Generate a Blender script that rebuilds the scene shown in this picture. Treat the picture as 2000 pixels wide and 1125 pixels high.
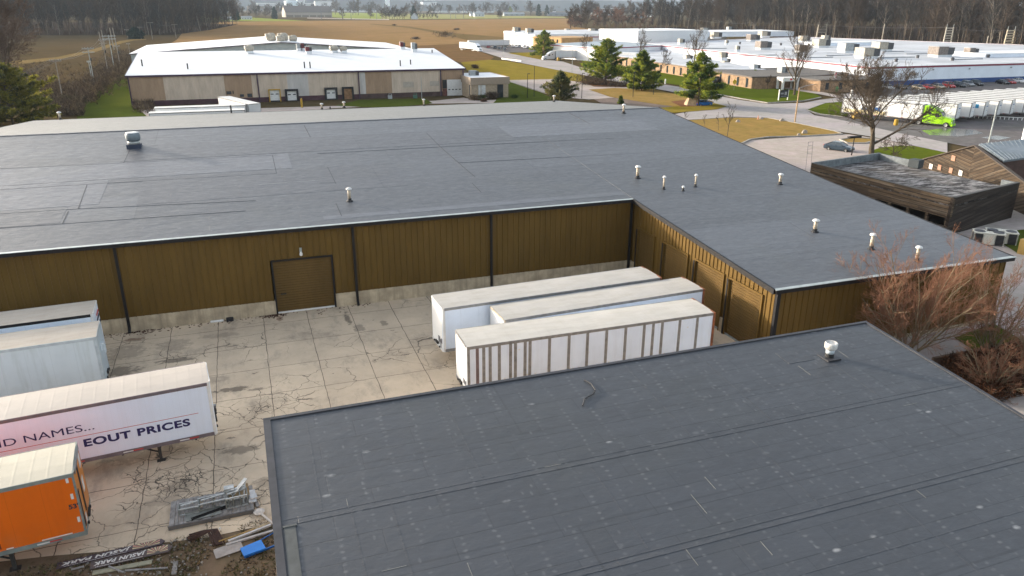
import bpy, math, random
import numpy as np
from mathutils import Vector, Matrix
R = math.radians
SC = bpy.context.scene
COL = SC.collection
for o in list(bpy.data.objects):
    bpy.data.objects.remove(o)

# ------------------------------------------------------------------ camera
F, YAW, PITCH, ROLL, CH = 1455.23, 0.3438, 0.3602, 0.0046, 21.96      # focal length in photo pixels, radians, metres
cy_, sy_, cp_, sp_, cr_, sr_ = math.cos(YAW), math.sin(YAW), math.cos(PITCH), math.sin(PITCH), math.cos(ROLL), math.sin(ROLL)
fwd = Vector((sy_*cp_, cy_*cp_, -sp_)); right0 = Vector((cy_, -sy_, 0)); up0 = right0.cross(fwd)
CR = cr_*right0 + sr_*up0; CU = -sr_*right0 + cr_*up0
cam = bpy.data.cameras.new('camera'); cam_o = bpy.data.objects.new('camera', cam); COL.objects.link(cam_o)
cam.sensor_width = 36; cam.lens = F/2000*36; cam.clip_start = 0.5; cam.clip_end = 40000
m = Matrix((CR, CU, -fwd)).transposed().to_4x4(); m.translation = (0, 0, CH)
cam_o.matrix_world = m
SC.camera = cam_o

# ------------------------------------------------------------------ sky, sun, exposure
SUN_EL, SUN_AZ = R(11.5), R(-44)                  # elevation, heading the light travels towards
w = bpy.data.worlds.new('World'); SC.world = w; w.use_nodes = True
wn = w.node_tree.nodes; wl = w.node_tree.links
sky = wn.new('ShaderNodeTexSky'); sky.sky_type = 'NISHITA'; sky.sun_disc = False
sky.sun_elevation = SUN_EL
sky.sun_rotation = math.atan2(-math.cos(SUN_AZ), -math.sin(SUN_AZ))
sky.air_density = 1.0; sky.dust_density = 3.0; sky.ozone_density = 1.0
hsv = wn.new('ShaderNodeHueSaturation'); hsv.inputs['Saturation'].default_value = 0.5     # thin high cloud: a pale sky
wl.new(sky.outputs[0], hsv.inputs['Color'])
wl.new(hsv.outputs[0], wn['Background'].inputs['Color'])
wn['Background'].inputs['Strength'].default_value = 0.15
sl = bpy.data.lights.new('sun', 'SUN'); sl.energy = 2.1; sl.angle = R(2.2); sl.color = (1.0, 0.87, 0.70)
so = bpy.data.objects.new('sun', sl); COL.objects.link(so)
so.rotation_euler = Vector((math.cos(SUN_EL)*math.cos(SUN_AZ), math.cos(SUN_EL)*math.sin(SUN_AZ), -math.sin(SUN_EL))).to_track_quat('-Z', 'Y').to_euler()
so.location = (-60, 60, 60)
SC.view_settings.view_transform = 'Standard'; SC.view_settings.look = 'None'
SC.view_settings.exposure = 1.82; SC.view_settings.gamma = 1
SC.cycles.max_bounces = 6; SC.cycles.diffuse_bounces = 3; SC.cycles.volume_bounces = 0

# ------------------------------------------------------------------ survey: where a sight line of the photograph meets the place
def ray(px, py):
    return CR*((px-1000)/F) + CU*(-(py-562.5)/F) + fwd
def G(px, py, z=0.0):
    d = ray(px, py); t = (z-CH)/d.z
    return Vector((d.x*t, d.y*t, z))
def onY(px, py, y):
    d = ray(px, py); t = y/d.y
    return Vector((d.x*t, y, CH+d.z*t))

# ------------------------------------------------------------------ objects
def setp(o, label=None, cat=None, group=None, kind=None):
    if label: o['label'] = label
    if cat: o['category'] = cat
    if group: o['group'] = group
    if kind: o['kind'] = kind
    return o
def thing(name, label, cat, loc=(0, 0, 0), rz=0, group=None):
    o = bpy.data.objects.new(name, None); COL.objects.link(o)
    o.location = loc; o.rotation_euler = (0, 0, rz); o.empty_display_size = 0.3
    return setp(o, label, cat, group)
def copy_tree(o, parent=None):
    c = o.copy(); COL.objects.link(c)
    if parent: c.parent = parent
    for ch in list(o.children): copy_tree(ch, c)
    return c
class MB:
    def __init__(s): s.v = []; s.f = []; s.mi = []; s.m = 0
    def quad(s, *p):
        n = len(s.v); s.v += [tuple(q) for q in p]; s.f.append(tuple(range(n, n+len(p)))); s.mi.append(s.m); return s
    def box(s, x0, x1, y0, y1, z0, z1):
        return s.prism([(x0, y0), (x1, y0), (x1, y1), (x0, y1)], z0, z1)
    def prism(s, poly, z0, z1):                      # z0, z1: numbers or one height per corner
        k = len(poly); n = len(s.v)
        a = sum(poly[i][0]*poly[(i+1) % k][1]-poly[(i+1) % k][0]*poly[i][1] for i in range(k))
        lo = z0 if hasattr(z0, '__len__') else [z0]*k; hi = z1 if hasattr(z1, '__len__') else [z1]*k
        if a < 0: poly = poly[::-1]; lo = list(lo)[::-1]; hi = list(hi)[::-1]
        s.v += [(p[0], p[1], lo[i]) for i, p in enumerate(poly)]+[(p[0], p[1], hi[i]) for i, p in enumerate(poly)]
        s.f += [tuple(range(n+k-1, n-1, -1)), tuple(range(n+k, n+2*k))]
        s.f += [(n+i, n+(i+1) % k, n+k+(i+1) % k, n+k+i) for i in range(k)]
        s.mi += [s.m]*(k+2); return s
    def obox(s, c, sx, sy, sz, rz=0, M=None):         # centred box, turned about z (or by matrix M)
        n = len(s.v); M = M or Matrix.Rotation(rz, 3, 'Z'); c = Vector(c)
        for dz in (-1, 1):
            for dx, dy in ((-1, -1), (1, -1), (1, 1), (-1, 1)):
                s.v.append(tuple(c+M @ Vector((dx*sx/2, dy*sy/2, dz*sz/2))))
        s.f += [(n+3, n+2, n+1, n), (n+4, n+5, n+6, n+7)]+[(n+i, n+(i+1) % 4, n+4+(i+1) % 4, n+4+i) for i in range(4)]
        s.mi += [s.m]*6; return s
    def beam(s, p, q, w, h):                          # a bar of w x h between two points
        p = Vector(p); q = Vector(q); d = q-p; L = d.length; d = d/L
        a = d.cross(Vector((0, 0, 1)));  a = a.normalized() if a.length > 1e-4 else Vector((1, 0, 0))
        M = Matrix((d, a, a.cross(d))).transposed()
        return s.obox((p+q)/2, L, w, h, M=M)
    def tube(s, pts, rad, n=6, cap=True):
        if not hasattr(rad, '__len__'): rad = [rad]*len(pts)
        pts = [Vector(p) for p in pts]; b = len(s.v)
        for i, p in enumerate(pts):
            d = (pts[min(i+1, len(pts)-1)]-pts[max(i-1, 0)]).normalized()
            a = d.cross(Vector((0, 0, 1)) if abs(d.z) < .9 else Vector((1, 0, 0))).normalized(); c = d.cross(a)
            for k in range(n):
                t = 2*math.pi*k/n; s.v.append(tuple(p+(a*math.cos(t)+c*math.sin(t))*rad[i]))
        for i in range(len(pts)-1):
            for k in range(n):
                s.f.append((b+i*n+k, b+(i+1)*n+k, b+(i+1)*n+(k+1) % n, b+i*n+(k+1) % n)); s.mi.append(s.m)
        if cap and n > 2:
            s.f += [tuple(b+k for k in range(n)), tuple(b+(len(pts)-1)*n+k for k in range(n-1, -1, -1))]; s.mi += [s.m]*2
        return s
    def lathe(s, c, prof, n=12):                      # prof: (radius, z) from bottom to top
        c = Vector(c); b = len(s.v)
        for r, z in prof:
            for k in range(n):
                t = 2*math.pi*k/n; s.v.append((c.x+r*math.cos(t), c.y+r*math.sin(t), c.z+z))
        for i in range(len(prof)-1):
            for k in range(n):
                s.f.append((b+i*n+k, b+i*n+(k+1) % n, b+(i+1)*n+(k+1) % n, b+(i+1)*n+k)); s.mi.append(s.m)
        s.f += [tuple(b+k for k in range(n-1, -1, -1)), tuple(b+(len(prof)-1)*n+k for k in range(n))]; s.mi += [s.m]*2
        return s
    def build(s, name, mats, parent=None, smooth=False, world=False):
        me = bpy.data.meshes.new(name)
        v = s.v
        if world and parent is not None:
            l = parent.location; v = [(p[0]-l.x, p[1]-l.y, p[2]-l.z) for p in v]
        me.from_pydata(v, [], s.f)
        for mt in (mats if isinstance(mats, (list, tuple)) else [mats]): me.materials.append(mt)
        me.polygons.foreach_set('material_index', s.mi)
        if smooth: me.polygons.foreach_set('use_smooth', [True]*len(s.f))
        me.update()
        o = bpy.data.objects.new(name, me); COL.objects.link(o)
        if parent: o.parent = parent
        return o
def npmesh(name, V, Fq, mats, mi=None, parent=None, k=4):
    me = bpy.data.meshes.new(name); V = np.asarray(V, np.float32); Fq = np.asarray(Fq, np.int32)
    me.vertices.add(len(V)); me.vertices.foreach_set('co', V.ravel())
    me.loops.add(Fq.size); me.loops.foreach_set('vertex_index', Fq.ravel())
    me.polygons.add(len(Fq)); me.polygons.foreach_set('loop_start', np.arange(0, Fq.size, k, dtype=np.int32))
    for mt in mats: me.materials.append(mt)
    if mi is not None: me.polygons.foreach_set('material_index', np.asarray(mi, np.int32))
    me.update(calc_edges=True)
    o = bpy.data.objects.new(name, me); COL.objects.link(o)
    if parent: o.parent = parent
    return o

# ------------------------------------------------------------------ materials
class NT:
    def __init__(s, name):
        s.mat = bpy.data.materials.new(name); s.mat.use_nodes = True
        s.t = s.mat.node_tree; s.n = s.t.nodes; s.b = s.n['Principled BSDF']
        s.co = s.n.new('ShaderNodeTexCoord').outputs['Object']
    def link(s, a, b): s.t.links.new(a, b)
    def inp(s, node, key, val):
        if hasattr(val, 'is_output'): s.link(val, node.inputs[key])
        else: node.inputs[key].default_value = val
    def map(s, sc=(1, 1, 1), loc=(0, 0, 0), rot=(0, 0, 0), src=None):
        n = s.n.new('ShaderNodeMapping'); n.inputs['Scale'].default_value = sc; n.inputs['Location'].default_value = loc; n.inputs['Rotation'].default_value = rot
        s.link(src or s.co, n.inputs[0]); return n.outputs[0]
    def noise(s, scale, det=4, rough=.6, src=None, dist=0):
        n = s.n.new('ShaderNodeTexNoise'); s.link(src or s.co, n.inputs['Vector'])
        n.inputs['Scale'].default_value = scale; n.inputs['Detail'].default_value = det; n.inputs['Roughness'].default_value = rough; n.inputs['Distortion'].default_value = dist
        return n.outputs['Fac']
    def voro(s, scale, feat='F1', src=None, out='Distance', rnd=1):
        n = s.n.new('ShaderNodeTexVoronoi'); n.feature = feat; s.link(src or s.co, n.inputs['Vector'])
        n.inputs['Scale'].default_value = scale; n.inputs['Randomness'].default_value = rnd
        return n.outputs[out]
    def brick(s, c1, c2, cm, width, row, mortar, offset=.5, src=None, bias=0, freq=2):
        n = s.n.new('ShaderNodeTexBrick'); s.link(src or s.co, n.inputs['Vector'])
        n.offset = offset; n.offset_frequency = freq
        n.inputs['Color1'].default_value = (*c1, 1); n.inputs['Color2'].default_value = (*c2, 1); n.inputs['Mortar'].default_value = (*cm, 1)
        n.inputs['Scale'].default_value = 1; n.inputs['Mortar Size'].default_value = mortar; n.inputs['Mortar Smooth'].default_value = .1
        n.inputs['Bias'].default_value = bias; n.inputs['Brick Width'].default_value = width; n.inputs['Row Height'].default_value = row
        return n.outputs['Color'], n.outputs['Fac']
    def ramp(s, fac, lo, hi, a=0., b=1.):
        n = s.n.new('ShaderNodeMapRange'); n.inputs['From Min'].default_value = lo; n.inputs['From Max'].default_value = hi
        n.inputs['To Min'].default_value = a; n.inputs['To Max'].default_value = b; s.link(fac, n.inputs['Value']); return n.outputs[0]
    def math(s, op, a, b=0.):
        n = s.n.new('ShaderNodeMath'); n.operation = op; s.inp(n, 0, a); s.inp(n, 1, b); return n.outputs[0]
    def mix(s, fac, a, b, mode='MIX'):
        n = s.n.new('ShaderNodeMix'); n.data_type = 'RGBA'; n.blend_type = mode
        s.inp(n, 0, fac)
        s.inp(n, 6, (*a, 1) if isinstance(a, tuple) else a); s.inp(n, 7, (*b, 1) if isinstance(b, tuple) else b)
        return n.outputs[2]
    def sep(s, src=None):
        n = s.n.new('ShaderNodeSeparateXYZ'); s.link(src or s.co, n.inputs[0]); return n.outputs
    def bump(s, h, strength=.3, dist=.02):
        n = s.n.new('ShaderNodeBump'); n.inputs['Strength'].default_value = strength; n.inputs['Distance'].default_value = dist
        s.link(h, n.inputs['Height']); s.link(n.outputs[0], s.b.inputs['Normal'])
    def out(s, col, rough=.7, metal=0, spec=.5):
        s.inp(s.b, 'Base Color', (*col, 1) if isinstance(col, tuple) else col)
        s.inp(s.b, 'Roughness', rough); s.inp(s.b, 'Metallic', metal); s.b.inputs['Specular IOR Level'].default_value = spec
        return s.mat
MATS = {}
def mt(name, col, rough=.7, var=.18, scale=1.5, metal=0, bump=0, spec=.4, streak=0, col2=None):
    """plain weathered surface: two octaves of noise over the base colour, optional vertical streaks"""
    if name in MATS: return MATS[name]
    t = NT(name)
    c2 = col2 or tuple(c*(1-var*1.6) for c in col); c1 = tuple(min(c*(1+var*.6), .95) for c in col)
    f = t.noise(scale, 5, .65); c = t.mix(t.ramp(f, .3, .7), c2, c1)
    if streak:
        g = t.noise(3, 3, .6, t.map((1, 1, .06))); c = t.mix(t.ramp(g, .45, .75, 0, streak), c, tuple(k*.45 for k in col))
    if bump: t.bump(t.noise(scale*6, 4, .6), bump, .02)
    MATS[name] = t.out(c, rough, metal, spec); return MATS[name]
def text_mesh(body, size, bold=0., shear=0., spacing=1.0):
    cu = bpy.data.curves.new('lettering', 'FONT'); cu.body = body; cu.size = size; cu.offset = bold; cu.shear = shear
    cu.space_character = spacing; cu.align_x = 'LEFT'; cu.extrude = .002
    o = bpy.data.objects.new('tmp', cu); COL.objects.link(o)
    me = bpy.data.meshes.new_from_object(o)
    bpy.data.objects.remove(o); bpy.data.curves.remove(cu)
    return me
def lettering(body, size, mat, parent, M, bold=0., shear=0., spacing=1.0, name='lettering', width=None):
    me = text_mesh(body, size, bold, shear, spacing)
    if width:
        xs = [v.co.x for v in me.vertices]; k = width/(max(xs)-min(xs))
        for v in me.vertices: v.co.x = (v.co.x-min(xs))*k
    me.transform(M); me.materials.clear(); me.materials.append(mat)
    o = bpy.data.objects.new(name, me); COL.objects.link(o); o.parent = parent
    return o
# ================================================================== ground of the yard
DK_, OIL, RU_ = (.085, .068, .052), (.13, .11, .09), (.14, .065, .035)
STAINS = [(-2.4, 43.75, 1.5, .42, .85, DK_), (-.9, 43.3, .9, .22, .7, DK_), (-9.2, 48.4, 1.5, 1.1, .75, DK_), (-6.0, 49.2, 1.5, .42, .8, DK_), (5.75, 52.6, .28, 1.5, .8, DK_), (6.3, 50.6, .5, .9, .6, OIL), (8.2, 50.8, .35, .7, .6, DK_), (-8.8, 53.7, .9, .35, .8, RU_), (-9.3, 51.6, 1.6, 1.4, .5, OIL), (-6.2, 51.8, 1.6, 1.2, .4, OIL), (.95, 54.3, .3, .6, .8, RU_),
          (-2.0, 36.6, 1.2, .5, .7, DK_), (-4.9, 34.2, .9, .8, .4, DK_), (2.5, 50.5, 2.2, .8, .25, OIL), (-4.0, 45.5, 1.6, .7, .35, OIL), (14, 44, 3, .8, .25, OIL), (-3.2, 52.5, 1.8, .5, .35, OIL), (10.2, 46.5, 1.2, 1.6, .3, OIL), (-6.8, 38.2, 2.5, 1.4, .45, OIL), (-5.5, 33.2, 1.2, .5, .35, OIL), (-1.0, 33.2, .8, .6, .45, DK_)]
def yard_mat():
    t = NT('yard_concrete')
    n1 = t.noise(.22, 5, .65); n2 = t.noise(2.5, 6, .7); n3 = t.noise(.09, 3, .5, t.map((1, 1, 1), (7, 3, 0)))
    c = t.mix(t.ramp(n1, .32, .68), (.43, .342, .245), (.665, .53, .375))
    c = t.mix(t.ramp(n2, .3, .75, 0, .45), c, (.60, .49, .37))
    big = t.noise(.5, 6, .75, t.map((1.0, .45, 1)))
    c = t.mix(t.ramp(big, .52, .72, 0, .62), c, (.19, .16, .13))                 # old damp and tyre stains
    gx = t.sep()
    wv = t.n.new('ShaderNodeTexNoise'); wv.inputs['Scale'].default_value = .9; wv.inputs['Detail'].default_value = 5; t.link(t.co, wv.inputs['Vector'])
    wob = t.n.new('ShaderNodeVectorMath'); wob.operation = 'MULTIPLY_ADD'; t.link(wv.outputs['Color'], wob.inputs[0]); wob.inputs[1].default_value = (.16, .16, 0); t.link(t.co, wob.inputs[2])
    edge_n = t.noise(1.4, 6, .75, t.map((1, 1.3, 1), (1, 5, 0)))
    for x, y, rx, ry, k, cc in STAINS:                                        # oil, damp and crumbled spots where they lie in the yard
        d2 = t.math('ADD', t.math('POWER', t.math('DIVIDE', t.math('SUBTRACT', gx[0], x), rx), 2), t.math('POWER', t.math('DIVIDE', t.math('SUBTRACT', gx[1], y), ry), 2))
        f = t.math('ADD', d2, t.ramp(edge_n, .3, .7, .9, -.7)); c = t.mix(t.ramp(f, .85, .45, 0, k*.85), c, cc)
    # slab joints
    jc, jf = t.brick((1, 1, 1), (.93, .93, .93), (0, 0, 0), 3.16, 3.68, .022, 0, t.map((1, 1, 1), (.12, 1.67, 0), src=wob.outputs[0]))
    c = t.mix(1.0, c, t.mix(.55, (1, 1, 1), jc), 'MULTIPLY')
    c = t.mix(t.math('MULTIPLY', jf, t.ramp(t.noise(.5, 4, .7), .35, .6, .12, .95)), c, (.06, .045, .032))
    # crazing: voronoi edges bent by noise, only where the slabs are broken up
    nv = t.n.new('ShaderNodeTexNoise'); nv.inputs['Scale'].default_value = 1.3; nv.inputs['Detail'].default_value = 4; t.link(t.co, nv.inputs['Vector'])
    ad = t.n.new('ShaderNodeVectorMath'); ad.operation = 'MULTIPLY_ADD'; t.link(nv.outputs['Color'], ad.inputs[0]); ad.inputs[1].default_value = (.9, .9, 0); t.link(t.co, ad.inputs[2])
    v1 = t.voro(.42, 'DISTANCE_TO_EDGE', ad.outputs[0]); v2 = t.voro(1.25, 'DISTANCE_TO_EDGE', ad.outputs[0]); v3 = t.voro(3.4, 'DISTANCE_TO_EDGE', ad.outputs[0])
    mask = t.noise(.17, 3, .55, t.map((1, 1, 1), (2.2, 5.1, 0)))
    south = t.ramp(gx[1], 46, 33, 0, .10)                                          # the broken slabs lie nearest the dirt
    mk = t.math('ADD', mask, south)
    c = t.mix(t.math('MULTIPLY', t.ramp(v1, .0, .012, 1, 0), t.ramp(mk, .49, .56)), c, (.075, .06, .045))
    c = t.mix(t.math('MULTIPLY', t.ramp(v2, .006, .024, 1, 0), t.ramp(mk, .60, .66)), c, (.075, .06, .045))
    c = t.mix(t.math('MULTIPLY', t.ramp(v3, .02, .06, 1, 0), t.ramp(mk, .69, .74)), c, (.075, .06, .045))
    # crumbled patches
    pm = t.noise(.33, 6, .7, t.map((1, 1.6, 1), (11.3, .7, 0)))
    c = t.mix(t.ramp(pm, .655, .685, 0, .85), c, (.075, .06, .05))
    # rust and leaf litter by the wall
    lf = t.math('MULTIPLY', t.ramp(t.noise(1.1, 6, .75, t.map((1, 1, 1), (3.7, 0, 0))), .63, .67), t.ramp(gx[1], 49.5, 54.5))
    c = t.mix(lf, c, (.095, .045, .025))
    t.bump(t.math('ADD', n2, t.ramp(v2, 0, .04, 0, .4)), .25, .02)
    return t.out(c, t.ramp(n1, .3, .7, .9, .72), 0, .3)
YARD = yard_mat()
def sheet(name, poly, z, mat, kind='structure'):
    a = sum(poly[i][0]*poly[(i+1) % len(poly)][1]-poly[(i+1) % len(poly)][0]*poly[i][1] for i in range(len(poly)))
    if a < 0: poly = poly[::-1]
    mb = MB(); mb.quad(*[(p[0], p[1], z) for p in poly])
    return setp(mb.build(name, mat), kind=kind)
sheet('yard', [(-60, 31.0), (-11.7, 31.0), (-9.8, 30.7), (-7.9, 30.3), (-5.8, 30.1), (-3.5, 29.75), (-1.5, 29.8), (-.3, 29.7), (8, 27.2), (34, 27.2), (34, 55.6), (-60, 55.6)], .05, YARD)

# ================================================================== warehouse (the brown L with the grey roof)
YA, HA, XC, YR, SL, YL, HL, XE, XW, YB = 55.33, 6.745, 30.917, 87.2, .0956, 36.3, 5.26, 51.16, -27.0, 121.0
HR = HA+SL*(YR-YA); HB = 6.95
SL2 = (HA-HL)/(YA-YL)
def roof_z(y): return HL+SL2*(y-YL) if y < YA else (HA+SL*(y-YA) if y < YR else HR-(HR-HB)/(YB-YR)*(y-YR))
def membrane(name, base, w1, r1, w2, r2, contrast, specks, ripple=.6):
    """grey roll roofing: broad patched bands, finer laps and seams, fastener specks, ripples"""
    t = NT(name); base = np.array(base)
    lo, hi = tuple(base*(1-contrast)), tuple(base*(1+contrast))
    c, f = t.brick(lo, hi, tuple(base*.72), w1, r1, .045, .37, t.map((1, 1, 1), (5.3, 2.1, 0)), 0, 3)
    c2, f2 = t.brick((.93, .93, .93), (1.05, 1.05, 1.05), (.72, .74, .76), w2, r2, .022, .41, t.map((1, 1, 1), (1.1, .35, 0)), 0, 2)
    c = t.mix(1.0, c, c2, 'MULTIPLY')
    n = t.noise(.35, 6, .7); n2 = t.noise(3.0, 5, .7, t.map((.5, 1, 1)))
    c = t.mix(t.ramp(n, .3, .7, 0, .35), c, tuple(base*.78))
    c = t.mix(t.ramp(n2, .45, .75, 0, .3), c, tuple(base*1.22))
    grime = t.noise(.12, 4, .6, t.map((1, 1, 1), (4, 9, 0)))
    c = t.mix(t.ramp(grime, .55, .75, 0, .35), c, (base[0]*1.0, base[1]*.98, base[2]*.82))
    if specks:
        y = t.sep()[1]
        u = t.math('FRACT', t.math('DIVIDE', t.math('ADD', y, .35), r2))
        near = t.math('ADD', t.ramp(u, 0, .16, 1, 0), t.ramp(u, .86, 1, 0, 1))
        vd = t.voro(1.15, 'F1', t.map((.62, 1.0, 1)))
        sp = t.math('MULTIPLY', t.ramp(vd, .05, .13, 1, 0), t.ramp(near, .05, .5, .25, 1))
        sp = t.math('MULTIPLY', sp, t.ramp(t.noise(.9, 4, .7), .36, .56, .1, specks))
        c = t.mix(sp, c, (.225, .23, .235))
        xx, yy = t.sep()[0], t.sep()[1]; jx = t.math('MULTIPLY', t.noise(.8, 2, .5), .5)
        du = t.math('MULTIPLY', t.math('SUBTRACT', t.math('FRACT', t.math('DIVIDE', t.math('ADD', xx, jx), 1.18)), .5), 1.18); dv_ = t.math('MULTIPLY', t.math('SUBTRACT', t.math('FRACT', t.math('DIVIDE', yy, .27)), .5), .27)
        dd = t.math('SQRT', t.math('ADD', t.math('POWER', du, 2), t.math('MULTIPLY', t.math('POWER', dv_, 2), 1.6)))
        c = t.mix(t.math('MULTIPLY', t.ramp(dd, .03, .10, 1, 0), t.ramp(t.noise(.75, 4, .75, t.map((1, 1, 1), (5, 8, 0))), .42, .62, 0, .45*specks)), c, (.155, .16, .165))
        dash = t.math('MULTIPLY', t.math('ADD', t.ramp(u, 0, .03, 1, 0), t.ramp(u, .97, 1, 0, 1)), t.ramp(t.noise(1.1, 4, .7, t.map((1, .2, 1), (2, 2, 0))), .42, .55)); c = t.mix(t.math('MULTIPLY', dash, .75), c, tuple(base*.42))
        v2 = t.voro(1.9, 'F1', t.map((1.3, .6, 1), (3, 1, 0)))
        c = t.mix(t.math('MULTIPLY', t.ramp(v2, .06, .16, 1, 0), t.ramp(t.noise(1.7, 3), .40, .6, 0, .35)), c, (.17, .175, .18))
    t.bump(t.math('ADD', t.math('ADD', t.noise(1.2, 5, .7, t.map((.7, 1.4, 1))), t.math('MULTIPLY', f2, -.35)), t.math('MULTIPLY', t.noise(.45, 3, .6), 1.2)), ripple, .07)
    return t.out(c, t.ramp(n2, .3, .7, .60, .44), 0, .5)
ROOF_A = membrane('roof_membrane', (.080, .087, .099), 34, 6.1, 11, 1.02, .16, .35)
ROOF_B = membrane('roof_membrane_back', (.108, .107, .102), 46, 9, 14, 2.0, .1, 0)
ROOF_N = membrane('roof_membrane_near', (.047, .052, .061), 26, 5.2, 3.4, 1.03, .07, 1.0, .28)
def wall_mat(name, col):
    t = NT(name); n = t.noise(.8, 5, .65, t.map((1, 1, .25))); n2 = t.noise(6, 4, .7, t.map((1, 1, .15)))
    c = t.mix(t.ramp(n, .3, .7), tuple(k*.82 for k in col), tuple(k*1.12 for k in col))
    c = t.mix(t.ramp(n2, .5, .8, 0, .3), c, tuple(k*.6 for k in col))
    return t.out(c, .6, 0, .12)
BROWN = wall_mat('brown_metal', (.118, .070, .0175))
DARK = mt('dark_trim', (.017, .016, .017), .6, .2, spec=.2)
GUTTER = mt('galvanised', (.36, .40, .40), .4, .2, 2, .3)
BASEC = mt('base_concrete', (.47, .385, .265), .9, .25, .9, streak=.75, bump=.2)
DOORM = wall_mat('brown_door', (.112, .068, .022))
WHITEP = mt('white_paint', (.68, .67, .645), .45, .1, 2)
CREAM = mt('cream_pipe', (.50, .42, .32), .6, .25, 3, streak=.4)
BLACKP = mt('black_rubber', (.022, .022, .024), .75, .3)

def ribs(mb, p, q, zlo, zhi, pitch=.47, depth=.06, side=1):
    """ribbed cladding from p to q; zlo/zhi give its foot and head at a distance along the wall"""
    p = Vector((*p, 0)); q = Vector((*q, 0)); L = (q-p).length; d = (q-p)/L; nrm = Vector((d.y, -d.x, 0))*side
    prof = [(0, 0), (.74, 0), (.79, 1), (.93, 1), (1.0, 0)]
    us = []; k = 0
    while k*pitch < L:
        for a, b in prof[:-1]:
            u = (k+a)*pitch
            if u < L: us.append((u, b))
        k += 1
    us.append((L, 0))
    for (u0, b0), (u1, b1) in zip(us, us[1:]):
        um = (u0+u1)/2; lo = zlo(um); 
        if lo is None: continue
        a = p+d*u0+nrm*b0*depth; b = p+d*u1+nrm*b1*depth
        pts = [(a.x, a.y, lo), (b.x, b.y, lo), (b.x, b.y, zhi(u1)), (a.x, a.y, zhi(u0))]
        mb.quad(*(pts if side > 0 else pts[::-1]))
WH = thing('warehouse', 'long brown ribbed metal warehouse with a low grey roof wrapping round the concrete yard', 'warehouse', (XC, YA, 0))
mb = MB()
doorA = (.90, 5.18)
ribs(mb, (XW, YA), (XC, YA), lambda u: (4.28 if doorA[0] < XW+u < doorA[1] else 1.12), lambda u: HA-.05)
doorsB = [(51.45, 54.2), (46.4, 49.9), (41.72, 45.3), (37.42, 41.0)]
def loB(u):
    y = YA-u
    return 4.36 if any(a < y < b for a, b in doorsB) else 1.12
ribs(mb, (XC, YA), (XC, YL), loB, lambda u: roof_z(YA-u)-.08)
ribs(mb, (XC, YL), (XE, YL), lambda u: 0.3, lambda u: HL-.1)
ribs(mb, (XE, YL), (XE, YB), lambda u: 0.3, lambda u: roof_z(YL+u)-.1)
ribs(mb, (XE, YB), (XW, YB), lambda u: 0.3, lambda u: HB-.1)
ribs(mb, (XW, YB), (XW, YA), lambda u: 0.3, lambda u: roof_z(YB-u)-.1)
mb.build('wall', BROWN, WH, world=True)
# concrete base, broken at the doors
mb = MB()
for a, b in ((XW, doorA[0]), (doorA[1], XC-.1)): mb.box(a, b, YA-.10, YA+.2, 0, 1.14)
ys = [YA-.1]+[v for ab in doorsB for v in (ab[1], ab[0])]+[YL]
for i in range(0, len(ys), 2): mb.box(XC-.1, XC+.2, ys[i+1], ys[i], 0, 1.14)
mb.box(XC+.2, XE, YL-.05, YL+.2, 0, .32); mb.box(XE-.2, XE+.05, YL+.2, YB, 0, .32); mb.box(XW-.05, XW+.2, YA+.2, YB, 0, .32)
mb.build('concrete_base', BASEC, WH, world=True)
# roof: the two slopes with a little thickness, the eaves just past the walls
mb = MB(); e = .25
def slab(poly):
    mb.prism([(p[0], p[1]) for p in poly], [p[2]-.16 for p in poly], [p[2] for p in poly])
slab([(XW-e, YA-e, roof_z(YA-e)), (XC-e, YA-e, roof_z(YA-e)), (XC-e, YR, HR), (XW-e, YR, HR)])
slab([(XC-e, YA-e, HA+.0), (XE+e, YA-e, HA+.0), (XE+e, YR, HR), (XC-e, YR, HR)])
slab([(XC-e, YL-e, HL), (XE+e, YL-e, HL), (XE+e, YA-e, HA), (XC-e, YA-e, HA)])
roofo = mb.build('roof', ROOF_A, WH, world=True)
mb = MB()
slab([(XW-e, YR, HR), (XE+e, YR, HR), (XE+e, YB+e, HB), (XW-e, YB+e, HB)])
bo = mb.build('back_roof', ROOF_B, WH, world=True); bo['label'] = 'paler back slope of the roof'
# patches of newer or older sheet lying on the membrane
def patch_mat(name, k): return membrane(name, (.084*k, .090*k, .103*k), 40, 30, 9, 1.02, .03, .3)
PL, PD = patch_mat('roof_patch_pale', 1.28), patch_mat('roof_patch_dark', .88)
def roofpatch(x0, x1, y0, y1, m, k=.012):
    q = MB(); q.prism([(x0, y0), (x1, y0), (x1, y1), (x0, y1)], [roof_z(y0)-.02, roof_z(y0)-.02, roof_z(y1)-.02, roof_z(y1)-.02], [roof_z(y0)+k, roof_z(y0)+k, roof_z(y1)+k, roof_z(y1)+k])
    return q.build('roof_patch', m, WH, world=True)
for x0, x1, y0, y1, mm in ((-27, 3.8, 70.2, 75.2, PL), (-27, -11.2, 63.8, 70.1, PL), (27.5, 45.5, 76.5, 81.5, PL), (-10.9, 27.3, 75.4, 80.9, PD), (-27, -13.3, 60.1, 63.7, PD),
                          (43.2, 45.6, 50.6, 53.4, PL), (-8.5, 12.9, 62.9, 69.9, PD), (31.2, 43, 43.5, 46.5, PD), (5, 30.6, 56.2, 57.1, PL)):
    roofpatch(x0, x1, y0, y1, mm)
mb = MB(); mb.box(XW-e, XE+e, YR-.22, YR+.22, HR-.01, HR+.035); mb.build('ridge_cap', ROOF_A, WH, world=True)
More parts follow.
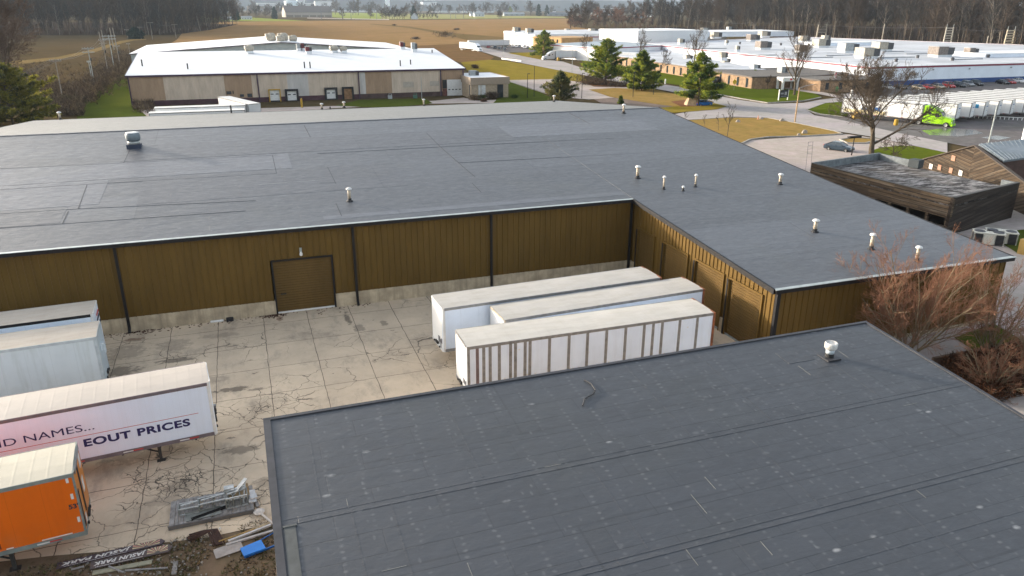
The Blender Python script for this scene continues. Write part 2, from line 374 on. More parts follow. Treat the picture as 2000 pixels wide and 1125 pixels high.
# seams and end laps that show on the slope
def on_roof(px, py):
    d = ray(px, py); t = (HA-SL*YA-CH)/(d.z-SL*d.y); return d.x*t, d.y*t
LAPD = mt('lap_line_dark', (.052, .055, .062), .7); LAPL = mt('lap_line_pale', (.30, .30, .30), .6)
for p, q, wd, m_ in (((594, 245), (606, 268), .10, LAPD), ((833, 260), (860, 287), .10, LAPD), ((860, 287), (895, 318), .10, LAPD), ((895, 318), (928, 346), .09, LAPD), ((922, 358), (940, 376), .08, LAPD), ((532, 303), (540, 339), .09, LAPD), ((640, 327), (656, 359), .08, LAPD), ((170, 361), (153, 408), .10, LAPD), ((133, 413), (122, 437), .09, LAPD), ((254, 292), (242, 318), .09, LAPD), ((1112, 221), (1152, 242), .09, LAPD), ((656, 397), (667, 422), .08, LAPD), ((505, 361), (560, 357), .10, LAPL), ((560, 357), (616, 353), .07, LAPL), ((625, 358), (657, 357), .06, LAPD), ((0, 330), (240, 318.5), .07, LAPD), ((240, 318.5), (540, 303), .06, LAPD), ((0, 371), (172, 360), .07, LAPD), ((172, 360), (540, 339), .06, LAPD), ((0, 418), (155, 408), .06, LAPD), ((155, 408), (500, 392), .05, LAPD), ((0, 446), (480, 412), .05, LAPD), ((860, 287), (1200, 270), .05, LAPD), ((895, 318), (1300, 297), .05, LAPD), ((620, 300), (860, 287), .05, LAPD), ((1540, 438), (1590, 470), .05, LAPD), ((1590, 418), (1650, 440), .05, LAPD)):
    a, b = on_roof(*p), on_roof(*q); k = Vector((b[0]-a[0], b[1]-a[1])).normalized()*wd*.34; n_ = (-k.y, k.x); mb = MB()
    pl = [(a[0]+n_[0], a[1]+n_[1]), (a[0]-n_[0], a[1]-n_[1]), (b[0]-n_[0], b[1]-n_[1]), (b[0]+n_[0], b[1]+n_[1])]
    mb.prism(pl, [roof_z(v[1])-.02 for v in pl], [roof_z(v[1])+.020 for v in pl]); mb.build('roof_seam', m_, WH, world=True)
# eave trim and gutters
mb = MB(); z = roof_z(YA-e)
mb.box(XW-e, XC-e-.02, YA-e-.16, YA-e-.02, z-.28, z-.02)
mb.m = 1; mb.box(XW-e, XC-e-.02, YA-e-.19, YA-e+.12, z-.018, z+.012); mb.m = 0
mb.box(XC-e, XE+e, YL-e-.16, YL-e-.02, HL-.28, HL-.02)
mb.m = 1; mb.box(XC-e-.03, XE+e+.1, YL-e-.19, YL-e+.14, HL-.018, HL+.012)
mb.build('gutter', [DARK, GUTTER], WH, world=True)
mb = MB()
def rake(x0, x1, ya, yb): mb.prism([(x0, ya), (x1, ya), (x1, yb), (x0, yb)], [roof_z(ya)-.3]*2+[roof_z(yb)-.3]*2, [roof_z(ya)+.04]*2+[roof_z(yb)+.04]*2)
rake(XC-e-.12, XC-e+.02, YL-e, YA-e-.17); mb.build('roof_trim', DARK, WH, world=True); mb = MB()
for a, b in ((YL-e, YA), (YA, YR), (YR, YB+e)): rake(XE+e-.02, XE+e+.12, a, b)
mb.build('roof_trim', DARK, WH, world=True); mb = MB()
for a, b in ((YA-e, YR), (YR, YB+e)): rake(XW-e-.12, XW-e+.02, a, b)
mb.build('roof_trim', DARK, WH, world=True); mb = MB()
mb.box(XW-e, XE+e, YB+e, YB+e+.12, HB-.3, HB+.02)
mb.build('roof_trim', DARK, WH, world=True)
for x in (-23.6, -9.29, 6.92, 17.95, 30.62):
    mb = MB(); mb.box(x-.09, x+.09, YA-.25, YA-.10, .35 if x != 6.92 else .45, HA-.2); mb.prism([(x-.09, YA-.45), (x+.09, YA-.45), (x+.09, YA-.12), (x-.09, YA-.12)], [.08, .08, .34, .34], [.22, .22, .5, .5])
    mb.build('downspout', DARK, WH, world=True)
mb = MB(); mb.box(XC-.02, XC+.25, YL-.28, YL-.06, 0, HL-.2); mb.build('downspout', DARK, WH, world=True)
mb = MB(); mb.box(XC+.0, XC+.12, YA-.42, YA-.24, 0, HA-.2); mb.build('downspout', DARK, WH, world=True)
# roll-up doors: slatted curtain, jambs, threshold
def rolldoor(x0, x1, z1, along='x'):
    r = .08; mb = MB(); n = int((z1-.15)/.19)
    for i in range(n):
        z = .10+(z1-.10)*i/n; zz = .10+(z1-.10)*(i+1)/n
        for (a, ra), (b, rb) in (((z, .05), (z+(zz-z)*.75, .05)), ((z+(zz-z)*.75, .05), (z+(zz-z)*.85, .085)), ((z+(zz-z)*.85, .085), (zz, .05))):
            if along == 'x': mb.quad((x0, YA+ra, a), (x1, YA+ra, a), (x1, YA+rb, b), (x0, YA+rb, b))
            else: mb.quad((XC+ra, x1, a), (XC+ra, x0, a), (XC+rb, x0, b), (XC+rb, x1, b))
    d = mb.build('roll_up_door', DOORM, WH, world=True)
    f = MB()
    def bx(u0, u1, n0, n1, z0, zz1):
        if along == 'x': f.box(u0, u1, YA+n0, YA+n1, z0, zz1)
        else: f.box(XC+n0, XC+n1, u0, u1, z0, zz1)
    bx(x0-.10, x0+.02, -.12, .2, .02, z1+.06); bx(x1-.02, x1+.10, -.12, .2, .02, z1+.06); bx(x0+.02, x1-.02, -.12, .2, z1-.06, z1+.06)
    fo = f.build('door_frame', DARK if along == 'x' else BROWN, WH, world=True); fo.parent = d; fo.location = (0, 0, 0)
    f = MB(); f.m = 0; bx(x0+.03, x1-.03, -.02, .12, .06, .17)
    fo = f.build('bottom_bar', WHITEP if along == 'x' else GUTTER, WH, world=True); fo.parent = d
    if along == 'x':
        f = MB(); f.box(x0+.35, x0+.75, YA-.02, YA+.045, 1.55, 1.63); fo = f.build('handle', BLACKP, WH, world=True); fo.parent = d
    else:
        f = MB(); f.box(XC-.16, XC+.06, x1+.05, x1+.2, .02, z1-.1); fo = f.build('door_track', DARK, WH, world=True); fo.parent = d
    return d
rolldoor(doorA[0], doorA[1], 4.26)
for a, b in doorsB: rolldoor(a, b, 4.34, 'y')
mb = MB(); mb.obox((3.0, YA-.10, 4.95), .16, .2, .34); mb.m = 1; mb.lathe((3.0, YA-.22, 4.42), [(.04, 0.1), (.10, .14), (.12, .24), (.09, .34), (.05, .42)], 10)
mb.build('wall_lamp', [GUTTER, WHITEP], WH, world=True)
mb = MB(); mb.tube([(-3.9+.0, YA-.2, .12), (-3.0, YA-.22, .13)], .09, 8); mb.m = 1; mb.obox((-2.55, YA-.25, .15), .5, .3, .26)
setp(mb.build('litter', [WHITEP, BLACKP]), 'white bottle and black can lying at the foot of the brown wall', 'litter')

def roof_vent(px, py, par, h=.95, r=.11, kind='cap', zf=roof_z, pos=None):
    if pos is None:
        d = ray(px, py); a, b = .1, 300.
        for _ in range(60):
            k = (a+b)/2; P = Vector((0, 0, CH))+d*k
            if P.z > zf(P.y): a = k
            else: b = k
        pos = Vector((0, 0, CH))+d*a
    x, y = pos.x, pos.y; z = zf(y)
    v = MB()
    if kind == 'dark': v.lathe((x, y, z-.05), [(r, 0), (r, h)], 10); o = v.build('vent_pipe', BLACKP, par, world=True); return o
    v.lathe((x, y, z-.05), [(r*2.4, .03), (r*2.2, .09), (r*1.3, .12), (r*1.25, .30)], 14)
    o = v.build('roof_vent', BLACKP, par, True, True)
    q = MB(); q.lathe((x, y, z), [(r, .22), (r, h)], 14); c = q.build('pipe', CREAM, par, True, True); c.parent = o
    q = MB(); q.lathe((x, y, z+h), [(r*1.02, -.02), (r*1.9, .0), (r*1.95, .08), (r*1.4, .15), (r*.3, .19)], 14); c = q.build('cap', WHITEP, par, True, True); c.parent = o
    return o
for px, py, h, r in ((1218, 221, .95, .13), (683, 393, .95, .12), (1245, 348, 1.0, .14), (1296, 370, 1.05, .08), (1358, 365, 1.0, .08), (1523, 360, .85, .13), (1591, 453, .85, .14), (1701, 487, 1.05, .13), (1790, 510, .95, .12), (118, 234, .95, .15), (629, 214, .8, .14), (672, 210, .8, .14), (828, 207, .95, .13), (1082, 199, .9, .14)):
    roof_vent(px, py, WH, h, r)
roof_vent(1334, 373, WH, .3, .07); roof_vent(452, 221, WH, 1.2, .12, 'dark'); roof_vent(645, 214, WH, .5, .1, 'dark')
# the roof fan: black curb, pale drum, hood turned to the yard
P = Vector((-10.1, 80.3, roof_z(80.3))); mb = MB()
mb.obox((P.x, P.y, P.z+.14), 1.25, 1.25, .42); fan = mb.build('roof_fan', mt('dark_blue_curb', (.03, .04, .07), .6), WH, world=True)
q = MB(); q.lathe(P, [(.54, .32), (.56, .62)], 16); c = q.build('drum', mt('fan_metal', (.42, .43, .41), .4, .15, 2, .4), WH, True, True); c.parent = fan
q = MB(); q.lathe(P, [(.52, .62), (.60, .66), (.66, .85), (.66, 1.2), (.60, 1.36), (.54, 1.40)], 12); c = q.build('hood', mt('fan_hood', (.17, .20, .22), .5, .2, 2, .2), WH, True, True); c.parent = fan
q = MB(); q.lathe(P, [(.52, 1.39), (.60, 1.40), (.56, 1.44), (.3, 1.46)], 12); c = q.build('lid', WHITEP, WH, True, True); c.parent = fan

# ================================================================== near building: its dark roof fills the foreground
NX0, NX1, NYF, NYN, NS = -.50, 28.8, 26.86, 11.75, .0765
def nz(y): return 7-NS*(NYF-y)
NB = thing('near_building', 'near workshop with a broad dark grey patched roof filling the foreground', 'building', (14, 20, 0))
mb = MB()
mb.prism([(NX0, NYN), (NX1, NYN), (NX1, NYF), (NX0, NYF)], [nz(NYN)-.2]*2+[nz(NYF)-.2]*2, [nz(NYN)]*2+[nz(NYF)]*2)
mb.build('roof', ROOF_N, NB, world=True)
mb = MB()
mb.prism([(NX0+.15, NYN+.3), (NX1-.15, NYN+.3), (NX1-.15, NYF-.15), (NX0+.15, NYF-.15)], 0, [nz(NYN)-.2]*2+[nz(NYF)-.22]*2)
mb.build('wall', wall_mat('tan_metal', (.33, .25, .17)), NB, world=True)
EDGE = mt('edge_metal', (.040, .040, .046), .5, .25, 2)
mb = MB()
def nslab(x0, x1, y0, y1, lo, hi): mb.prism([(x0, y0), (x1, y0), (x1, y1), (x0, y1)], [nz(y0)+lo]*2+[nz(y1)+lo]*2, [nz(y0)+hi]*2+[nz(y1)+hi]*2)
nslab(NX0-.06, NX0+.20, NYN, NYF, -.25, .05); nslab(NX0-.06, NX1+.06, NYF-.10, NYF+.06, -.25, .05); nslab(NX1-.10, NX1+.06, NYN, NYF-.1, -.25, .05)
mb.build('edge_trim', EDGE, NB, world=True)
mb = MB(); mb.box(NX0-.08, NX0-.062, 14, 20.9, 5.7, 5.95); mb.build('wall_trim', WHITEP, NB, world=True)
mb = MB(); mb.box(NX0, NX1+.1, NYN-.22, NYN+.05, nz(NYN)-.2, nz(NYN)+.02); mb.build('gutter', GUTTER, NB, world=True)
SEAM = membrane('roof_seam', (.050, .054, .062), 40, 9, 9, 3, .05, .4)
mb = MB()
nslab(NX0+.25, NX1-.12, 20.72, 20.90, -.02, .008); nslab(NX0+.25, NX1-.12, 20.98, 21.04, -.02, .006)
nslab(4.0, NX1-.12, 15.95, 16.12, -.02, .010); nslab(4.0, NX1-.12, 16.2, 16.26, -.02, .008)
nslab(9, NX1-.12, 13.95, 14.0, -.02, .006)
for x, y0, y1 in ((24.2, 21.1, 24.0), (24.2, 24.9, NYF-.15), (13.25, 12.2, 15.9), (19.6, 12.2, 15.9), (3.2, 16.3, 20.7), (6.5, 21.1, 26.6), (10.4, 16.3, 20.7), (14.9, 21.1, 26.6), (1.0, 21.1, 26.7), (1.9, 12.4, 20.7), (18.6, 21.1, 26.6), (17.0, 16.3, 20.7)): nslab(x-.03, x+.03, y0, y1, -.02, .004)
mb.build('roof_seam', SEAM, NB, world=True)
mb = MB()
nslab(NX0+.26, NX0+.62, 12.2, 20.6, -.02, .03); nslab(NX0+.24, NX0+.66, 20.6, 20.68, -.02, .05); FLASH = mt('flashing', (.075, .080, .078), .6, .25, 2)
mb.build('flashing', FLASH, NB, world=True)
mb = MB(); nslab(22.2, 23.6, 24.5, 25.5, -.02, .012); mb.build('roof_patch', SEAM, NB, world=True)
rng = random.Random(4)                    # scuffs: pale scratches worn into the sheet
for i in range(15):
    mb = MB()
    x, y = rng.uniform(.6, 27), rng.uniform(12.5, 26); L = rng.uniform(.25, 1.0)
    if rng.random() < .6: nslab(x, x+.018, y, y+L, -.02, .006)
    else: nslab(x, x+L*.8, y, y+.02, -.02, .006)
    mb.build('scuff', mt('scuffed_sheet', (.19, .19, .175), .7), NB, world=True)
mb = MB(); d = [(12.6, 25.9, .04), (12.75, 25.5, .05), (12.7, 25.0, .06), (12.45, 24.75, .05), (12.0, 24.55, .05), (11.7, 24.1, .05)]
mb.tube([(x, y, nz(y)+z) for x, y, z in d], .028, 6); mb.build('loose_cable', mt('grey_cable', (.045, .045, .048), .8), NB, world=True)
# vent on the near roof
x, y = 24.4, 24.45; z = nz(y); mb = MB()
mb.obox((x, y, z+.02), .75, .75, .06); mb.m = 1; mb.lathe((x, y, z), [(.20, .03), (.18, .26)], 18)
v = mb.build('roof_vent', [EDGE, BLACKP], NB, world=True)
q = MB(); q.lathe((x, y, z), [(.19, .24), (.195, .45)], 18); c = q.build('pipe', mt('vent_blue', (.50, .56, .60), .4, .1), NB, True, True); c.parent = v
q = MB(); q.lathe((x, y, z), [(.21, .43), (.28, .50), (.29, .74), (.25, .78), (.20, .70)], 18); c = q.build('cap', mt('vent_white', (.70, .68, .64), .5, .3, 6, streak=.7), NB, True, True); c.parent = v
# ================================================================== semi-trailers
TYRE = mt('tyre', (.018, .018, .019), .85, .2); RIM = mt('rim', (.45, .45, .44), .4, .2, 3, .6)
CHASSIS = mt('chassis', (.035, .032, .030), .7, .3, 2); RUST = mt('rusted_frame', (.24, .085, .035), .85, .35, 3)
REDTAPE = mt('red_tape', (.50, .04, .03), .5, .1); GREYRAIL = mt('aluminium_rail', (.27, .27, .27), .45, .2, 3, .4)
def panel_mat(name, col, stain=.25, seam=1.22, sc=(.05, .05, .05)):
    """sheet sides: faint vertical panel seams, run-down dirt, dents in the gloss"""
    t = NT(name); x = t.sep()
    u = t.math('FRACT', t.math('DIVIDE', x[0], seam)); ln = t.ramp(u, 0, .018, 1, 0)
    st = t.noise(2.2, 4, .7, t.map((1, 1, .09))); n = t.noise(.7, 4, .6)
    c = t.mix(t.ramp(n, .3, .7), tuple(k*.9 for k in col), col)
    c = t.mix(t.ramp(st, .5, .8, 0, stain), c, tuple(k*.55 for k in (col[0], col[1]*.95, col[2]*.85)))
    low = t.math('MULTIPLY', t.ramp(x[2], 2.2, 1.1), t.ramp(t.noise(1.3, 5, .7), .4, .7, 0, .35)); c = t.mix(low, c, (.20, .17, .13))
    c = t.mix(t.math('MULTIPLY', ln, .5), c, tuple(k*.5 for k in col))
    t.bump(t.math('ADD', t.noise(.9, 3, .5), t.math('MULTIPLY', ln, -.2)), .12, .05)
    return t.out(c, .42, 0, .45)
def top_mat(name, col, stain, bows=1.):
    t = NT(name); x = t.sep(); n = t.noise(.5, 5, .7); n2 = t.noise(2.4, 5, .7, t.map((.25, 1, 1)))
    u = t.math('FRACT', t.math('DIVIDE', x[0], .61)); ln = t.ramp(t.math('ABSOLUTE', t.math('SUBTRACT', u, .5)), 0, .12, 1, 0)
    c = t.mix(t.ramp(n, .3, .72), tuple(k*.84 for k in col), col)
    c = t.mix(t.ramp(n2, .45, .8, 0, stain), c, (col[0]*.62, col[1]*.56, col[2]*.46))
    c = t.mix(t.math('MULTIPLY', ln, .10*bows), c, tuple(k*.7 for k in col))
    t.bump(t.math('ADD', n, t.math('MULTIPLY', ln, .25*bows)), .3*bows+.02, .04)
    return t.out(c, .6, 0, .35)
TW = panel_mat('trailer_white', (.73, .81, .93)); TW2 = panel_mat('trailer_white_clean', (.80, .80, .79), .1)
TOPW = top_mat('trailer_roof', (.50, .475, .43), .45); TOPD = top_mat('trailer_roof_dusty', (.47, .445, .405), .55); TOPC = top_mat('trailer_roof_clean', (.66, .65, .62), .15, .0); TOPB = top_mat('trailer_roof_cream', (.41, .365, .31), .5)
def wheel(par, x, y, z=.5, r=.5, wd=.28, name='wheel'):
    q = MB(); n = 18
    for k, (ra, rb, a, b, m_) in enumerate(((r, r, -wd/2, wd/2, 0),)):
        pr = [(r*.62, -wd/2), (r*.93, -wd/2), (r, -wd/2+.04), (r, wd/2-.04), (r*.93, wd/2), (r*.62, wd/2), (r*.55, wd/2-.05), (.12, wd/2-.08), (.10, wd/2-.02)]
        pr = [(.10, -wd/2+.02), (.12, -wd/2+.08), (r*.55, -wd/2+.05)]+pr
        b0 = len(q.v)
        for rr, yy in pr:
            for i in range(n):
                t = 2*math.pi*i/n; q.v.append((x+rr*math.cos(t), y+yy, z+rr*math.sin(t)))
        for i in range(len(pr)-1):
            for j in range(n):
                q.f.append((b0+i*n+j, b0+(i+1)*n+j, b0+(i+1)*n+(j+1) % n, b0+i*n+(j+1) % n)); q.mi.append(0 if 3 <= i <= 7 else 1)
        q.f += [tuple(b0+j for j in range(n)), tuple(b0+(len(pr)-1)*n+j for j in range(n-1, -1, -1))]; q.mi += [1, 1]
    return q.build(name, [TYRE, RIM], par, smooth=False)
def trailer(label, loc, rz, group, L=16.15, W=2.59, H=4.1, side=None, top=None, nose=None, rail=None, post=None, posts=None, frame=None, round_nose=True, detail=True, wheels=True):
    """local axes: x from the nose (0) to the rear doors (L), y to the left of that, z up"""
    side = side or TW; top = top or TOPW; rail = rail or GREYRAIL; post = post or rail; frame = frame or rail
    T = thing('semi_trailer', label, 'trailer', loc, rz, group); fl = 1.15; c = .14 if round_nose else .03; hw = W/2
    mb = MB(); pl = [(0, -hw+c), (c*.3, -hw+c*.3), (c, -hw), (L-.05, -hw), (L-.05, hw), (c, hw), (c*.3, hw-c*.3), (0, hw-c)]
    mb.prism(pl, fl, H-.03); mb.build('body', side, T)
    mb = MB(); n = 26                                          # the roof sheet, slightly crowned and sagging between the bows
    rg = random.Random(label)
    for i in range(n):
        x0, x1 = .02+(L-.06)*i/n, .02+(L-.06)*(i+1)/n
    hs = [[H+(.035 if abs(v) < .5 else 0)+rg.uniform(-.006, .006)*(abs(v) < .9 and detail) for v in (-1, -.4, .4, 1)] for i in range(n+1)]
    for i in range(n):
        for j, (a, b) in enumerate(((-1, -.4), (-.4, .4), (.4, 1))):
            x0, x1 = .02+(L-.06)*i/n, .02+(L-.06)*(i+1)/n
            mb.quad((x0, a*(hw-.02), hs[i][j]), (x1, a*(hw-.02), hs[i+1][j]), (x1, b*(hw-.02), hs[i+1][j+1]), (x0, b*(hw-.02), hs[i][j+1]))
    mb.build('roof', top, T, smooth=True)
    for s in (-1, 1):
        mb = MB(); mb.box(c, L, s*hw-.022, s*hw+.022, H-.17, H+.005); mb.build('top_rail', rail, T)
        mb = MB(); mb.box(c, L, s*hw-.025, s*hw+.025, fl-.10, fl+.10)
        for k in range(6): x = .9+k*2.6; mb.m = 1; mb.box(x, x+.45, s*hw-.028, s*hw+.028, fl-.03, fl+.03); mb.m = 2; mb.box(x+.45, x+.9, s*hw-.028, s*hw+.028, fl-.03, fl+.03)
        mb.build('bottom_rail', [rail, REDTAPE, WHITEP], T)
    mb = MB(); cc = c*.45
    for s in (-1, 1): mb.prism([(-.012, s*(hw-c*1.3)), (cc-.02, s*(hw-cc+.03)), (c+.04, s*(hw+.014)), (c+.04, s*(hw-.03)), (.05, s*(hw-c*1.4))], fl-.1, H)
    mb.box(-.02, .04, -hw+c, hw-c, H-.11, H+.01); mb.box(-.02, .04, -hw+c, hw-c, fl-.12, fl+.08)
    mb.build('nose_frame', post, T)
    if nose:
        mb = MB(); mb.box(-.008, .01, -hw+c*1.5, hw-c*1.5, fl+.1, H-.12); mb.build('nose_panel', nose, T)
    if posts:
        for a, b, m_ in posts:
            for s in (-1, 1): mb = MB(); mb.box(a, b, s*hw-.016, s*hw+.016, fl+.1, H-.17); mb.build('side_post', mt('red_brown_post', (.20, .14, .14), .7, .3) if m_ else post, T)
    mb = MB()
    for s in (-1, 1): mb.box(L-.1, L+.03, s*hw-.07, s*hw+.015, fl-.15, H+.02)
    mb.box(L-.1, L+.03, -hw+.07, hw-.07, H-.16, H+.02); mb.box(L-.1, L+.03, -hw+.07, hw-.07, fl-.2, fl+.05)
    mb.build('rear_frame', frame, T)
    for s in (-1, 1):
        mb = MB(); mb.box(L-.06, L+.005, min(s*.01, s*(hw-.08)), max(s*.01, s*(hw-.08)), fl+.07, H-.17); d = mb.build('rear_door', side, T)
        if detail:
            for q in (.35, .85):
                mb = MB(); mb.tube([(L+.03, s*q, fl-.1), (L+.03, s*q, H-.1)], .02, 5); o = mb.build('lock_rod', GREYRAIL, T); o.parent = d
    mb = MB(); mb.box(3, L-.4, -.55, -.42, fl-.32, fl-.11); mb.box(3, L-.4, .42, .55, fl-.32, fl-.11)
    for k in range(9): mb.box(1+k*1.7, 1.1+k*1.7, -hw+.05, hw-.05, fl-.2, fl-.101)
    mb.build('underframe', CHASSIS, T)
    for s in (-1, 1):
        mb = MB(); mb.box(2.75, 2.9, s*.95-.07, s*.95+.07, .06, fl-.1); mb.box(2.62, 3.03, s*.95-.15, s*.95+.15, 0.0, .06); mb.beam((2.83, s*.95, .55), (3.9, s*.6, fl-.2), .06, .06)
        mb.build('landing_leg', CHASSIS, T)
    mb = MB(); mb.beam((2.83, -.9, .55), (2.83, .9, .55), .08, .08); mb.beam((2.83, -.9, .3), (2.83, .9, 1.0), .05, .05); mb.build('leg_brace', RUST, T)
    if wheels:
        for x in (L-3.2, L-1.9):
            mb = MB(); mb.tube([(x, -1.1, .5), (x, 1.1, .5)], .09, 6); mb.build('axle', CHASSIS, T)
            for s in (-1, 1): wheel(T, x, s*(hw-.29), .5, .5, .55)
        mb = MB(); mb.box(L-3.7, L-1.4, -.55, .55, .62, fl-.3); mb.build('bogie', CHASSIS, T)
    mb = MB(); mb.box(L-.12, L-.02, -hw+.12, hw-.12, .5, .62); mb.box(L-.1, L-.03, -.7, -.6, .62, fl-.19); mb.box(L-.1, L-.03, .6, .7, .62, fl-.19); mb.build('underride_guard', frame, T)
    if detail:
        mb = MB(); mb.obox((-.06, 0, fl+.15), .1, .5, .16); mb.obox((-.05, -.6, fl+.02), .08, .12, .1); mb.obox((-.05, .6, fl+.02), .08, .12, .1); mb.build('air_couplings', CHASSIS, T)
    return T
# --- three at the dock doors, noses to the yard
GD = 'white trailers backed up to the brown dock doors'
MARK = mt('black_marking', (.03, .03, .05), .6)
p3 = []
def pxu(px):                                                    # metres from the nose for a post seen at px along the top of the striped side
    a = onY(px, 677-(px-912)*.141, 36.59); return a.x-10.44
for px, m_ in ((933, 1), (945.5, 0), (958, 0), (976, 0), (998, 0), (1007.5, 0), (1026.5, 0), (1036, 0), (1074, 0), (1112, 0), (1148, 0), (1185, 0), (1222, 0), (1258, 0), (1275.5, 0), (1293, 0), (1327, 0), (1361, 0)):
    u = pxu(px); p3.append((u-.09, u+.09, m_))
POSTM = mt('bare_post', (.235, .225, .215), .6, .25, 4)
BL = panel_mat('trailer_bluewhite', (.70, .77, .87), .12)
def nose_marks(T, W=2.59, n=4, z=1.5, seed=0):
    rg = random.Random(seed); mb = MB()
    for k in range(n):
        y = -W/2+.2+k*.22; h = .14+rg.random()*.14; mb.box(-.026, -.013, y, y+.12, z+rg.uniform(-.2, .25), z+.3+h)
    mb.build('nose_marking', MARK, T)
t1 = trailer('white trailer with dusty grey roof, farthest from the near roof at the docks', (10.50, 43.85, 0), .040, GD, side=BL, top=TOPD, post=WHITEP, nose=TW2, frame=RUST); nose_marks(t1, n=4, z=1.35, seed=2)
t2 = trailer('white trailer with grey brown rails, middle one of the three parked at the docks', (13.70, 41.13, 0), .047, GD, L=14.75, H=3.97, side=BL, top=TOPD, post=CREAM, nose=TW2, frame=RUST, rail=POSTM)
t3 = trailer('white trailer with brown vertical side posts, nearest of the three at the docks', (10.42, 37.88, 0), -.012, GD, side=TW, top=TOPW, rail=POSTM, post=POSTM, posts=p3, nose=TW2, frame=RUST); nose_marks(t3, n=3, z=1.3, seed=5)
mb = MB(); rg = random.Random(9)
for k in range(24):                                             # rivet plates and patches on its side
    x, z = rg.uniform(.6, 15.6), rg.choice((1.7, 1.75, 2.7, 3.4)); mb.obox((x, -1.297, z+rg.uniform(-.1, .1)), .10, .012, .07)
mb.build('side_patch', WHITEP, t3)
# --- four on the left, noses to the right
GL = 'trailers parked on the left of the yard'
def left(label, x, y, sl, **k):
    return trailer(label, (x, y, 0), math.atan2(-sl, -1)+2*math.pi, GL, **k)
l1 = left('white trailer with cream roof beside the brown wall, partly behind the pale blue trailer', -10.15, 50.05, .06, side=BL, top=TOPB, rail=DARK, post=WHITEP, nose=BL, H=4.1)
mb = MB(); mb.box(-.05, -.02, -.9, .3, 3.2, 3.34); mb.m = 1; mb.box(-.05, -.02, -.9, .1, 3.5, 3.62); mb.m = 0; mb.box(-.05, -.02, -1.0, -.2, 2.75, 2.9); mb.build('nose_marking', [MARK, REDTAPE], l1)
l2 = left('weathered pale blue trailer with streaked sides and a cream roof', -9.42, 46.2, .062, side=panel_mat('trailer_paleblue', (.46, .51, .525), .5), top=TOPB, rail=mt('bluegrey_rail', (.36, .40, .41), .6, .2), nose=panel_mat('paleblue_nose', (.42, .50, .55), .2))
mb = MB()
for a, b in ((-.9, 1.9), (-.5, 2.3), (.3, 2.6)): mb.obox((-.03, a, b+.5), .05, .4, .45)
mb.build('nose_panel_patch', mt('pale_patch', (.60, .66, .70), .5), l2)
def banner_mat():
    t = NT('trailer_banner'); x = t.sep(); n = t.noise(.6, 4, .6)
    c = t.mix(t.ramp(x[0], 2.5, 9.5), (.70, .76, .86), (.73, .70, .82)); c = t.mix(t.ramp(n, .35, .7, 0, .15), c, (.5, .5, .55))
    st = t.noise(2.2, 4, .7, t.map((1, 1, .09))); c = t.mix(t.ramp(st, .5, .8, 0, .12), c, (.4, .38, .36))
    u = t.math('FRACT', t.math('DIVIDE', x[0], .305)); c = t.mix(t.ramp(u, 0, .05, .18, 0), c, (.35, .35, .4))
    return t.out(c, .4, 0, .45)
l3 = left('white trailer with navy sale lettering along its pinkish side', -3.20, 38.15, .097, side=banner_mat(), top=top_mat('trailer_roof_pinkish', (.46, .41, .36), .12), rail=mt('plum_rail', (.16, .13, .14), .6, .2), post=WHITEP, nose=BL)
NAVY = mt('navy_letters', (.018, .014, .09), .5, .05)
def on_side(T, u_right, z, W=2.59):
    """text runs towards the nose when seen from the yard: its left end stands at u, reading to smaller x"""
    return Matrix.Translation((u_right, W/2+.003, z)) @ Matrix.Rotation(math.pi, 4, 'Z') @ Matrix.Rotation(math.pi/2, 4, 'X')
# the trailer's local +y faces the camera (it is turned round), local x grows to the left
lettering('ND NAMES...', .54, NAVY, l3, on_side(l3, 9.72, 2.74), 0, 0, 1.0, width=4.32)
lettering('EOUT PRICES', .55, NAVY, l3, on_side(l3, 5.98, 1.90), .022, 0, 1.1, width=4.78)
mb = MB(); mb.box(.75, 16.0, 1.297, 1.301, 2.485, 2.51); mb.build('red_line', REDTAPE, l3)
mb = MB(); mb.obox((-.08, -.55, 1.75), .14, .2, .16); mb.m = 1; mb.obox((-.09, -.2, 1.7), .12, .14, .14); mb.obox((-.07, .3, 1.78), .12, .1, .12); mb.build('air_lines', [GREYRAIL, CHASSIS], l3)
ORANGE = panel_mat('trailer_orange', (.72, .135, .003), .25)
GRN = mt('greygreen_frame', (.21, .235, .22), .6, .2)
l4 = left('orange trailer with cream roof and grey corner frame', -8.30, 31.57, .105, side=ORANGE, top=top_mat('trailer_roof_orange_unit', (.47, .435, .35), .2), rail=GRN, post=GRN, round_nose=False, nose=panel_mat('orange_nose', (.56, .19, .02), .1))
lettering("53'", .30, MARK, l4, on_side(l4, .42, 2.45), .012, 0, 1, width=.36)
mb = MB()
for y, z0, z1, y1 in ((-.95, 3.2, 3.85, -.55), (-.6, 2.2, 2.85, -.2), (.55, 1.3, 1.7, .8)): q = MB(); q.prism([(-.03, y), (-.016, y), (-.016, y1), (-.03, y1)], z0, z1); q.build('placard', WHITEP, l4)
for x, z in ((.2, 3.7), (.16, 2.9), (.12, 1.75)): mb.box(x, x+.1, 1.297, 1.304, z, z+.26)
mb.box(.5, 1.6, 1.297, 1.304, 1.27, 1.32); mb.box(2.6, 2.85, 1.297, 1.304, 1.27, 1.32); mb.box(4.2, 4.5, 1.297, 1.304, 1.27, 1.32)
mb.m = 1; mb.box(-.034, -.016, .1, .34, 1.6, 3.9); mb.box(-.034, -.016, 1.05, 1.2, 1.4, 3.2); mb.m = 2; mb.box(-.05, -.012, -1.1, 1.0, 3.86, 4.06)
mb.build('reflector', [WHITEP, BLACKP, GREYRAIL], l4)
mb = MB(); q = [(3.0, 1.35, 1.62), (3.12, 1.5, 1.9), (3.28, 1.3, 1.55), (3.4, 1.38, 1.7)]
for x, z0, z1 in q: mb.box(x, x+.05, 1.297, 1.302, z0, z1)
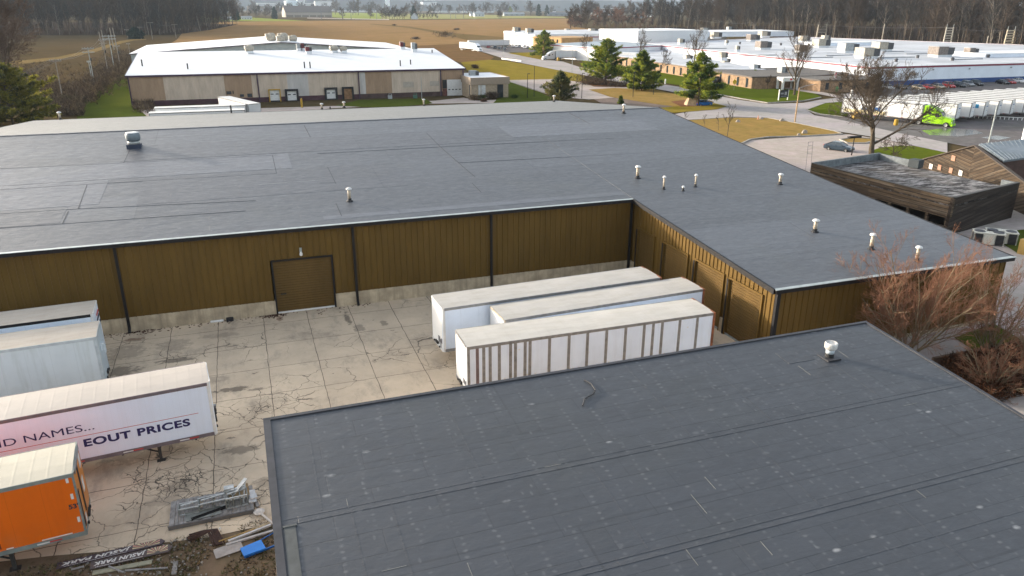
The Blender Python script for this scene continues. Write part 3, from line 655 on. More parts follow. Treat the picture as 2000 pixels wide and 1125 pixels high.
mb.build('graffiti', [mt('dark_red_scrawl', (.20, .03, .02), .6)], l4)
# --- three white trailers behind the warehouse
GBK = 'white trailers behind the warehouse'
trailer('white trailer just beyond the warehouse roof, nearest of the three there', (-15.8, 152.0, -.3), .0, GBK, L=16.5, side=TW2, top=TOPC, detail=False)
trailer('white trailer lying behind another white trailer beyond the warehouse roof', (-15.2, 156.8, 0), 0, GBK, side=TW2, top=TOPC, detail=False)
trailer('white trailer pointing at the tan dock wall, set across the other two', (2.6, 157.4, 0), math.atan2(15, -5.6), GBK, side=TW2, top=TOPC, detail=False)
# --- row at the far right
GR = 'white trailers parked in a row on the far right lot'
dx, dy = -.42, .906; ang = math.atan2(dy, dx)
BLUEL = mt('blue_mark', (.02, .11, .30), .5)
base = trailer('white trailer in the row on the right lot, rear end towards the barn', (0, 0, 0), 0, GR, side=TW2, top=TOPC, detail=False, wheels=True)
mb = MB(); mb.box(-.028, -.013, -.7, .5, 3.0, 3.16); mb.box(-.028, -.013, -.5, .2, 2.2, 2.26); mb.build('nose_marking', BLUEL, base)
rowl = ['first white trailer of the row, beside the lime green truck', 'second white trailer of the row counting from the lime green truck', 'white trailer third from the green truck in the row, blue mark on its side',
        'fourth white trailer of the row counting from the lime green truck', 'fifth white trailer from the green truck, half cut by the photo edge']
for k in range(12):
    o = base if k == 0 else copy_tree(base)
    o.location = (137.9+4.35*k, 115.3+.45*k, 0); o.rotation_euler = (0, 0, ang)
    o['label'] = rowl[k] if k < 5 else 'white trailer whose long roof runs out of the right edge of the photo'
    if k == 2:
        mb = MB(); mb.box(1.2, 3.0, 1.297, 1.303, 2.7, 3.5); mb.box(1.9, 2.4, 1.297, 1.303, 1.9, 2.7); mb.build('side_marking', mt('sky_blue_mark', (.02, .22, .42), .5), o)

# ================================================================== trucks
GLASS = NT('dark_glass').out((.02, .03, .04), .08, 0, .8)
def tractor(label, loc, rz, paint, group=None, hood=True):
    """local x: from the bumper (0) backwards"""
    T = thing('semi_truck', label, 'truck', loc, rz, group); hw = 1.22
    mb = MB()
    def ring(x, w_, z0, z1, r=.12): return [(x, -w_, z0), (x, -w_, z1-r), (x, -w_+r, z1), (x, w_-r, z1), (x, w_, z1-r), (x, w_, z0)]
    secs = [ring(.1, .82, .55, 1.35), ring(.35, .98, .5, 1.75), ring(1.75, 1.10, .6, 2.02), ring(1.95, 1.16, .6, 2.08), ring(2.35, 1.2, .6, 2.75), ring(2.75, 1.2, .6, 3.1), ring(3.6, 1.22, .6, 3.55), ring(4.7, 1.24, .6, 3.95), ring(5.5, 1.24, .6, 4.0)]
    for a, b in zip(secs, secs[1:]):
        for i in range(5): mb.quad(a[i], a[i+1], b[i+1], b[i])
        mb.quad(a[5], a[0], b[0], b[5])
    mb.quad(*secs[0][::-1]); mb.quad(*secs[-1]); mb.build('cab', paint, T)
    mb = MB(); mb.quad((1.99, -1.02, 2.12), (1.99, 1.02, 2.12), (2.41, .98, 2.80), (2.41, -.98, 2.80)); mb.v = [(x-.035, y, z+.02) for x, y, z in mb.v]; mb.build('windscreen', GLASS, T)
    for s in (-1, 1):
        mb = MB(); mb.quad((2.45, s*1.232, 1.9), (3.3, s*1.235, 1.9), (3.3, s*1.232, 2.65), (2.75, s*1.225, 2.65)); mb.build('side_window', GLASS, T)
        mb = MB(); mb.box(4.1, 4.6, s*1.25-.01, s*1.25+.01, 2.3, 2.7); mb.build('sleeper_window', GLASS, T)
        mb = MB(); mb.obox((2.35, s*1.5, 2.3), .12, .22, .5); mb.beam((2.4, s*1.2, 2.3), (2.37, s*1.42, 2.3), .05, .05); mb.build('mirror', BLACKP, T)
        mb = MB(); mb.obox((.24, s*.78, 1.05), .14, .3, .22); mb.build('headlight', mt('lamp_glass', (.75, .75, .72), .15), T)
        mb = MB(); mb.tube([(3.9, s*.95, .75), (5.3, s*.95, .75)], .3, 10); mb.build('fuel_tank', RIM, T)
        wheel(T, 1.15, s*1.05, .52, .52, .3)
        for x in (6.1, 7.4): wheel(T, x, s*.97, .52, .52, .56)
    mb = MB(); mb.box(.075, .1, -.5, .5, .75, 1.55)
    mb.build('grille', GREYRAIL, T)
    mb = MB(); mb.box(-.05, .3, -1.15, 1.15, .35, .72); mb.build('bumper', paint, T)
    mb = MB(); mb.box(1.0, 8.0, -.45, -.3, .65, .95); mb.box(1.0, 8.0, .3, .45, .65, .95); mb.box(5.9, 7.6, -.5, .5, .95, 1.12); mb.build('chassis', CHASSIS, T)
    return T
LIME = NT('lime_paint').out((.30, .60, .015), .25, 0, .6)
TPW = NT('truck_white').out((.75, .76, .78), .3, 0, .5); TPG = NT('truck_silver').out((.45, .46, .48), .3, .3, .5)
# lime truck with its trailer: nose at the lower right, running back to the upper left
hx, hy = -.436, .90; a_ = math.atan2(hy, hx)
P = G(1852, 249)
tractor('lime green semi truck with sleeper cab parked at the end of the white trailers', (P.x+.6, P.y-.6, 0), a_, LIME)
TG = trailer('white trailer with blue and cream lower markings hitched behind the lime green truck', (P.x+.6+hx*5.7, P.y-.6+hy*5.7, 0), a_, 'trailers hitched to trucks', side=TW2, top=TOPC, detail=False)
mb = MB(); mb.box(7, 15.6, 1.297, 1.303, 1.3, 2.0); mb.m = 1; mb.box(8.2, 9.6, 1.297, 1.304, 2.0, 2.8); mb.box(10.2, 12.0, 1.297, 1.304, 2.02, 2.4); mb.build('side_marking', [mt('cream_mark', (.72, .62, .36), .5), BLUEL], TG)
P = G(939, 101)
tractor('white semi truck driving away from the far parking lot on the access road', (P.x, P.y, 0), math.atan2(.98, -.2), TPW)
trailer('white trailer hitched to the white truck on the far access road', (P.x-.2*5.9, P.y+.98*5.9, 0), math.atan2(.98, -.2), 'trailers hitched to trucks', side=TW2, top=TOPC, detail=False)
trailer('grey white trailer standing behind the red cars near the far white hall', (127.5, 432.5, 0), .12, 'trailers hitched to trucks', L=26, side=panel_mat('trailer_grey', (.52, .54, .56), .1), top=TOPC, detail=False)
P = G(1059, 118)
tractor('silver semi truck pulling a long white trailer by the roadside pine', (P.x, P.y, 0), .02, TPG)
trailer('long white trailer hitched to the silver truck beside the roadside pine', (P.x+5.8, P.y+.1, 0), .02, 'trailers hitched to trucks', L=17.2, side=panel_mat('trailer_shade', (.60, .62, .64), .1), top=TOPC, detail=False)  # white side greyed: its shade is put into the colour
P = G(2085, 300)
tractor('white truck cab with exhaust stack peeping over the metal roof at the right edge', (P.x, P.y+1.5, 0), math.atan2(-.5, .9)+math.pi, TPW)

# ================================================================== cars
def car(label, loc, rz, paint, group=None, suv=False, truck=False, name='parked_car'):
    T = thing(name, label, 'car', loc, rz, group); L = 4.7; h = 1.72 if suv else 1.45; hw = .9
    def sec(x, w_, z0, zb): return [(x, -w_*.92, z0), (x, -w_, z0+.22), (x, -w_, zb-.14), (x, -w_*.86, zb), (x, w_*.86, zb), (x, w_, zb-.14), (x, w_, z0+.22), (x, w_*.92, z0)]
    bb = .95 if not suv else 1.08
    ss = [sec(0, .66, .34, .62), sec(.12, .80, .25, .74), sec(.7, .88, .22, .86), sec(1.35, .9, .2, bb-.03), sec(2.4, .9, .2, bb), sec(3.6, .9, .2, bb+.03), sec(4.25, .88, .22, bb+(.04 if not suv else .06)), sec(4.6, .82, .28, bb-.04), sec(4.7, .70, .40, bb-.2)]
    mb = MB()
    for a, b in zip(ss, ss[1:]):
        for i in range(7): mb.quad(a[i], b[i], b[i+1], a[i+1])
        mb.quad(a[7], b[7], b[0], a[0])
    mb.quad(*ss[0]); mb.quad(*ss[-1][::-1]); mb.build('body', paint, T, smooth=False)
    x0, x1, x2, x3 = (1.2, 2.05, 3.35, 4.35) if not suv else (1.25, 1.95, 4.1, 4.62)
    if truck: x2, x3 = 3.0, 3.15
    g = [(x0, .80, bb-.02), (x1, .64, h-.03), (x2, .64, h-.03), (x3, .78, bb+.02)]
    mb = MB()
    for s in (-1, 1): q = [(x, s*y, z) for x, y, z in g]; mb.quad(*(q if s < 0 else q[::-1]))
    for (a, b) in ((g[0], g[1]), (g[2], g[3])): mb.quad((a[0], -a[1], a[2]), (a[0], a[1], a[2]), (b[0], b[1], b[2]), (b[0], -b[1], b[2]))
    mb.build('windows', GLASS, T)
    mb = MB(); mb.prism([(x1-.04, -.6), (x2+.05, -.6), (x2+.05, .6), (x1-.04, .6)], h-.035, h)
    for s in (-1, 1):
        xm = (x1+x2)/2
        mb.beam((xm, s*.645, h-.03), (xm+.02, s*.83, bb), .08, .03); mb.beam((x1, s*.64, h-.02), (x0+.02, s*.81, bb-.01), .06, .06); mb.beam((x2, s*.64, h-.02), (x3-.02, s*.79, bb+.02), .1, .06)
    mb.build('roof', paint, T)
    for s in (-1, 1):
        for x in (.88, 3.72): wheel(T, x, s*.80, .33, .33, .22)
        mb = MB(); mb.obox((.12, s*.62, .62), .14, .26, .12); mb.build('headlight', mt('lamp_glass', (.75, .75, .72), .15), T)
        mb = MB(); mb.obox((4.62, s*.66, .82), .1, .26, .14); mb.build('tail_light', REDTAPE, T)
        mb = MB(); mb.obox((1.5, s*.98, .95), .1, .16, .11); mb.build('mirror', paint, T)
    return T
def paint(name, col): return NT(name).out(col, .22, .15, .6)
PB, PK, PRD, PWH, PGY, PTN = paint('blue_grey_paint', (.038, .058, .082)), paint('black_paint', (.012, .013, .015)), paint('red_paint', (.34, .018, .02)), paint('white_car_paint', (.72, .72, .71)), paint('grey_paint', (.20, .21, .22)), paint('tan_paint', (.30, .25, .18))
P = G(1668, 299)
car('blue grey sedan standing alone on the concrete beside the bare tree', (P.x+.2, P.y+.5, 0), math.atan2(3.3, -2.8)-.28, PB)
GC = 'cars parked in front of the blue banded white wall'
for k, (px, py, pc, suv, lb) in enumerate(((1742, 176, PWH, 0, 'white car behind the bare tree, leftmost of the cars below the blue band'), (1768, 176, PK, 0, 'black car seen through bare branches below the blue band'), (1803, 177, PTN, 0, 'tan car seen through bare branches beside the red hatchback'),
        (1822, 176, PRD, 0, 'dull red car just left of the pale tan sedan below the blue band'), (1843, 175, PTN, 0, 'pale tan sedan between the two red cars'), (1862, 173, PRD, 1, 'bright red tall hatchback below the blue band'), (1882, 172, PK, 1, 'black car next to the bright red hatchback'),
        (1900, 170, PGY, 1, 'dark car between black car and silver roofed one below the blue band'), (1917, 169, PK, 1, 'dark car with silver roof standing a little apart below the blue band'), (1968, 166, PK, 0, 'black car near the photo edge left of the maroon car'), (1981, 165, PRD, 0, 'maroon car near the right edge under the blue band'), (1999, 163, PWH, 0, 'white car cut by the right edge under the blue band'))):
    P = G(px, py); car(lb, (P.x, P.y, 0), math.atan2(.97, .25), pc, GC, bool(suv))
GF = 'cars in the far parking lot by the white hall'
for px, py, pc, suv, lb in ((953, 94, PRD, 0, 'red car at the left end of the far parking lot'), (962, 92, PWH, 0, 'white car between red and black cars in the far lot'), (966, 96, PK, 1, 'black car nearest the white truck in the far lot'), (975, 97, PK, 0, 'second black car in the near row of the far lot'), (985, 99, PK, 0, 'black car at the right end of the near row in the far lot'), (992, 90, PRD, 1, 'red van below the end of the grey trailer in the far lot'),
        (1001, 92, PWH, 0, 'white car right of the red van in the far lot'), (1008, 93, PWH, 0, 'second white car in the far row by the hall wall'), (1014, 94, PGY, 1, 'grey car between the white ones by the hall wall'), (1024, 95, PWH, 1, 'white car nearest the tan brick front'), (1031, 96, PGY, 0, 'grey car close to the tan brick front')):
    P = G(px, py); car(lb, (P.x, P.y, 0), R(65), pc, GF, bool(suv))
P = G(1388, 164); car('black car on the lawn drive behind the middle pine', (P.x, P.y, 0), .1, PK, None, True)
P = G(1378, 206); car('small blue vehicle under the lowest branches of the large pine', (P.x+1.4, P.y, 0), math.pi+.1, paint('bright_blue_paint', (.01, .12, .38)))
P = G(1222, 127); car('dark car under the white porch of the offices', (P.x, P.y+1, 0), 1.2, PK, None, True)
# ================================================================== dock building with the white roof
def pxy(y, p): q = onY(p[0], p[1], y); return q.x, q.z
WROOF = mt('white_membrane', (.66, .675, .69), .6, .04, .3); PLUM = mt('plum_trim', (.045, .02, .05), .5, .1)
TANL = wall_mat('tan_panel_light', (.52, .425, .335)); TAND = wall_mat('tan_panel_dark', (.34, .235, .155)); TANG = wall_mat('tan_panel_grey', (.48, .455, .43)); BRN = mt('brown_band', (.075, .045, .040), .8, .3, .7)
PURP = mt('purple_brown_band', (.070, .032, .040), .8, .25, .7)
DK = thing('dock_building', 'long tan panelled dock building with a bright white roof beyond the warehouse', 'warehouse', (16, 196.5, 0))
bx0, bx1, by0, bz, ry, rz_, by1 = -23.8, 56.6, 196.5, 6.95, 230.0, 10.35, 264.0
segs = [(-23.8, -16.3, TAND), (-16.3, -3.0, TANL), (-3.0, 3.2, TAND), (3.2, 11.5, TANL), (11.5, 16.5, TANG), (16.5, 29.2, TANL), (29.2, 30.6, TANG), (30.6, 37.3, TAND), (37.3, 50.3, TANL), (50.3, 56.6, TAND)]
for a, b, m_ in segs:
    q = MB(); ribs(q, (a, by0), (b, by0), lambda u: 1.15, lambda u: bz-.05, .6, .04); q.build('wall_panel', m_, DK, world=True)
q = MB(); ribs(q, (bx1, by0), (bx1, by1), lambda u: .2, lambda u: bz+(rz_-bz)*(1-abs(by0+u-ry)/(ry-by0))-.05, .6, .04); ribs(q, (bx1, by1), (bx0, by1), lambda u: .2, lambda u: bz-.05, .6, .04)
ribs(q, (bx0, by1), (bx0, by0), lambda u: .2, lambda u: bz+(rz_-bz)*(1-abs(by1-u-ry)/(ry-by0))-.05, .6, .04); q.build('wall', TANL, DK, world=True)
q = MB(); q.box(bx0, 29.0, by0-.1, by0+.2, -.6, 1.16); q.m = 1; q.box(29.0, bx1, by0-.1, by0+.2, -.6, 1.16); q.build('base_band', [PURP, BRN], DK, world=True)
q = MB(); e = .3
q.prism([(bx0-e, by0-e), (bx1+e, by0-e), (bx1+e, ry), (bx0-e, ry)], [bz-.2, bz-.2, rz_-.2, rz_-.2], [bz, bz, rz_, rz_]); q.prism([(bx0-e, ry), (bx1+e, ry), (bx1+e, by1+e), (bx0-e, by1+e)], [rz_-.2, rz_-.2, bz-.2, bz-.2], [rz_, rz_, bz, bz])
q.build('roof', WROOF, DK, world=True)
q = MB(); q.box(bx0-e, bx1+e, by0-e-.12, by0-e-.005, bz-.42, bz-.02); q.build('gutter', PLUM, DK, world=True)
q = MB(); 
for s in (bx0-e-.1, bx1+e+.005): q.prism([(s, by0-e), (s+.1, by0-e), (s+.1, ry), (s, ry)], [bz-.4]*2+[rz_-.4]*2, [bz+.03]*2+[rz_+.03]*2)
q.build('roof_trim', PLUM, DK, world=True)
for x in (-23.6, 4.6, 28.9, 50.2, 56.3): q = MB(); q.box(x-.13, x+.13, by0-.35, by0-.1, 0, bz-.3); q.build('downspout', PLUM, DK, world=True)
def dock(x0, x1, z0, z1, frame, panel, seal=.5, extra=True):
    q = MB(); q.box(x0-seal, x0, by0-.5, by0-.02, z0-.3, z1+seal); q.box(x1, x1+seal, by0-.5, by0-.02, z0-.3, z1+seal); q.box(x0, x1, by0-.5, by0-.02, z1, z1+seal)
    d = q.build('dock_shelter', frame, DK, world=True)
    q = MB(); n = 5
    for k in range(n): q.box(x0, x1, by0-.14, by0-.05, z0+(z1-z0)*k/n, z0+(z1-z0)*(k+.97)/n)
    q.m = 1
    if extra: zc = z0+(z1-z0)*.62; xm = (x0+x1)/2; q.box(xm-.95, xm-.25, by0-.155, by0-.14, zc-.12, zc+.12); q.box(xm+.25, xm+.95, by0-.155, by0-.14, zc-.12, zc+.12)
    c = q.build('dock_door', [panel, BLACKP], DK, world=True); c.parent = d
    q = MB(); q.box(x0, x1, by0-.6, by0-.1, -.5, z0-.05); q.build('dock_pit', BLACKP, DK, world=True)
YEL = mt('yellow_paint', (.42, .25, .02), .5, .15)
dock(7.1, 9.4, .3, 2.75, YEL, WHITEP, .25); dock(11.2, 13.4, .2, 2.4, BLACKP, WHITEP, .5); dock(20.7, 22.9, .3, 2.5, BLACKP, WHITEP, .5); dock(25.0, 27.0, -.1, 2.6, BLACKP, mt('cardboard_panel', (.28, .155, .075), .8, .3), .45, False)
q = MB(); q.box(51.9, 56.0, by0-.16, by0-.02, .02, 4.1); q.m = 1
for k in range(4): q.box(52.2+k*.95, 52.75+k*.95, by0-.175, by0-.16, 1.45, 1.7)
q.build('tall_door', [WHITEP, BLACKP], DK, world=True)
q = MB(); q.box(50.7, 51.8, by0-.15, by0-.02, 1.9, 4.1); q.build('side_door', BLACKP, DK, world=True)
q = MB(); q.box(50.7, 51.8, by0-.15, by0-.02, -.1, 1.8); q.build('brick_patch', mt('red_brick_patch', (.16, .065, .05), .9, .3, 3), DK, world=True)
for x0, x1, z0, z1 in ((40.2, 43.0, 2.45, 3.85), (47.3, 49.8, 2.6, 3.85)): q = MB(); q.box(x0, x1, by0-.08, by0-.02, z0, z1); q.build('covered_window', mt('tan_cover', (.40, .35, .29), .7, .1), DK, world=True)
for x0, x1, z0, z1 in ((-2.8, -1.7, 2.1, 2.8), (-1.4, -1.15, 2.2, 2.9), (.2, 1.1, 1.4, 2.0), (1.9, 3.0, 1.3, 2.1)): q = MB(); q.box(x0, x1, by0-.09, by0-.02, z0, z1); q.build('window', GLASS, DK, world=True)
for px, py, ln in ((278, 127, 1.6), (367, 133, 1.4), (595, 131, 1.6), (606, 131, 1.6), (782, 127, 1.5), (802, 124, 1.3), (844, 101, .9)):
    zf = lambda y: bz+(rz_-bz)*(1-abs(y-ry)/(ry-by0)) if y > by0 else bz
    roof_vent(px, py+2, DK, ln, .16, 'dark', zf)
RTU = mt('rooftop_unit', (.40, .36, .29), .6, .2, 2, streak=.5); RTUD = mt('unit_louvre', (.07, .07, .075), .6, .2); RDU = mt('red_unit', (.13, .02, .025), .6, .2); GRU = mt('grey_unit', (.34, .36, .36), .6, .2)
def rooftop(par, x, y, z, sx=2.6, sy=1.8, sz=1.5, rz=0, body=None, name='rooftop_unit', curb=True):
    """a unit on its white curb: housing, louvred end, hood"""
    M = Matrix.Rotation(rz, 3, 'Z'); c = Vector((x, y, z))
    def P(a, b, h): return tuple(c+M @ Vector((a, b, h)))
    q = MB(); cz = .75 if curb else .15
    q.obox(P(0, 0, cz/2-.15), sx*.9, sy*.9, cz+.3, rz); u = q.build(name, WROOF, par, world=True)
    q = MB(); q.obox(P(-sx*.19, 0, cz+sz/2), sx*.60, sy, sz, rz)
    for k in range(6): q.obox(P(-sx*.44+k*sx*.10, -sy/2, cz+sz/2), .05, .06, sz*.96, rz)
    o = q.build('housing', body or RTU, par, world=True); o.parent = u
    q = MB(); q.obox(P(sx*.31, 0, cz+sz*.45), sx*.39, sy*.98, sz*.90, rz)
    for k in range(5): q.obox(P(sx*.31, -sy*.5, cz+sz*(.1+.17*k)), sx*.36, .1, .06, rz)
    o = q.build('louvre', RTUD, par, world=True); o.parent = u
    q = MB(); a = [P(-sx*.5, -sy*.5, cz+sz), P(sx*.24, -sy*.5, cz+sz), P(sx*.24, -sy*.62, cz+sz*.7), P(-sx*.5, -sy*.62, cz+sz*.7)]
    q.obox(P(-sx*.12, 0, cz+sz+.04), sx*.78, sy*1.06, .08, rz); o = q.build('lid', GREYRAIL, par, world=True); o.parent = u
    return u
def fanunit(par, x, y, z, s=1.0):
    q = MB(); q.obox((x, y, z+.3), 1.5*s, 1.5*s, .6); u = q.build('rooftop_unit', WROOF, par, world=True)
    q = MB(); q.lathe((x, y, z), [(.6*s, .6), (.95*s, .75), (1.0*s, 1.3*s), (.85*s, 1.7*s), (.5*s, 1.95*s)], 14); o = q.build('hood', RTU, par, True, True); o.parent = u
    q = MB(); q.tube([(x-1.1*s, y-.2, z+1.1*s), (x-.3*s, y, z+1.3*s)], [.75*s, .55*s], 12); o = q.build('intake', RTU, par, True, True); o.parent = u
def on_dock(px, py): # ridge-side points of the white roof
    d = ray(px, py); t = (bz-CH-(rz_-bz)/(ry-by0)*by0)/(d.z-(rz_-bz)/(ry-by0)*d.y); return Vector((0, 0, CH))+d*t
P = on_dock(489, 104); fanunit(DK, P.x, P.y, P.z, 1.1); P = on_dock(670, 103); fanunit(DK, P.x-2.2, P.y+1, P.z, 1.05); fanunit(DK, P.x+.3, P.y-.2, P.z, .9)
P = on_dock(603, 105); rooftop(DK, P.x, P.y, P.z, 1.7, 1.5, 1.1, 0, RDU); P = on_dock(593, 99); rooftop(DK, P.x, ry-1, rz_-.2, 1.4, 1.3, 1.3, 0, RDU)
P = on_dock(585, 98); rooftop(DK, P.x, ry-1, rz_-.2, 1.6, 1.3, 1.1, 0, GRU); P = on_dock(809, 101); rooftop(DK, P.x, P.y, P.z, 1.6, 1.5, 1.7, 0, GRU); P = on_dock(788, 97); rooftop(DK, P.x, ry-.6, rz_-.2, 1.5, 1.3, 1.3, 0, RDU)

# annex with the flat roof
OF = thing('office_annex', 'small flat roofed tan office block beside the dock building, shrubs at its foot', 'building', (61, 190, 0))
a0 = G(921, 194); ax0, ax1, ay0, ay1, az = a0.x+.3, 66.0, 187.6, 203.5, 0
az = onY(921, 152, ay0).z
q = MB(); q.box(ax0, ax1, ay0+.25, ay1, 0, az-1.7); q.build('wall', mt('tan_block', (.36, .285, .20), .85, .2, 2), OF, world=True)
q = MB(); q.box(ax0-.25, ax1+.25, ay0, ay0+.25, az-1.75, az); q.box(ax0-.25, ax1+.25, ay1, ay1+.25, az-1.75, az); q.box(ax0-.25, ax0-.001, ay0+.25, ay1, az-1.75, az); q.box(ax1+.001, ax1+.25, ay0+.25, ay1, az-1.75, az); q.build('fascia', mt('tan_fascia', (.30, .235, .175), .7, .1), OF, world=True)
q = MB(); q.box(ax0, ax1, ay0+.25, ay1, az-.6, az-.12); q.build('roof', WROOF, OF, world=True)
for x0, x1 in ((1.9, 2.5), (2.7, 3.8)): q = MB(); q.box(ax0+x0, ax0+x1, ay0+.17, ay0+.24, .9, az-1.9); q.build('window', mt('pale_blind', (.52, .52, .50), .4), OF, world=True)
q = MB(); q.box(ax0+7.0, ax0+8.6, ay0+.15, ay0+.24, .05, az-1.85); q.build('door', GLASS, OF, world=True)
q = MB(); q.box(ax0-.03, ax0-.001, ay0+1.4, ay0+2.0, .8, az-1.9); q.build('window', GLASS, OF, world=True)
rooftop(OF, ax0+3.2, ay0+8.5, az-.3, 2.4, 1.6, 1.2, 0, GRU, curb=False)
# grey gabled hall behind
GH = thing('gabled_hall', 'grey gabled hall with white roof standing behind the dock building', 'warehouse', (26, 300, 0))
gy = 290.0
pk = onY(548, 82, gy); gl = onY(330, 99, gy); gr = onY(790, 99, gy); gz = min(gl.z, gr.z)
gy2 = 352.0; hx_, hz = pk.x, pk.z; gx0, gx1 = gl.x-12, gr.x+4; s_ = (pk.z-gl.z)/(pk.x-gl.x); ez0 = hz-s_*(hx_-gx0); ez1 = hz-s_*(gx1-hx_)
q = MB(); q.prism([(gx0, gy), (gx1, gy), (gx1, gy2), (gx0, gy2)], 0, .3)
q.quad((gx0, gy, .3), (gx1, gy, .3), (gx1, gy, ez1-.15), (hx_, gy, hz-.15), (gx0, gy, ez0-.15)); q.quad((gx1, gy2, .3), (gx0, gy2, .3), (gx0, gy2, ez0-.15), (hx_, gy2, hz-.15), (gx1, gy2, ez1-.15))
q.quad((gx0, gy2, .3), (gx0, gy, .3), (gx0, gy, ez0-.15), (gx0, gy2, ez0-.15)); q.quad((gx1, gy, .3), (gx1, gy2, .3), (gx1, gy2, ez1-.15), (gx1, gy, ez1-.15))
q.build('wall', mt('grey_gable', (.33, .37, .37), .6, .1, .5), GH, world=True)
q = MB(); q.prism([(gx0-.5, gy-.5), (hx_, gy-.5), (hx_, gy2+.5), (gx0-.5, gy2+.5)], [ez0-.15, hz-.15, hz-.15, ez0-.15], [ez0, hz, hz, ez0]); q.prism([(hx_, gy-.5), (gx1+.5, gy-.5), (gx1+.5, gy2+.5), (hx_, gy2+.5)], [hz-.15, ez1-.15, ez1-.15, hz-.15], [hz, ez1, ez1, hz])
q.build('roof', WROOF, GH, world=True)
q = MB(); q.prism([(gx0-.5, gy-.62), (hx_, gy-.62), (hx_, gy-.505), (gx0-.5, gy-.505)], [ez0-.3, hz-.3, hz-.3, ez0-.3], [ez0+.02, hz+.02, hz+.02, ez0+.02]); q.prism([(hx_, gy-.62), (gx1+.5, gy-.62), (gx1+.5, gy-.505), (hx_, gy-.505)], [hz-.3, ez1-.3, ez1-.3, hz-.3], [hz+.02, ez1+.02, ez1+.02, hz+.02]); q.build('roof_trim', mt('purple_grey_trim', (.10, .09, .12), .5), GH, world=True)
for px in (540, 564): P = onY(px, 79, gy+8); fanunit(GH, P.x-1.5, gy+12, hz-.6, 1.7); fanunit(GH, P.x+1.5, gy+5, hz-.5, 1.35)

# ================================================================== the big white plant on the right
PW = mt('plant_white', (.74, .79, .86), .6, .06, .3); PWS = mt('plant_white_sunny', (.66, .665, .67), .6, .04, .3); BLUEB = mt('blue_band', (.012, .055, .20), .5, .12, .5); REDS = mt('red_stripe', (.22, .025, .055), .5, .1)  # second white is a less blue copy: sunlit tone put into the colour
BRICK = mt('buff_brick', (.30, .195, .115), .9, .3, 1.2); GRAVEL = mt('grey_gravel_roof', (.115, .105, .095), .95, .3, 1.5); PROOF = mt('plant_roof', (.47, .49, .52), .7, .22, .10)
PLT = thing('factory', 'huge white factory with red stripe and blue band, roof crowded with air units', 'factory', (178.5, 182, 0))
c0 = (178.5, 182.0); c1 = (320.0, 182.0); c2 = (372.0, 262.0); c3 = (330.0, 398.0); c4 = (190.0, 343.0); PH = 5.75
hall = [c0, c1, c2, c3, c4]
q = MB(); q.prism(hall, 0, PH-.25); q.build('wall', PW, PLT, world=True)
def inset(poly, d):
    cx = sum(p[0] for p in poly)/len(poly); cy = sum(p[1] for p in poly)/len(poly)
    return [(p[0]+(cx-p[0])/math.hypot(cx-p[0], cy-p[1])*d, p[1]+(cy-p[1])/math.hypot(cx-p[0], cy-p[1])*d) for p in poly]
q = MB(); q.prism(inset(hall, .6), PH-.24, PH-.10); q.build('roof', PROOF, PLT, world=True)
def band(poly, z0, z1, th, mat, name, par, close=True):
    q = MB(); n = len(poly); 
    cx = sum(p[0] for p in poly)/n; cy = sum(p[1] for p in poly)/n
    for i in range(n if close else n-1):
        a, b = Vector(poly[i]), Vector(poly[(i+1) % n]); d = (b-a).normalized(); nn = Vector((d.y, -d.x)); 
        if nn.dot(a-Vector((cx, cy))) < 0: nn = -nn
        q.prism([tuple(a-d*th+nn*.001), tuple(b+d*th+nn*.001), tuple(b+d*th+nn*th), tuple(a-d*th+nn*th)], z0, z1)
    return q.build(name, mat, par, world=True)
band(hall, PH-.55, PH-.05, .12, REDS, 'red_stripe', PLT); band(hall, 0.02, 1.55, .06, BLUEB, 'blue_band', PLT)
band(hall, PH-.045, PH+.05, .16, WROOF, 'parapet_cap', PLT)
for x in (203, 218, 236, 252): q = MB(); q.box(x, x+.5, 181.75, 181.99, 4.3, 4.7); q.build('wall_light', GRU, PLT, world=True)
# raised parts
def raised(x0, x1, y0, y1, h, nm='raised_block', m_=None, r=0):
    cx, cy = (x0+x1)/2, (y0+y1)/2; q = MB(); q.obox((cx, cy, PH-.3+h/2), x1-x0, y1-y0, h+.3, r); b = q.build(nm, m_ or PWS, PLT, world=True)
    q = MB(); q.obox((cx, cy, PH-.15+h+.1), x1-x0+.4, y1-y0+.4, .2, r); c = q.build('block_roof', WROOF, PLT, world=True); c.parent = b
P = G(1262, 81, PH); raised(P.x-6, P.x+38, P.y+2, P.y+42, 5.2, r=.06)
P = G(1400, 74, PH); raised(P.x-10, P.x+75, P.y+25, P.y+60, 2.6, m_=PW); P = G(1650, 86, PH); raised(P.x-25, P.x+8, P.y-12, P.y, 1.3, m_=PW); P = G(1955, 104, PH); raised(P.x-30, P.x+60, P.y-18, P.y-4, 1.2, m_=PW)
units = [(1005, 66, 2.2), (1108, 64, 2.4), (1158, 66, 3.8), (1186, 66, 3.2), (1243, 66, 3), (1298, 78, 4.2), (1377, 64, 4.0), (1370, 74, 3), (1362, 78, 4.4), (1398, 74, 4.0), (1425, 60, 3.2), (1470, 80, 4.2), (1492, 72, 4.4), (1490, 96, 4.0), (1564, 102, 3.0), (1588, 96, 0), (1603, 92, 4.6), (1612, 80, 3), (1655, 102, 4.8), (1692, 113, 5.0), (1722, 99, 5.0), (1836, 110, 5.2), (1895, 109, 3.0), (1570, 82, 3.4), (1330, 86, 2.0), (1412, 116, 1.8), (1440, 100, 1.2), (1419, 87, 1)]
for px, py, s in units:
    if s == 0: continue
    P = G(px, py, PH); k = s/4.2
    rooftop(PLT, P.x, P.y, PH-.1, s*1.5, s*.9, min(.9+s*.42, 2.8), .05 if px < 1700 else .0, [RTU, RTU, mt('unit_dark', (.20, .17, .15), .7, .3), GRU][(px*7+py) % 4])
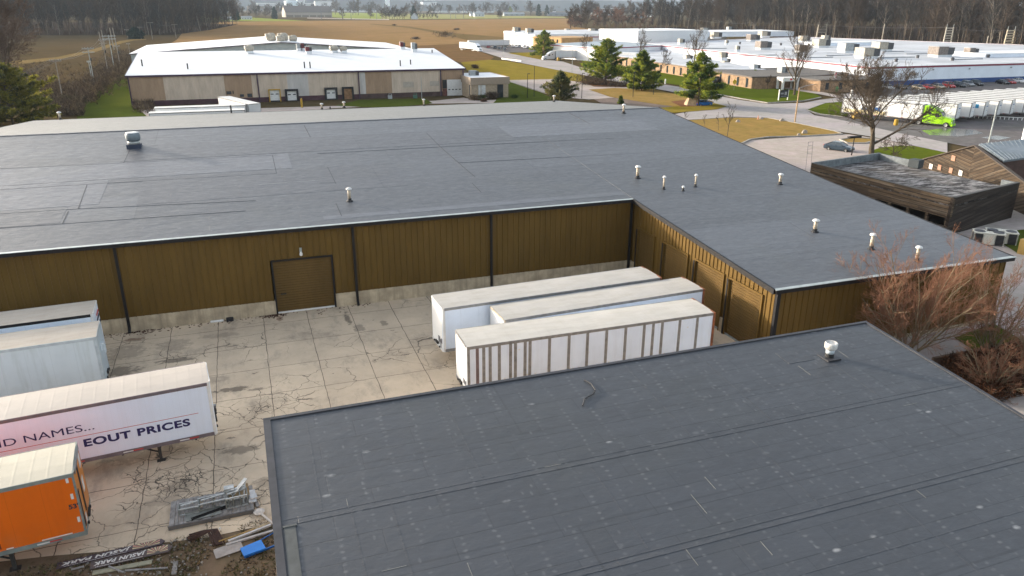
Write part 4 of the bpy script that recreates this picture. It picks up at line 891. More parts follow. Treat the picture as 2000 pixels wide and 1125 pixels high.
for px, py in ((1792, 113), (1525, 88), (1580, 90), (1445, 86), (1700, 106), (1750, 120), (1860, 118), (1930, 112)):
    P = G(px, py, PH); q = MB(); q.lathe((P.x, P.y, PH-.1), [(.5, 0), (.45, .6), (.7, .7), (.3, 1.1)], 8); q.build('roof_ventilator', RTUD, PLT, world=True)
q = MB(); rg = random.Random(3)
for px, py in ((1745, 101), (1640, 108), (1750, 112), (1500, 108), (1600, 112), (1380, 95), (1440, 110), (1800, 105), (1890, 116)):
    P = G(px, py, PH); L = rg.uniform(8, 20); q.beam((P.x-L/2, P.y, PH+.05), (P.x+L/2, P.y+rg.uniform(-1, 1), PH+.05), .35, .3)
q.build('roof_pipe', mt('roof_pipe_grey', (.30, .31, .32), .6), PLT, world=True)  # plain mid grey pipes
# white left-hand hall with the grey roof
PL2 = thing('factory_wing', 'white wing of the factory with red stripe and blue grey roof behind the silver truck', 'factory', (142, 330, 0))
w_ = [(139.5, 342.0), (148.0, 304.0), (187.0, 319.0), (190.5, 343.5), (186.0, 368.0)]
q = MB(); q.prism(w_, 0, 5.8); q.build('wall', PWS, PL2, world=True); band(w_, 5.3, 5.7, .12, REDS, 'red_stripe', PL2)
q = MB(); q.prism(inset(w_, .4), 5.81, 5.9); q.build('roof', mt('bluegrey_roof', (.27, .32, .36), .6, .15, .3), PL2, world=True); band(w_, 5.71, 5.95, .15, WROOF, 'parapet_cap', PL2)
q = MB(); q.box(166, 166.6, 326, 326.6, 5.8, 7.2); q.build('roof_ventilator', WHITEP, PL2, world=True)
# far hall with the buff front
PL3 = thing('far_hall', 'white far hall with red stripe and buff brick end beside the far lot', 'factory', (163, 430, 0))
f_ = [(166.0, 482.0), (160.5, 412.0), (300, 430), (300, 520)]
q = MB(); q.prism(f_, 0, 7.6); q.build('wall', PWS, PL3, world=True); band(f_, 5.7, 6.2, .12, REDS, 'red_stripe', PL3)
q = MB(); q.prism(inset(f_, .5), 7.6, 7.75); q.build('roof', PROOF, PL3, world=True)
q = MB(); q.prism([(158.2, 409), (163.5, 381), (185, 388), (182, 409)], 0, 7.0); q.build('brick_front', mt('orange_buff_brick', (.40, .24, .10), .9, .2, .8), PL3, world=True)
a, b = Vector((158.2, 409)), Vector((163.5, 381)); d = (b-a).normalized(); nn = Vector((d.y, -d.x))
for k in range(6):
    for z in (1.2, 4.4):
        p = a+d*(3+k*4.2); q = MB(); q.prism([tuple(p+nn*.02), tuple(p+d*1.3+nn*.02), tuple(p+d*1.3+nn*.1), tuple(p+nn*.1)], z, z+1.7); q.build('window', GLASS, PL3, world=True)
q = MB(); q.box(164.6, 165.5, 446, 452, .2, 4.0); q.build('dock_door', BLACKP, PL3, world=True)
for px, py in ((1003, 63), (1028, 66)): P = G(px, py, 7.7); rooftop(PL3, P.x+2, P.y, 7.7, 4.2, 3, 2.2, 0)
# brick offices along the lawn
OFB = thing('brick_offices', 'low buff brick offices with flat grey roofs along the factory lawn', 'building', (150, 220, 0))
def block(poly, h, rm, trim=None):
    q = MB(); q.prism(poly, 0, h-.3); q.build('wall', BRICK, OFB, world=True)
    q = MB(); q.prism(inset(poly, -.35), h-.3, h); q.build('roof_trim', trim or mt('bronze_fascia', (.10, .075, .06), .6), OFB, world=True)
    q = MB(); q.prism(inset(poly, .2), h+.002, h+.06); q.build('roof', rm, OFB, world=True)
block([(147.5, 296), (142.5, 213), (160, 206), (189, 318), (176, 322)], 3.6, PROOF); block([(141.8, 211), (140.2, 186.5), (160, 184.2), (178, 190), (180, 216)], 3.5, GRAVEL); block([(152, 184.0), (153, 173.0), (170, 171), (177.5, 182)], 3.4, GRAVEL)
def wins(a, b, n, z0, z1, wd):
    a, b = Vector(a), Vector(b); d = (b-a).normalized(); nn = Vector((d.y, -d.x)); L = (b-a).length
    for k in range(n):
        p = a+d*(L*(k+.5)/n-wd/2); q = MB(); q.prism([tuple(p+nn*.01), tuple(p+d*wd+nn*.01), tuple(p+d*wd+nn*.09), tuple(p+nn*.09)], z0, z1); q.build('window', GLASS, OFB, world=True)
wins((147.2, 292), (142.5, 213), 16, .5, 2.9, 1.1); wins((141.8, 211), (140.2, 186.5), 5, .4, 2.9, 1.0); wins((153, 173), (170, 171), 4, .8, 2.6, 1.0)
def porch(cx, cy, wd, dp, h, rz, lb):
    T = thing('porch', lb, 'porch', (cx, cy, 0), rz); q = MB(); q.box(-wd/2, wd/2, -dp/2, dp/2, h-1.0, h); q.build('canopy', WHITEP, T)
    for sx in (-1, 1):
        for sy in (-1, 1): q = MB(); q.box(sx*(wd/2-.35)-.3, sx*(wd/2-.35)+.3, sy*(dp/2-.3)-.25, sy*(dp/2-.3)+.25, 0, h-1); q.build('column', WHITEP, T)
    return T
P = Vector((149.6, 182.6, 0)); pt = porch(P.x, P.y, 5.2, 3.4, 3.5, -.15, 'white entrance porch with square columns and a red mark over the offices door')
q = MB(); q.box(-.35, .35, -1.72, -1.699, 2.75, 3.25); q.build('emblem', REDTAPE, pt)
P = G(1228, 125); porch(P.x, P.y, 8, 5, 4.6, -.9, 'white porch with columns between the left pines over a dark car')
rooftop(OFB, 160, 212, 3.5, 3, 2, 1.2, .1, GRU, curb=False); rooftop(OFB, 158, 196, 3.5, 2.4, 2, 1.6, .1, GRU, curb=False); rooftop(OFB, 168, 240, 3.6, 3, 2, 1.2, .1, None, curb=False); rooftop(OFB, 166, 262, 3.6, 3.2, 2, 1.2, .1, None, curb=False)

# ================================================================== weathered timber buildings on the right
def plank_mat(name, rot, cols, seam=.40, dark=.95):
    t = NT(name); s = t.map((1, 1, 1), (0, 0, 0), rot)
    x = t.sep(s); row = t.math('FLOOR', t.math('DIVIDE', x[2], seam))
    wn_ = t.n.new('ShaderNodeTexWhiteNoise'); wn_.noise_dimensions = '2D'
    cb = t.n.new('ShaderNodeCombineXYZ'); t.link(row, cb.inputs[0]); sg = t.math('FLOOR', t.math('DIVIDE', t.math('ADD', x[0], x[1]), 3.1)); t.link(sg, cb.inputs[1]); t.link(cb.outputs[0], wn_.inputs['Vector'])
    c = t.mix(wn_.outputs['Value'], cols[0], cols[1]); g = t.noise(2.2, 5, .75, t.map((.35, .35, 6), src=s)); c = t.mix(t.ramp(g, .42, .72, 0, .75), c, cols[2])
    pale = t.noise(.5, 5, .7, t.map((.22, .22, 7), (8, 1, 2), src=s)); c = t.mix(t.ramp(pale, .5, .68, 0, .75), c, cols[3])
    u = t.math('FRACT', t.math('DIVIDE', x[2], seam)); ln = t.ramp(u, .08, .22, 1, 0); c = t.mix(t.math('MULTIPLY', ln, dark), c, (.012, .009, .007))
    t.bump(t.math('MULTIPLY', ln, -1), .5, .03)
    return t.out(c, .85, 0, .25)
WC = [(.125, .084, .050), (.052, .035, .022), (.016, .012, .009), (.22, .18, .135)]
PLH = plank_mat('planks_level', (0, 0, 0), WC); PLD = plank_mat('planks_dark_slanted', (R(-26), 0, 0), [(.040, .028, .020), (.020, .014, .011), (.010, .008, .007), (.075, .06, .05)]); WB = [tuple(k*.62 for k in c_) for c_ in WC]; PLS = plank_mat('planks_slanted', (R(0), R(17), 0), WB); PLS2 = plank_mat('planks_slanted_other_way', (R(24), 0, 0), WB)
t = NT('timber_roof_worn'); a_ = t.noise(1.0, 6, .75, t.map((.5, 1.6, 1), (0, 0, 0), (0, 0, R(20)))); b_ = t.noise(.25, 4, .6)
c = t.mix(t.ramp(a_, .44, .60), (.035, .033, .034), (.30, .29, .285)); c = t.mix(t.ramp(b_, .45, .65, 0, .6), c, (.10, .085, .07)); STN = t.out(c, .95, 0, .1); ASH = mt('asphalt_parapet', (.16, .18, .19), .8, .3, 1.5)
LT = thing('timber_shed', 'low flat roofed building wrapped in weathered brown planks, open bays below', 'building', (67, 55, 0))
A = (67.0, 54.5); B = (80.2, 57.6); lz = 4.05
dv = (Vector(B)-Vector(A)).normalized(); pv = Vector((-dv.y, dv.x))
far = onY(1585, 320, 85.0)
D_ = None
for yy in np.arange(60, 110, .5):                                # the long plank front runs back from A to the far corner at the same height
    p = onY(1585, 319, yy)
    if D_ is None or abs(p.z-lz) < abs(D_.z-lz): D_ = p
D_ = (D_.x, D_.y); C_ = tuple(Vector(B)+(Vector(D_)-Vector(A))*.98)
q = MB()
def wallq(q, a, b, z0, z1, th=.25, inner=1):
    a, b = Vector(a), Vector(b); d = (b-a).normalized(); nn = Vector((-d.y, d.x))*inner*th
    return q.prism([tuple(a), tuple(b), tuple(b+nn), tuple(a+nn)], z0, z1)
wallq(q, D_, A, 1.9, lz, .3); q.build('plank_front', PLH, LT, world=True)
q = MB(); wallq(q, A, B, 0, lz, .3); q.build('plank_end', PLD, LT, world=True)
q = MB(); wallq(q, C_, D_, 2.2, lz+.1, .3); q.build('back_parapet', ASH, LT, world=True)
q = MB(); wallq(q, B, tuple(Vector(B)+(Vector(C_)-Vector(B))*.10), 2.6, lz-.02, .3); q.build('side_parapet', ASH, LT, world=True); q = MB(); wallq(q, tuple(Vector(B)+(Vector(C_)-Vector(B))*.70), C_, 2.6, lz+.05, .3); q.build('side_parapet', ASH, LT, world=True); pb = Vector(B)+(Vector(C_)-Vector(B))*.68-dv*.5; q = MB(); q.obox((pb.x, pb.y, 3.9), 1.2, 1.3, 1.0, math.atan2(dv.y, dv.x)); q.build('roof_box', mt('dark_teal_box', (.035, .045, .05), .6), LT, world=True)
q = MB(); q.prism([A, B, C_, D_], 3.15, 3.3); q.build('roof', STN, LT, world=True)
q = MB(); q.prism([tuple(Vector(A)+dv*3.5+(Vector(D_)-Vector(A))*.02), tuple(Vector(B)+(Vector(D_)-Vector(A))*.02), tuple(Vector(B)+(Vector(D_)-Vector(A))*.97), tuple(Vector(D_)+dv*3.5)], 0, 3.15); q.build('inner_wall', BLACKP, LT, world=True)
ld = (Vector(D_)-Vector(A)); LLn = ld.length; ld.normalize()
for k in range(9):
    p = Vector(A)+ld*(.3+k*(LLn-.6)/8)+dv*.2; q = MB(); q.obox((p.x, p.y, .95), .3, .3, 1.95, math.atan2(ld.y, ld.x)); q.build('post', PLH, LT, world=True)
q = MB(); wallq(q, tuple(Vector(D_)), tuple(Vector(A)), lz, lz+.06, .34); wallq(q, A, B, lz, lz+.06, .34); q.build('coping', mt('coping_dark', (.05, .045, .04), .6), LT, world=True)
# tall plank building with the raking tops
BN = thing('timber_barn', 'tall plank clad building with raking roof edges and small notices on its slanted boards', 'building', (89, 71, 0))
ay = 70.5; ap = onY(1905, 285, ay); bl = onY(1772, 320, 84.0); br = onY(2000, 355, 59.5)
AP = Vector((ap.x, ap.y)); BLv = Vector((bl.x, bl.y)); BRv = Vector((br.x, br.y)); ext = BRv+(BRv-AP)*.45; ez = br.z+(br.z-ap.z)*.45
q = MB(); nn = Vector((AP.y-BLv.y, BLv.x-AP.x)).normalized()
if nn.x < 0: nn = -nn
q.prism([tuple(BLv), tuple(AP), tuple(AP+nn*.4), tuple(BLv+nn*.4)], 0, [bl.z, ap.z, ap.z, bl.z]); q.build('plank_wall', PLS, BN, world=True)
q = MB(); q.prism([tuple(AP), tuple(ext), tuple(ext+Vector((.5, .35))), tuple(AP+Vector((.5, .35)))], 0, [ap.z, max(ez, 1.5), max(ez, 1.5), ap.z]); q.build('plank_wall', PLS2, BN, world=True)
q = MB(); q.beam((BLv.x, BLv.y, bl.z+.05), (AP.x, AP.y, ap.z+.05), .45, .12); q.beam((AP.x, AP.y, ap.z+.06), (ext.x, ext.y, max(ez, 1.5)+.06), .45, .12); q.build('rake_cap', mt('rake_cap_brown', (.065, .048, .035), .7, .3), BN, world=True)
RM = thing('metal_roof_block', 'brown block with a standing seam grey metal roof above the plank building', 'building', (97, 72, 0))
z1 = ap.z+.25; m0 = G(1912, 281, z1); m1 = G(2040, 268, z1+.6); m2 = G(1961, 314, z1-1.1); m3 = G(2040, 303, z1-.5)
q = MB(); q.quad(tuple(m0), tuple(m2), tuple(m3), tuple(m1)); q.quad(*[tuple(p-Vector((0, 0, .2))) for p in (m0, m1, m3, m2)])
for a, b in ((m0, m2), (m2, m3), (m3, m1), (m1, m0)): q.quad(tuple(a), tuple(a-Vector((0, 0, .2))), tuple(b-Vector((0, 0, .2))), tuple(b))
for k in range(14):
    a = m0.lerp(m1, (k+.5)/14); b = m2.lerp(m3, (k+.5)/14); q.beam(a+Vector((0, 0, .04)), b+Vector((0, 0, .04)), .07, .09)
a, b = m0.lerp(m2, .5), m1.lerp(m3, .5); q.beam(a+Vector((0, 0, .03)), b+Vector((0, 0, .03)), .12, .06)
q.build('metal_roof', mt('standing_seam', (.17, .20, .225), .4, .15, 1, .3), RM, world=True)
q = MB(); q.prism([(m2.x+.3, m2.y+.2), (m3.x, m3.y+.2), (m1.x, m1.y-.2), (m0.x+.5, m0.y-.2)], 0, [m2.z-.22, m3.z-.22, m1.z-.22, m0.z-.22]); q.build('wall', mt('red_brown_wall', (.085, .05, .04), .85, .25), RM, world=True)
# notices on the boards
def on_wall(px, py, a, b):
    d = ray(px, py); n2 = Vector((a.y-b.y, b.x-a.x)); t = (a.x*n2.x+a.y*n2.y)/(d.x*n2.x+d.y*n2.y); return Vector((d.x*t, d.y*t, CH+d.z*t))
wdir = (AP-BLv).normalized(); wn2 = Vector((wdir.y, -wdir.x))
if wn2.x > 0: wn2 = -wn2
NP, NO = mt('notice_white', (.70, .68, .64), .7, .1), mt('notice_orange', (.36, .19, .12), .7, .2)
for px, py, m_, wd, lb in ((1819, 325, NP, .72, 'white notice board at the lower left on the slanted planks'), (1836, 327, NO, .72, 'red orange notice beside the lower left white one on the planks'), (1858, 333, NO, .72, 'orange notice between two white ones low on the planks'), (1877, 338, NP, .72, 'white notice board lowest on the slanted planks'), (1863, 309, NO, .8, 'orange notice standing highest on the slanted planks')):
    P = on_wall(px, py, BLv, AP); T = thing('notice_board', lb, 'sign', (P.x, P.y, P.z), math.atan2(wdir.y, wdir.x), 'notices on the plank wall')
    s = -1 if (Vector((0, -1)).dot(wn2) > 0) else 1
    ln = Matrix.Rotation(math.atan2(wdir.y, wdir.x), 2) @ Vector((0, 1)); s = 1 if ln.dot(wn2) > 0 else -1
    q = MB(); q.box(-wd/2, wd/2, min(.06*s, .10*s), max(.06*s, .10*s), -.34, .34); q.build('board', m_, T)
    q = MB()
    for k in range(4): q.box(-wd*.38, wd*.38, min(.1*s, .106*s), max(.1*s, .106*s), .18-k*.13, .23-k*.13)
    q.build('line', mt('notice_lines', (.16, .12, .10), .7), T)
# ================================================================== land
def land_mat(name, a, b, c_, sc=.06, fine=1.2, stripes=None):
    t = NT(name); n = t.noise(sc, 6, .65); n2 = t.noise(fine, 5, .7); n3 = t.noise(sc*5, 5, .7, t.map((1, 1, 1), (9, 2, 0)))
    c = t.mix(t.ramp(n, .32, .68), a, b); c = t.mix(t.ramp(n3, .5, .72, 0, .7), c, c_); c = t.mix(t.ramp(n2, .3, .75, 0, .45), c, tuple(k*.5 for k in a)); n4 = t.noise(sc*2.2, 7, .75, t.map((1, 1, 1), (31, 17, 0))); c = t.mix(t.ramp(n4, .42, .7, 0, .4), c, (a[0]*1.5, a[1]*1.25, a[2]*1.5))
    if stripes:
        u = t.noise(1, 4, .7, t.map(stripes[0], (0, 0, 0), (0, 0, stripes[1]))); c = t.mix(t.ramp(u, .4, .65, 0, .5), c, stripes[2])
    return t.out(c, 1.0, 0, 0)
GRD = land_mat('winter_ground', (.075, .060, .030), (.095, .070, .036), (.05, .044, .026))
FIELD = land_mat('stubble_field', (.265, .172, .078), (.23, .150, .070), (.18, .122, .058), .012, .3, ((.012, .14, 1), R(8), (.19, .12, .05)))
SCRUB = land_mat('scrub_field', (.085, .060, .030), (.105, .075, .038), (.058, .046, .024), .02, .4, ((.02, .15, 1), R(20), (.062, .052, .027)))
LAWN = land_mat('lawn', (.060, .082, .014), (.078, .095, .016), (.055, .060, .016), .09, 1.0)
LAWNY = land_mat('yellowed_lawn', (.215, .170, .030), (.18, .145, .026), (.15, .108, .032), .07, .8)
LAWNT = land_mat('tan_lawn', (.27, .185, .062), (.225, .16, .05), (.165, .11, .045), .12, 1.2)
LAWNG = land_mat('bright_lawn', (.078, .105, .012), (.098, .125, .014), (.075, .085, .014), .09, 1.0)
FARG = land_mat('far_grass', (.20, .25, .05), (.22, .24, .06), (.16, .18, .06), .01, .2)
ROADM = land_mat('road_surface', (.32, .305, .285), (.37, .35, .325), (.27, .255, .235), .05, .9)
CONCL = land_mat('pale_concrete', (.40, .36, .315), (.36, .32, .28), (.30, .27, .235), .10, 1.0)
ASPH = land_mat('dark_asphalt', (.125, .12, .115), (.155, .15, .142), (.21, .20, .19), .06, .8)
DIRT = land_mat('dirt', (.15, .108, .068), (.20, .15, .095), (.085, .07, .036), .5, 5)
def spx(name, pts, z, mat):
    return sheet(name, [tuple(G(*p)[:2]) for p in pts], z, mat)
S = 14000
sheet('ground', [(-S, -800), (S, -800), (S, 16000), (-S, 16000)], 0, GRD)
spx('field', [(372, 44), (560, 41), (760, 39.5), (1000, 37), (1112, 36), (1118, 52), (1180, 60), (1260, 60), (1300, 75), (990, 80), (930, 88), (700, 92), (300, 103), (345, 78)], .02, FIELD)
spx('scrub_field', [(35, 72), (352, 72), (345, 78), (290, 92), (262, 122), (205, 150), (150, 200), (90, 235), (20, 230), (0, 130)], .02, SCRUB)
spx('track', [(0, 122), (110, 112), (180, 97), (235, 80), (262, 76.5), (285, 76.2), (286, 78), (262, 79), (240, 84), (185, 102), (112, 117), (0, 130)], .05, land_mat('track_grass', (.20, .145, .06), (.17, .125, .052), (.14, .10, .045), .1, 1))
spx('field_margin', [(720, 47), (728, 46.5), (800, 52), (880, 64), (985, 73), (990, 79), (930, 84), (880, 70), (800, 55)], .05, land_mat('rough_margin', (.16, .115, .05), (.13, .095, .042), (.10, .075, .032), .03, .5))
spx('scrub_field', [(760, 92), (925, 84), (925, 96), (965, 112), (955, 120), (900, 122), (860, 115)], .06, land_mat('rough_grass', (.16, .10, .045), (.125, .08, .038), (.08, .06, .03), .06, .6))
spx('far_lawn', [(370, 31), (470, 33), (600, 41), (500, 41.5), (440, 41), (372, 44)], .06, FARG); spx('far_lawn', [(636, 24.5), (745, 25.5), (745, 37), (690, 37), (640, 33)], .06, FARG); spx('far_lawn', [(745, 26), (1000, 30), (1110, 33), (1110, 35), (990, 36), (745, 38)], .06, land_mat('far_grass_pale', (.24, .25, .09), (.26, .24, .11), (.2, .18, .09), .01, .2))
spx('far_road', [(600, 34.5), (760, 37.5), (760, 39), (640, 36.6), (600, 36)], .10, CONCL)
spx('lawn', [(150, 240), (152, 205), (178, 160), (212, 140), (236, 126), (256, 122), (262, 205), (300, 240)], .08, LAWN)
spx('lawn', [(655, 207), (700, 196), (830, 193), (845, 202), (760, 212)], .08, LAWN)
spx('lawn', [(900, 122), (955, 117), (985, 119), (1075, 134), (1140, 147), (1150, 168), (1086, 155.5), (997, 157), (930, 158)], .08, LAWNY)
spx('lawn', [(985, 157), (1000, 162), (1060, 183), (1085, 196), (960, 205), (985, 180)], .08, LAWN)
spx('driveway', [(990, 157), (1087, 155), (1150, 163), (1235, 172), (1260, 180), (1225, 190), (1150, 195), (1115, 192), (1060, 181), (1000, 161)], .10, CONCL)
spx('dock_apron', [(500, 226), (650, 212), (830, 203), (1000, 201), (1010, 193), (935, 197), (905, 191), (850, 197), (700, 206), (500, 212), (262, 214), (230, 236)], .06, CONCL)
spx('road', [(905, 86), (935, 84), (975, 98), (998, 104), (1040, 114), (1100, 121), (1130, 131), (1205, 150), (1290, 165), (1330, 171), (1396, 187), (1450, 197), (1500, 204), (1570, 202), (1600, 196), (1650, 190), (1640, 184), (1690, 184), (1700, 200), (1640, 213), (1580, 219), (1590, 226), (1640, 235), (1760, 262), (1850, 280), (1850, 300), (1700, 268), (1630, 257), (1550, 240), (1500, 231), (1430, 229), (1345, 236), (1317, 224), (1380, 213), (1395, 200), (1325, 183), (1275, 173), (1200, 160), (1127, 145), (1066, 133), (1000, 120), (950, 104), (920, 96)], .14, ROADM)
spx('parking_lot', [(925, 86), (985, 84), (1060, 100), (1035, 103), (990, 103), (950, 95)], .16, ASPH)
spx('parking_lot', [(1700, 160), (2100, 154), (2600, 230), (2250, 330), (1900, 290), (1760, 262), (1660, 240), (1590, 224), (1660, 205), (1650, 185)], .12, ASPH)
spx('lawn', [(990, 104), (1040, 103), (1075, 112), (1060, 118), (1035, 113)], .18, LAWNY); spx('lawn', [(1130, 124), (1200, 120), (1300, 135), (1335, 142), (1400, 160), (1480, 176), (1560, 171), (1580, 178), (1603, 190), (1570, 197), (1500, 201), (1450, 193), (1396, 183), (1330, 168), (1290, 162), (1205, 147), (1140, 131)], .18, LAWNG)
spx('path', [(1512, 172), (1530, 170), (1600, 180), (1650, 190), (1640, 193), (1585, 183), (1530, 174)], .22, CONCL)
spx('lawn', [(1150, 176), (1200, 173), (1275, 176), (1330, 187), (1395, 204), (1320, 210), (1290, 206), (1250, 200), (1190, 190)], .18, LAWNT); spx('pine_bed', [(1130, 160), (1165, 157), (1225, 166), (1225, 171), (1160, 170)], .2, land_mat('needle_bed', (.16, .09, .05), (.13, .08, .045), (.10, .06, .035), .2, 2)); spx('pine_bed', [(1310, 200), (1340, 196), (1385, 200), (1380, 208), (1330, 210)], .21, land_mat('needle_bed2', (.20, .10, .055), (.16, .09, .05), (.10, .06, .035), .2, 2))
spx('lawn', [(1290, 212), (1330, 208), (1395, 203), (1420, 209), (1400, 215), (1317, 222), (1295, 220)], .2, LAWNY)
spx('gravel', [(1160, 195), (1240, 190), (1330, 204), (1310, 212), (1250, 214), (1190, 212)], .16, land_mat('brown_gravel', (.17, .135, .11), (.22, .185, .155), (.11, .095, .07), .2, 2))
spx('lawn', [(1320, 243), (1345, 236), (1425, 231), (1500, 232), (1550, 241), (1630, 258), (1645, 263), (1560, 268), (1500, 269), (1465, 274), (1450, 281), (1415, 292), (1370, 270)], .18, LAWNT)
spx('concrete_lot', [(1415, 292), (1450, 281), (1470, 274), (1560, 268), (1650, 262), (1720, 272), (1800, 290), (1900, 330), (2100, 380), (2100, 560), (1900, 560), (1700, 400), (1500, 330)], .06, CONCL)
spx('lawn', [(1640, 274), (1665, 270), (1700, 272), (1712, 276), (1690, 281), (1655, 281)], .10, LAWNT)
spx('lawn', [(1700, 296), (1720, 289), (1760, 285), (1830, 290), (1850, 300), (1800, 316), (1760, 320), (1712, 314)], .10, LAWNG)
spx('lawn', [(1945, 470), (1975, 452), (2060, 445), (2060, 510), (1985, 495)], .10, LAWN)
spx('lawn', [(1575, 216), (1610, 203), (1690, 196), (1702, 206), (1700, 232), (1650, 230), (1600, 224)], .2, LAWNG)
sheet('concrete_lot', [(29, -5), (90, -5), (90, 62), (34, 62), (34, 36.5), (29, 36.5)], .07, CONCL)
sheet('lawn', [(45.0, 31.5), (49.5, 30.5), (51, 36), (46, 35.0)], .10, LAWN)
# kerbs round the grass islands
KERB = mt('kerb_concrete', (.30, .28, .25), .9, .2)
def kerb(pts, z=.13, wd=.3):
    q = MB(); P = [G(*p) for p in pts]
    for a, b in zip(P, P[1:]): q.beam((a.x, a.y, z), (b.x, b.y, z), wd, .24)
    setp(q.build('kerb', KERB), kind='structure')
kerb([(1320, 243), (1345, 236), (1425, 231), (1500, 232), (1550, 241), (1630, 258), (1645, 263)]); kerb([(1645, 263), (1560, 268), (1500, 269), (1465, 274), (1450, 281), (1415, 292)]); kerb([(1650, 230), (1600, 224), (1575, 216), (1610, 203)]); kerb([(1396, 184), (1450, 194), (1500, 202), (1570, 198), (1603, 191)]); kerb([(1712, 276), (1690, 281), (1655, 281), (1640, 274), (1665, 270), (1700, 272)]); kerb([(997, 161), (1060, 181), (1085, 188)])
# puddles on the far right lot
WATER = NT('puddle_water').out((.07, .068, .065), .22, 0, .35)
for pts in ([(1800, 256), (1850, 251), (1905, 255), (1920, 262), (1870, 268), (1815, 265)], [(1915, 270), (1945, 266), (1975, 270), (1950, 275)]): spx('puddle', pts, .135, WATER)
# dirt strip in front of the yard
sheet('dirt', [(-60, -10), (0.3, -10), (0.3, 30.6), (-60, 32.5)], .03, DIRT)

# far hills
t = NT('far_hill'); n = t.noise(.004, 6, .7); n2 = t.noise(.03, 4, .7); c = t.mix(t.ramp(n, .3, .7), (.018, .036, .050), (.034, .042, .050)); c = t.mix(t.ramp(n2, .5, .7, 0, .5), c, (.012, .024, .032)); HILL = t.out(c, 1, 0, 0)
from mathutils import noise as mnoise
def ridge(y0, h0, seed, x0, x1, n=160):
    q = MB(); prev = None
    for i in range(n+1):
        x = x0+(x1-x0)*i/n; h = h0*(.92+.22*mnoise.noise((x*.0011, seed, 0)))+h0*.05*mnoise.noise((x*.012, seed, 3)); yy = y0+300*mnoise.noise((x*.0007, seed, 7))
        cur = [(x, yy-600, -2), (x, yy-250, h*.55), (x, yy, h), (x, yy+700, h*.8)]
        if prev:
            for k in range(3): q.quad(prev[k], cur[k], cur[k+1], prev[k+1])
        prev = cur
    setp(q.build('hills', HILL, smooth=True), kind='structure')
ridge(5200, 74, 1.3, -4500, 8200); ridge(8200, 150, 4.1, -7000, 12500)

# ================================================================== trees
def segs_to_mesh(S, n):
    """S: rows p0(3) p1(3) r0 r1 -> n-sided open tubes"""
    S = np.asarray(S, float); p0, p1, r0, r1 = S[:, :3], S[:, 3:6], S[:, 6], S[:, 7]; d = p1-p0; L = np.linalg.norm(d, axis=1, keepdims=True); d = d/np.maximum(L, 1e-6)
    ref = np.where(np.abs(d[:, 2:3]) < .9, [[0, 0, 1.]], [[1., 0, 0]]); a = np.cross(d, ref); a /= np.linalg.norm(a, axis=1, keepdims=True); b = np.cross(d, a)
    V = np.zeros((len(S), 2*n, 3)); 
    for k in range(n):
        o = a*math.cos(2*math.pi*k/n)+b*math.sin(2*math.pi*k/n); V[:, k] = p0+o*r0[:, None]; V[:, n+k] = p1+o*r1[:, None]
    Fq = np.array([[k, (k+1) % n, n+(k+1) % n, n+k] for k in range(n)]); F_ = (Fq[None]+(np.arange(len(S))*2*n)[:, None, None]).reshape(-1, 4)
    return V.reshape(-1, 3), F_
def grow(seed, h, levels, nch, ratio, spread, r0, up=.15, clear=.3, wob=.12, twist=1.0, rr=.55, minr=.012, lean=0):
    """recursive bare branches; returns (thick segments, twig segments)"""
    rg = random.Random(seed); big, small = [], []
    def branch(p, d, L, r, lev):
        k = 4 if lev == 0 else (3 if lev < levels else 2); pts = [p]; dirs = []
        for i in range(k):
            d = (d+Vector((rg.gauss(0, wob), rg.gauss(0, wob), rg.gauss(0, wob)+up*(.4 if lev else .2)))).normalized(); dirs.append(d); pts.append(pts[-1]+d*(L/k))
        re = max(minr, r*(.45 if lev < levels else .4)); dst = big if lev < 2 else small
        for i in range(k):
            a, b = r+(re-r)*i/k, r+(re-r)*(i+1)/k; dst.append((*pts[i], *pts[i+1], a, b))
        if lev >= levels: return
        m = nch[lev]
        for j in range(m):
            f = (clear if lev == 0 else .2)+(1-(clear if lev == 0 else .2))*(j+rg.random())/m; f = min(f, .99); i = min(int(f*k), k-1); q = pts[i].lerp(pts[i+1], f*k-i); dd = dirs[i]
            a = Vector((rg.gauss(0, 1), rg.gauss(0, 1), rg.gauss(0, 1))); a = (a-dd*a.dot(dd)).normalized(); sp = spread[lev]*rg.uniform(.7, 1.3)
            nd = (dd*math.cos(sp)+a*math.sin(sp)); nd.z += up; nd.normalize()
            branch(q, nd, L*ratio[lev]*rg.uniform(.65, 1.2)*(1.15-.5*f), max(minr, (r+(re-r)*f)*rr), lev+1)
    branch(Vector((0, 0, -.1)), Vector((lean, 0, 1)).normalized(), h, r0, 0)
    return big, small
def tree_obj(root, big, small, bark, twig, n1=6, n2=3):
    V, F_ = segs_to_mesh(big, n1); npmesh('trunk', V, F_, [bark], parent=root)
    V, F_ = segs_to_mesh(small, n2); npmesh('crown', V, F_, [twig], parent=root)
BARK = mt('bark_grey', (.105, .085, .062), .95, .3, 3, spec=.05); TWIG = mt('twig_grey', (.115, .092, .07), .95, .2, 1, spec=.05); TWIGD = mt('twig_dark', (.075, .058, .045), .95, .2, 1, spec=.05); TWIGR = mt('twig_red', (.25, .128, .082), .85, .25, 1, spec=.05); BARKT = mt('bark_tan', (.22, .17, .11), .95, .3, 3, spec=.05); BARKP = mt('bark_pale', (.20, .175, .145), .95, .3, 2, spec=.05)
WBARK = mt('wood_bark', (.115, .09, .068), .95, .35, .4, spec=.05); WTWIG = mt('wood_twig', (.078, .062, .051), .95, .25, .3, spec=.05); WTWIG2 = mt('wood_twig_grey', (.062, .059, .057), .95, .25, .3, spec=.05)
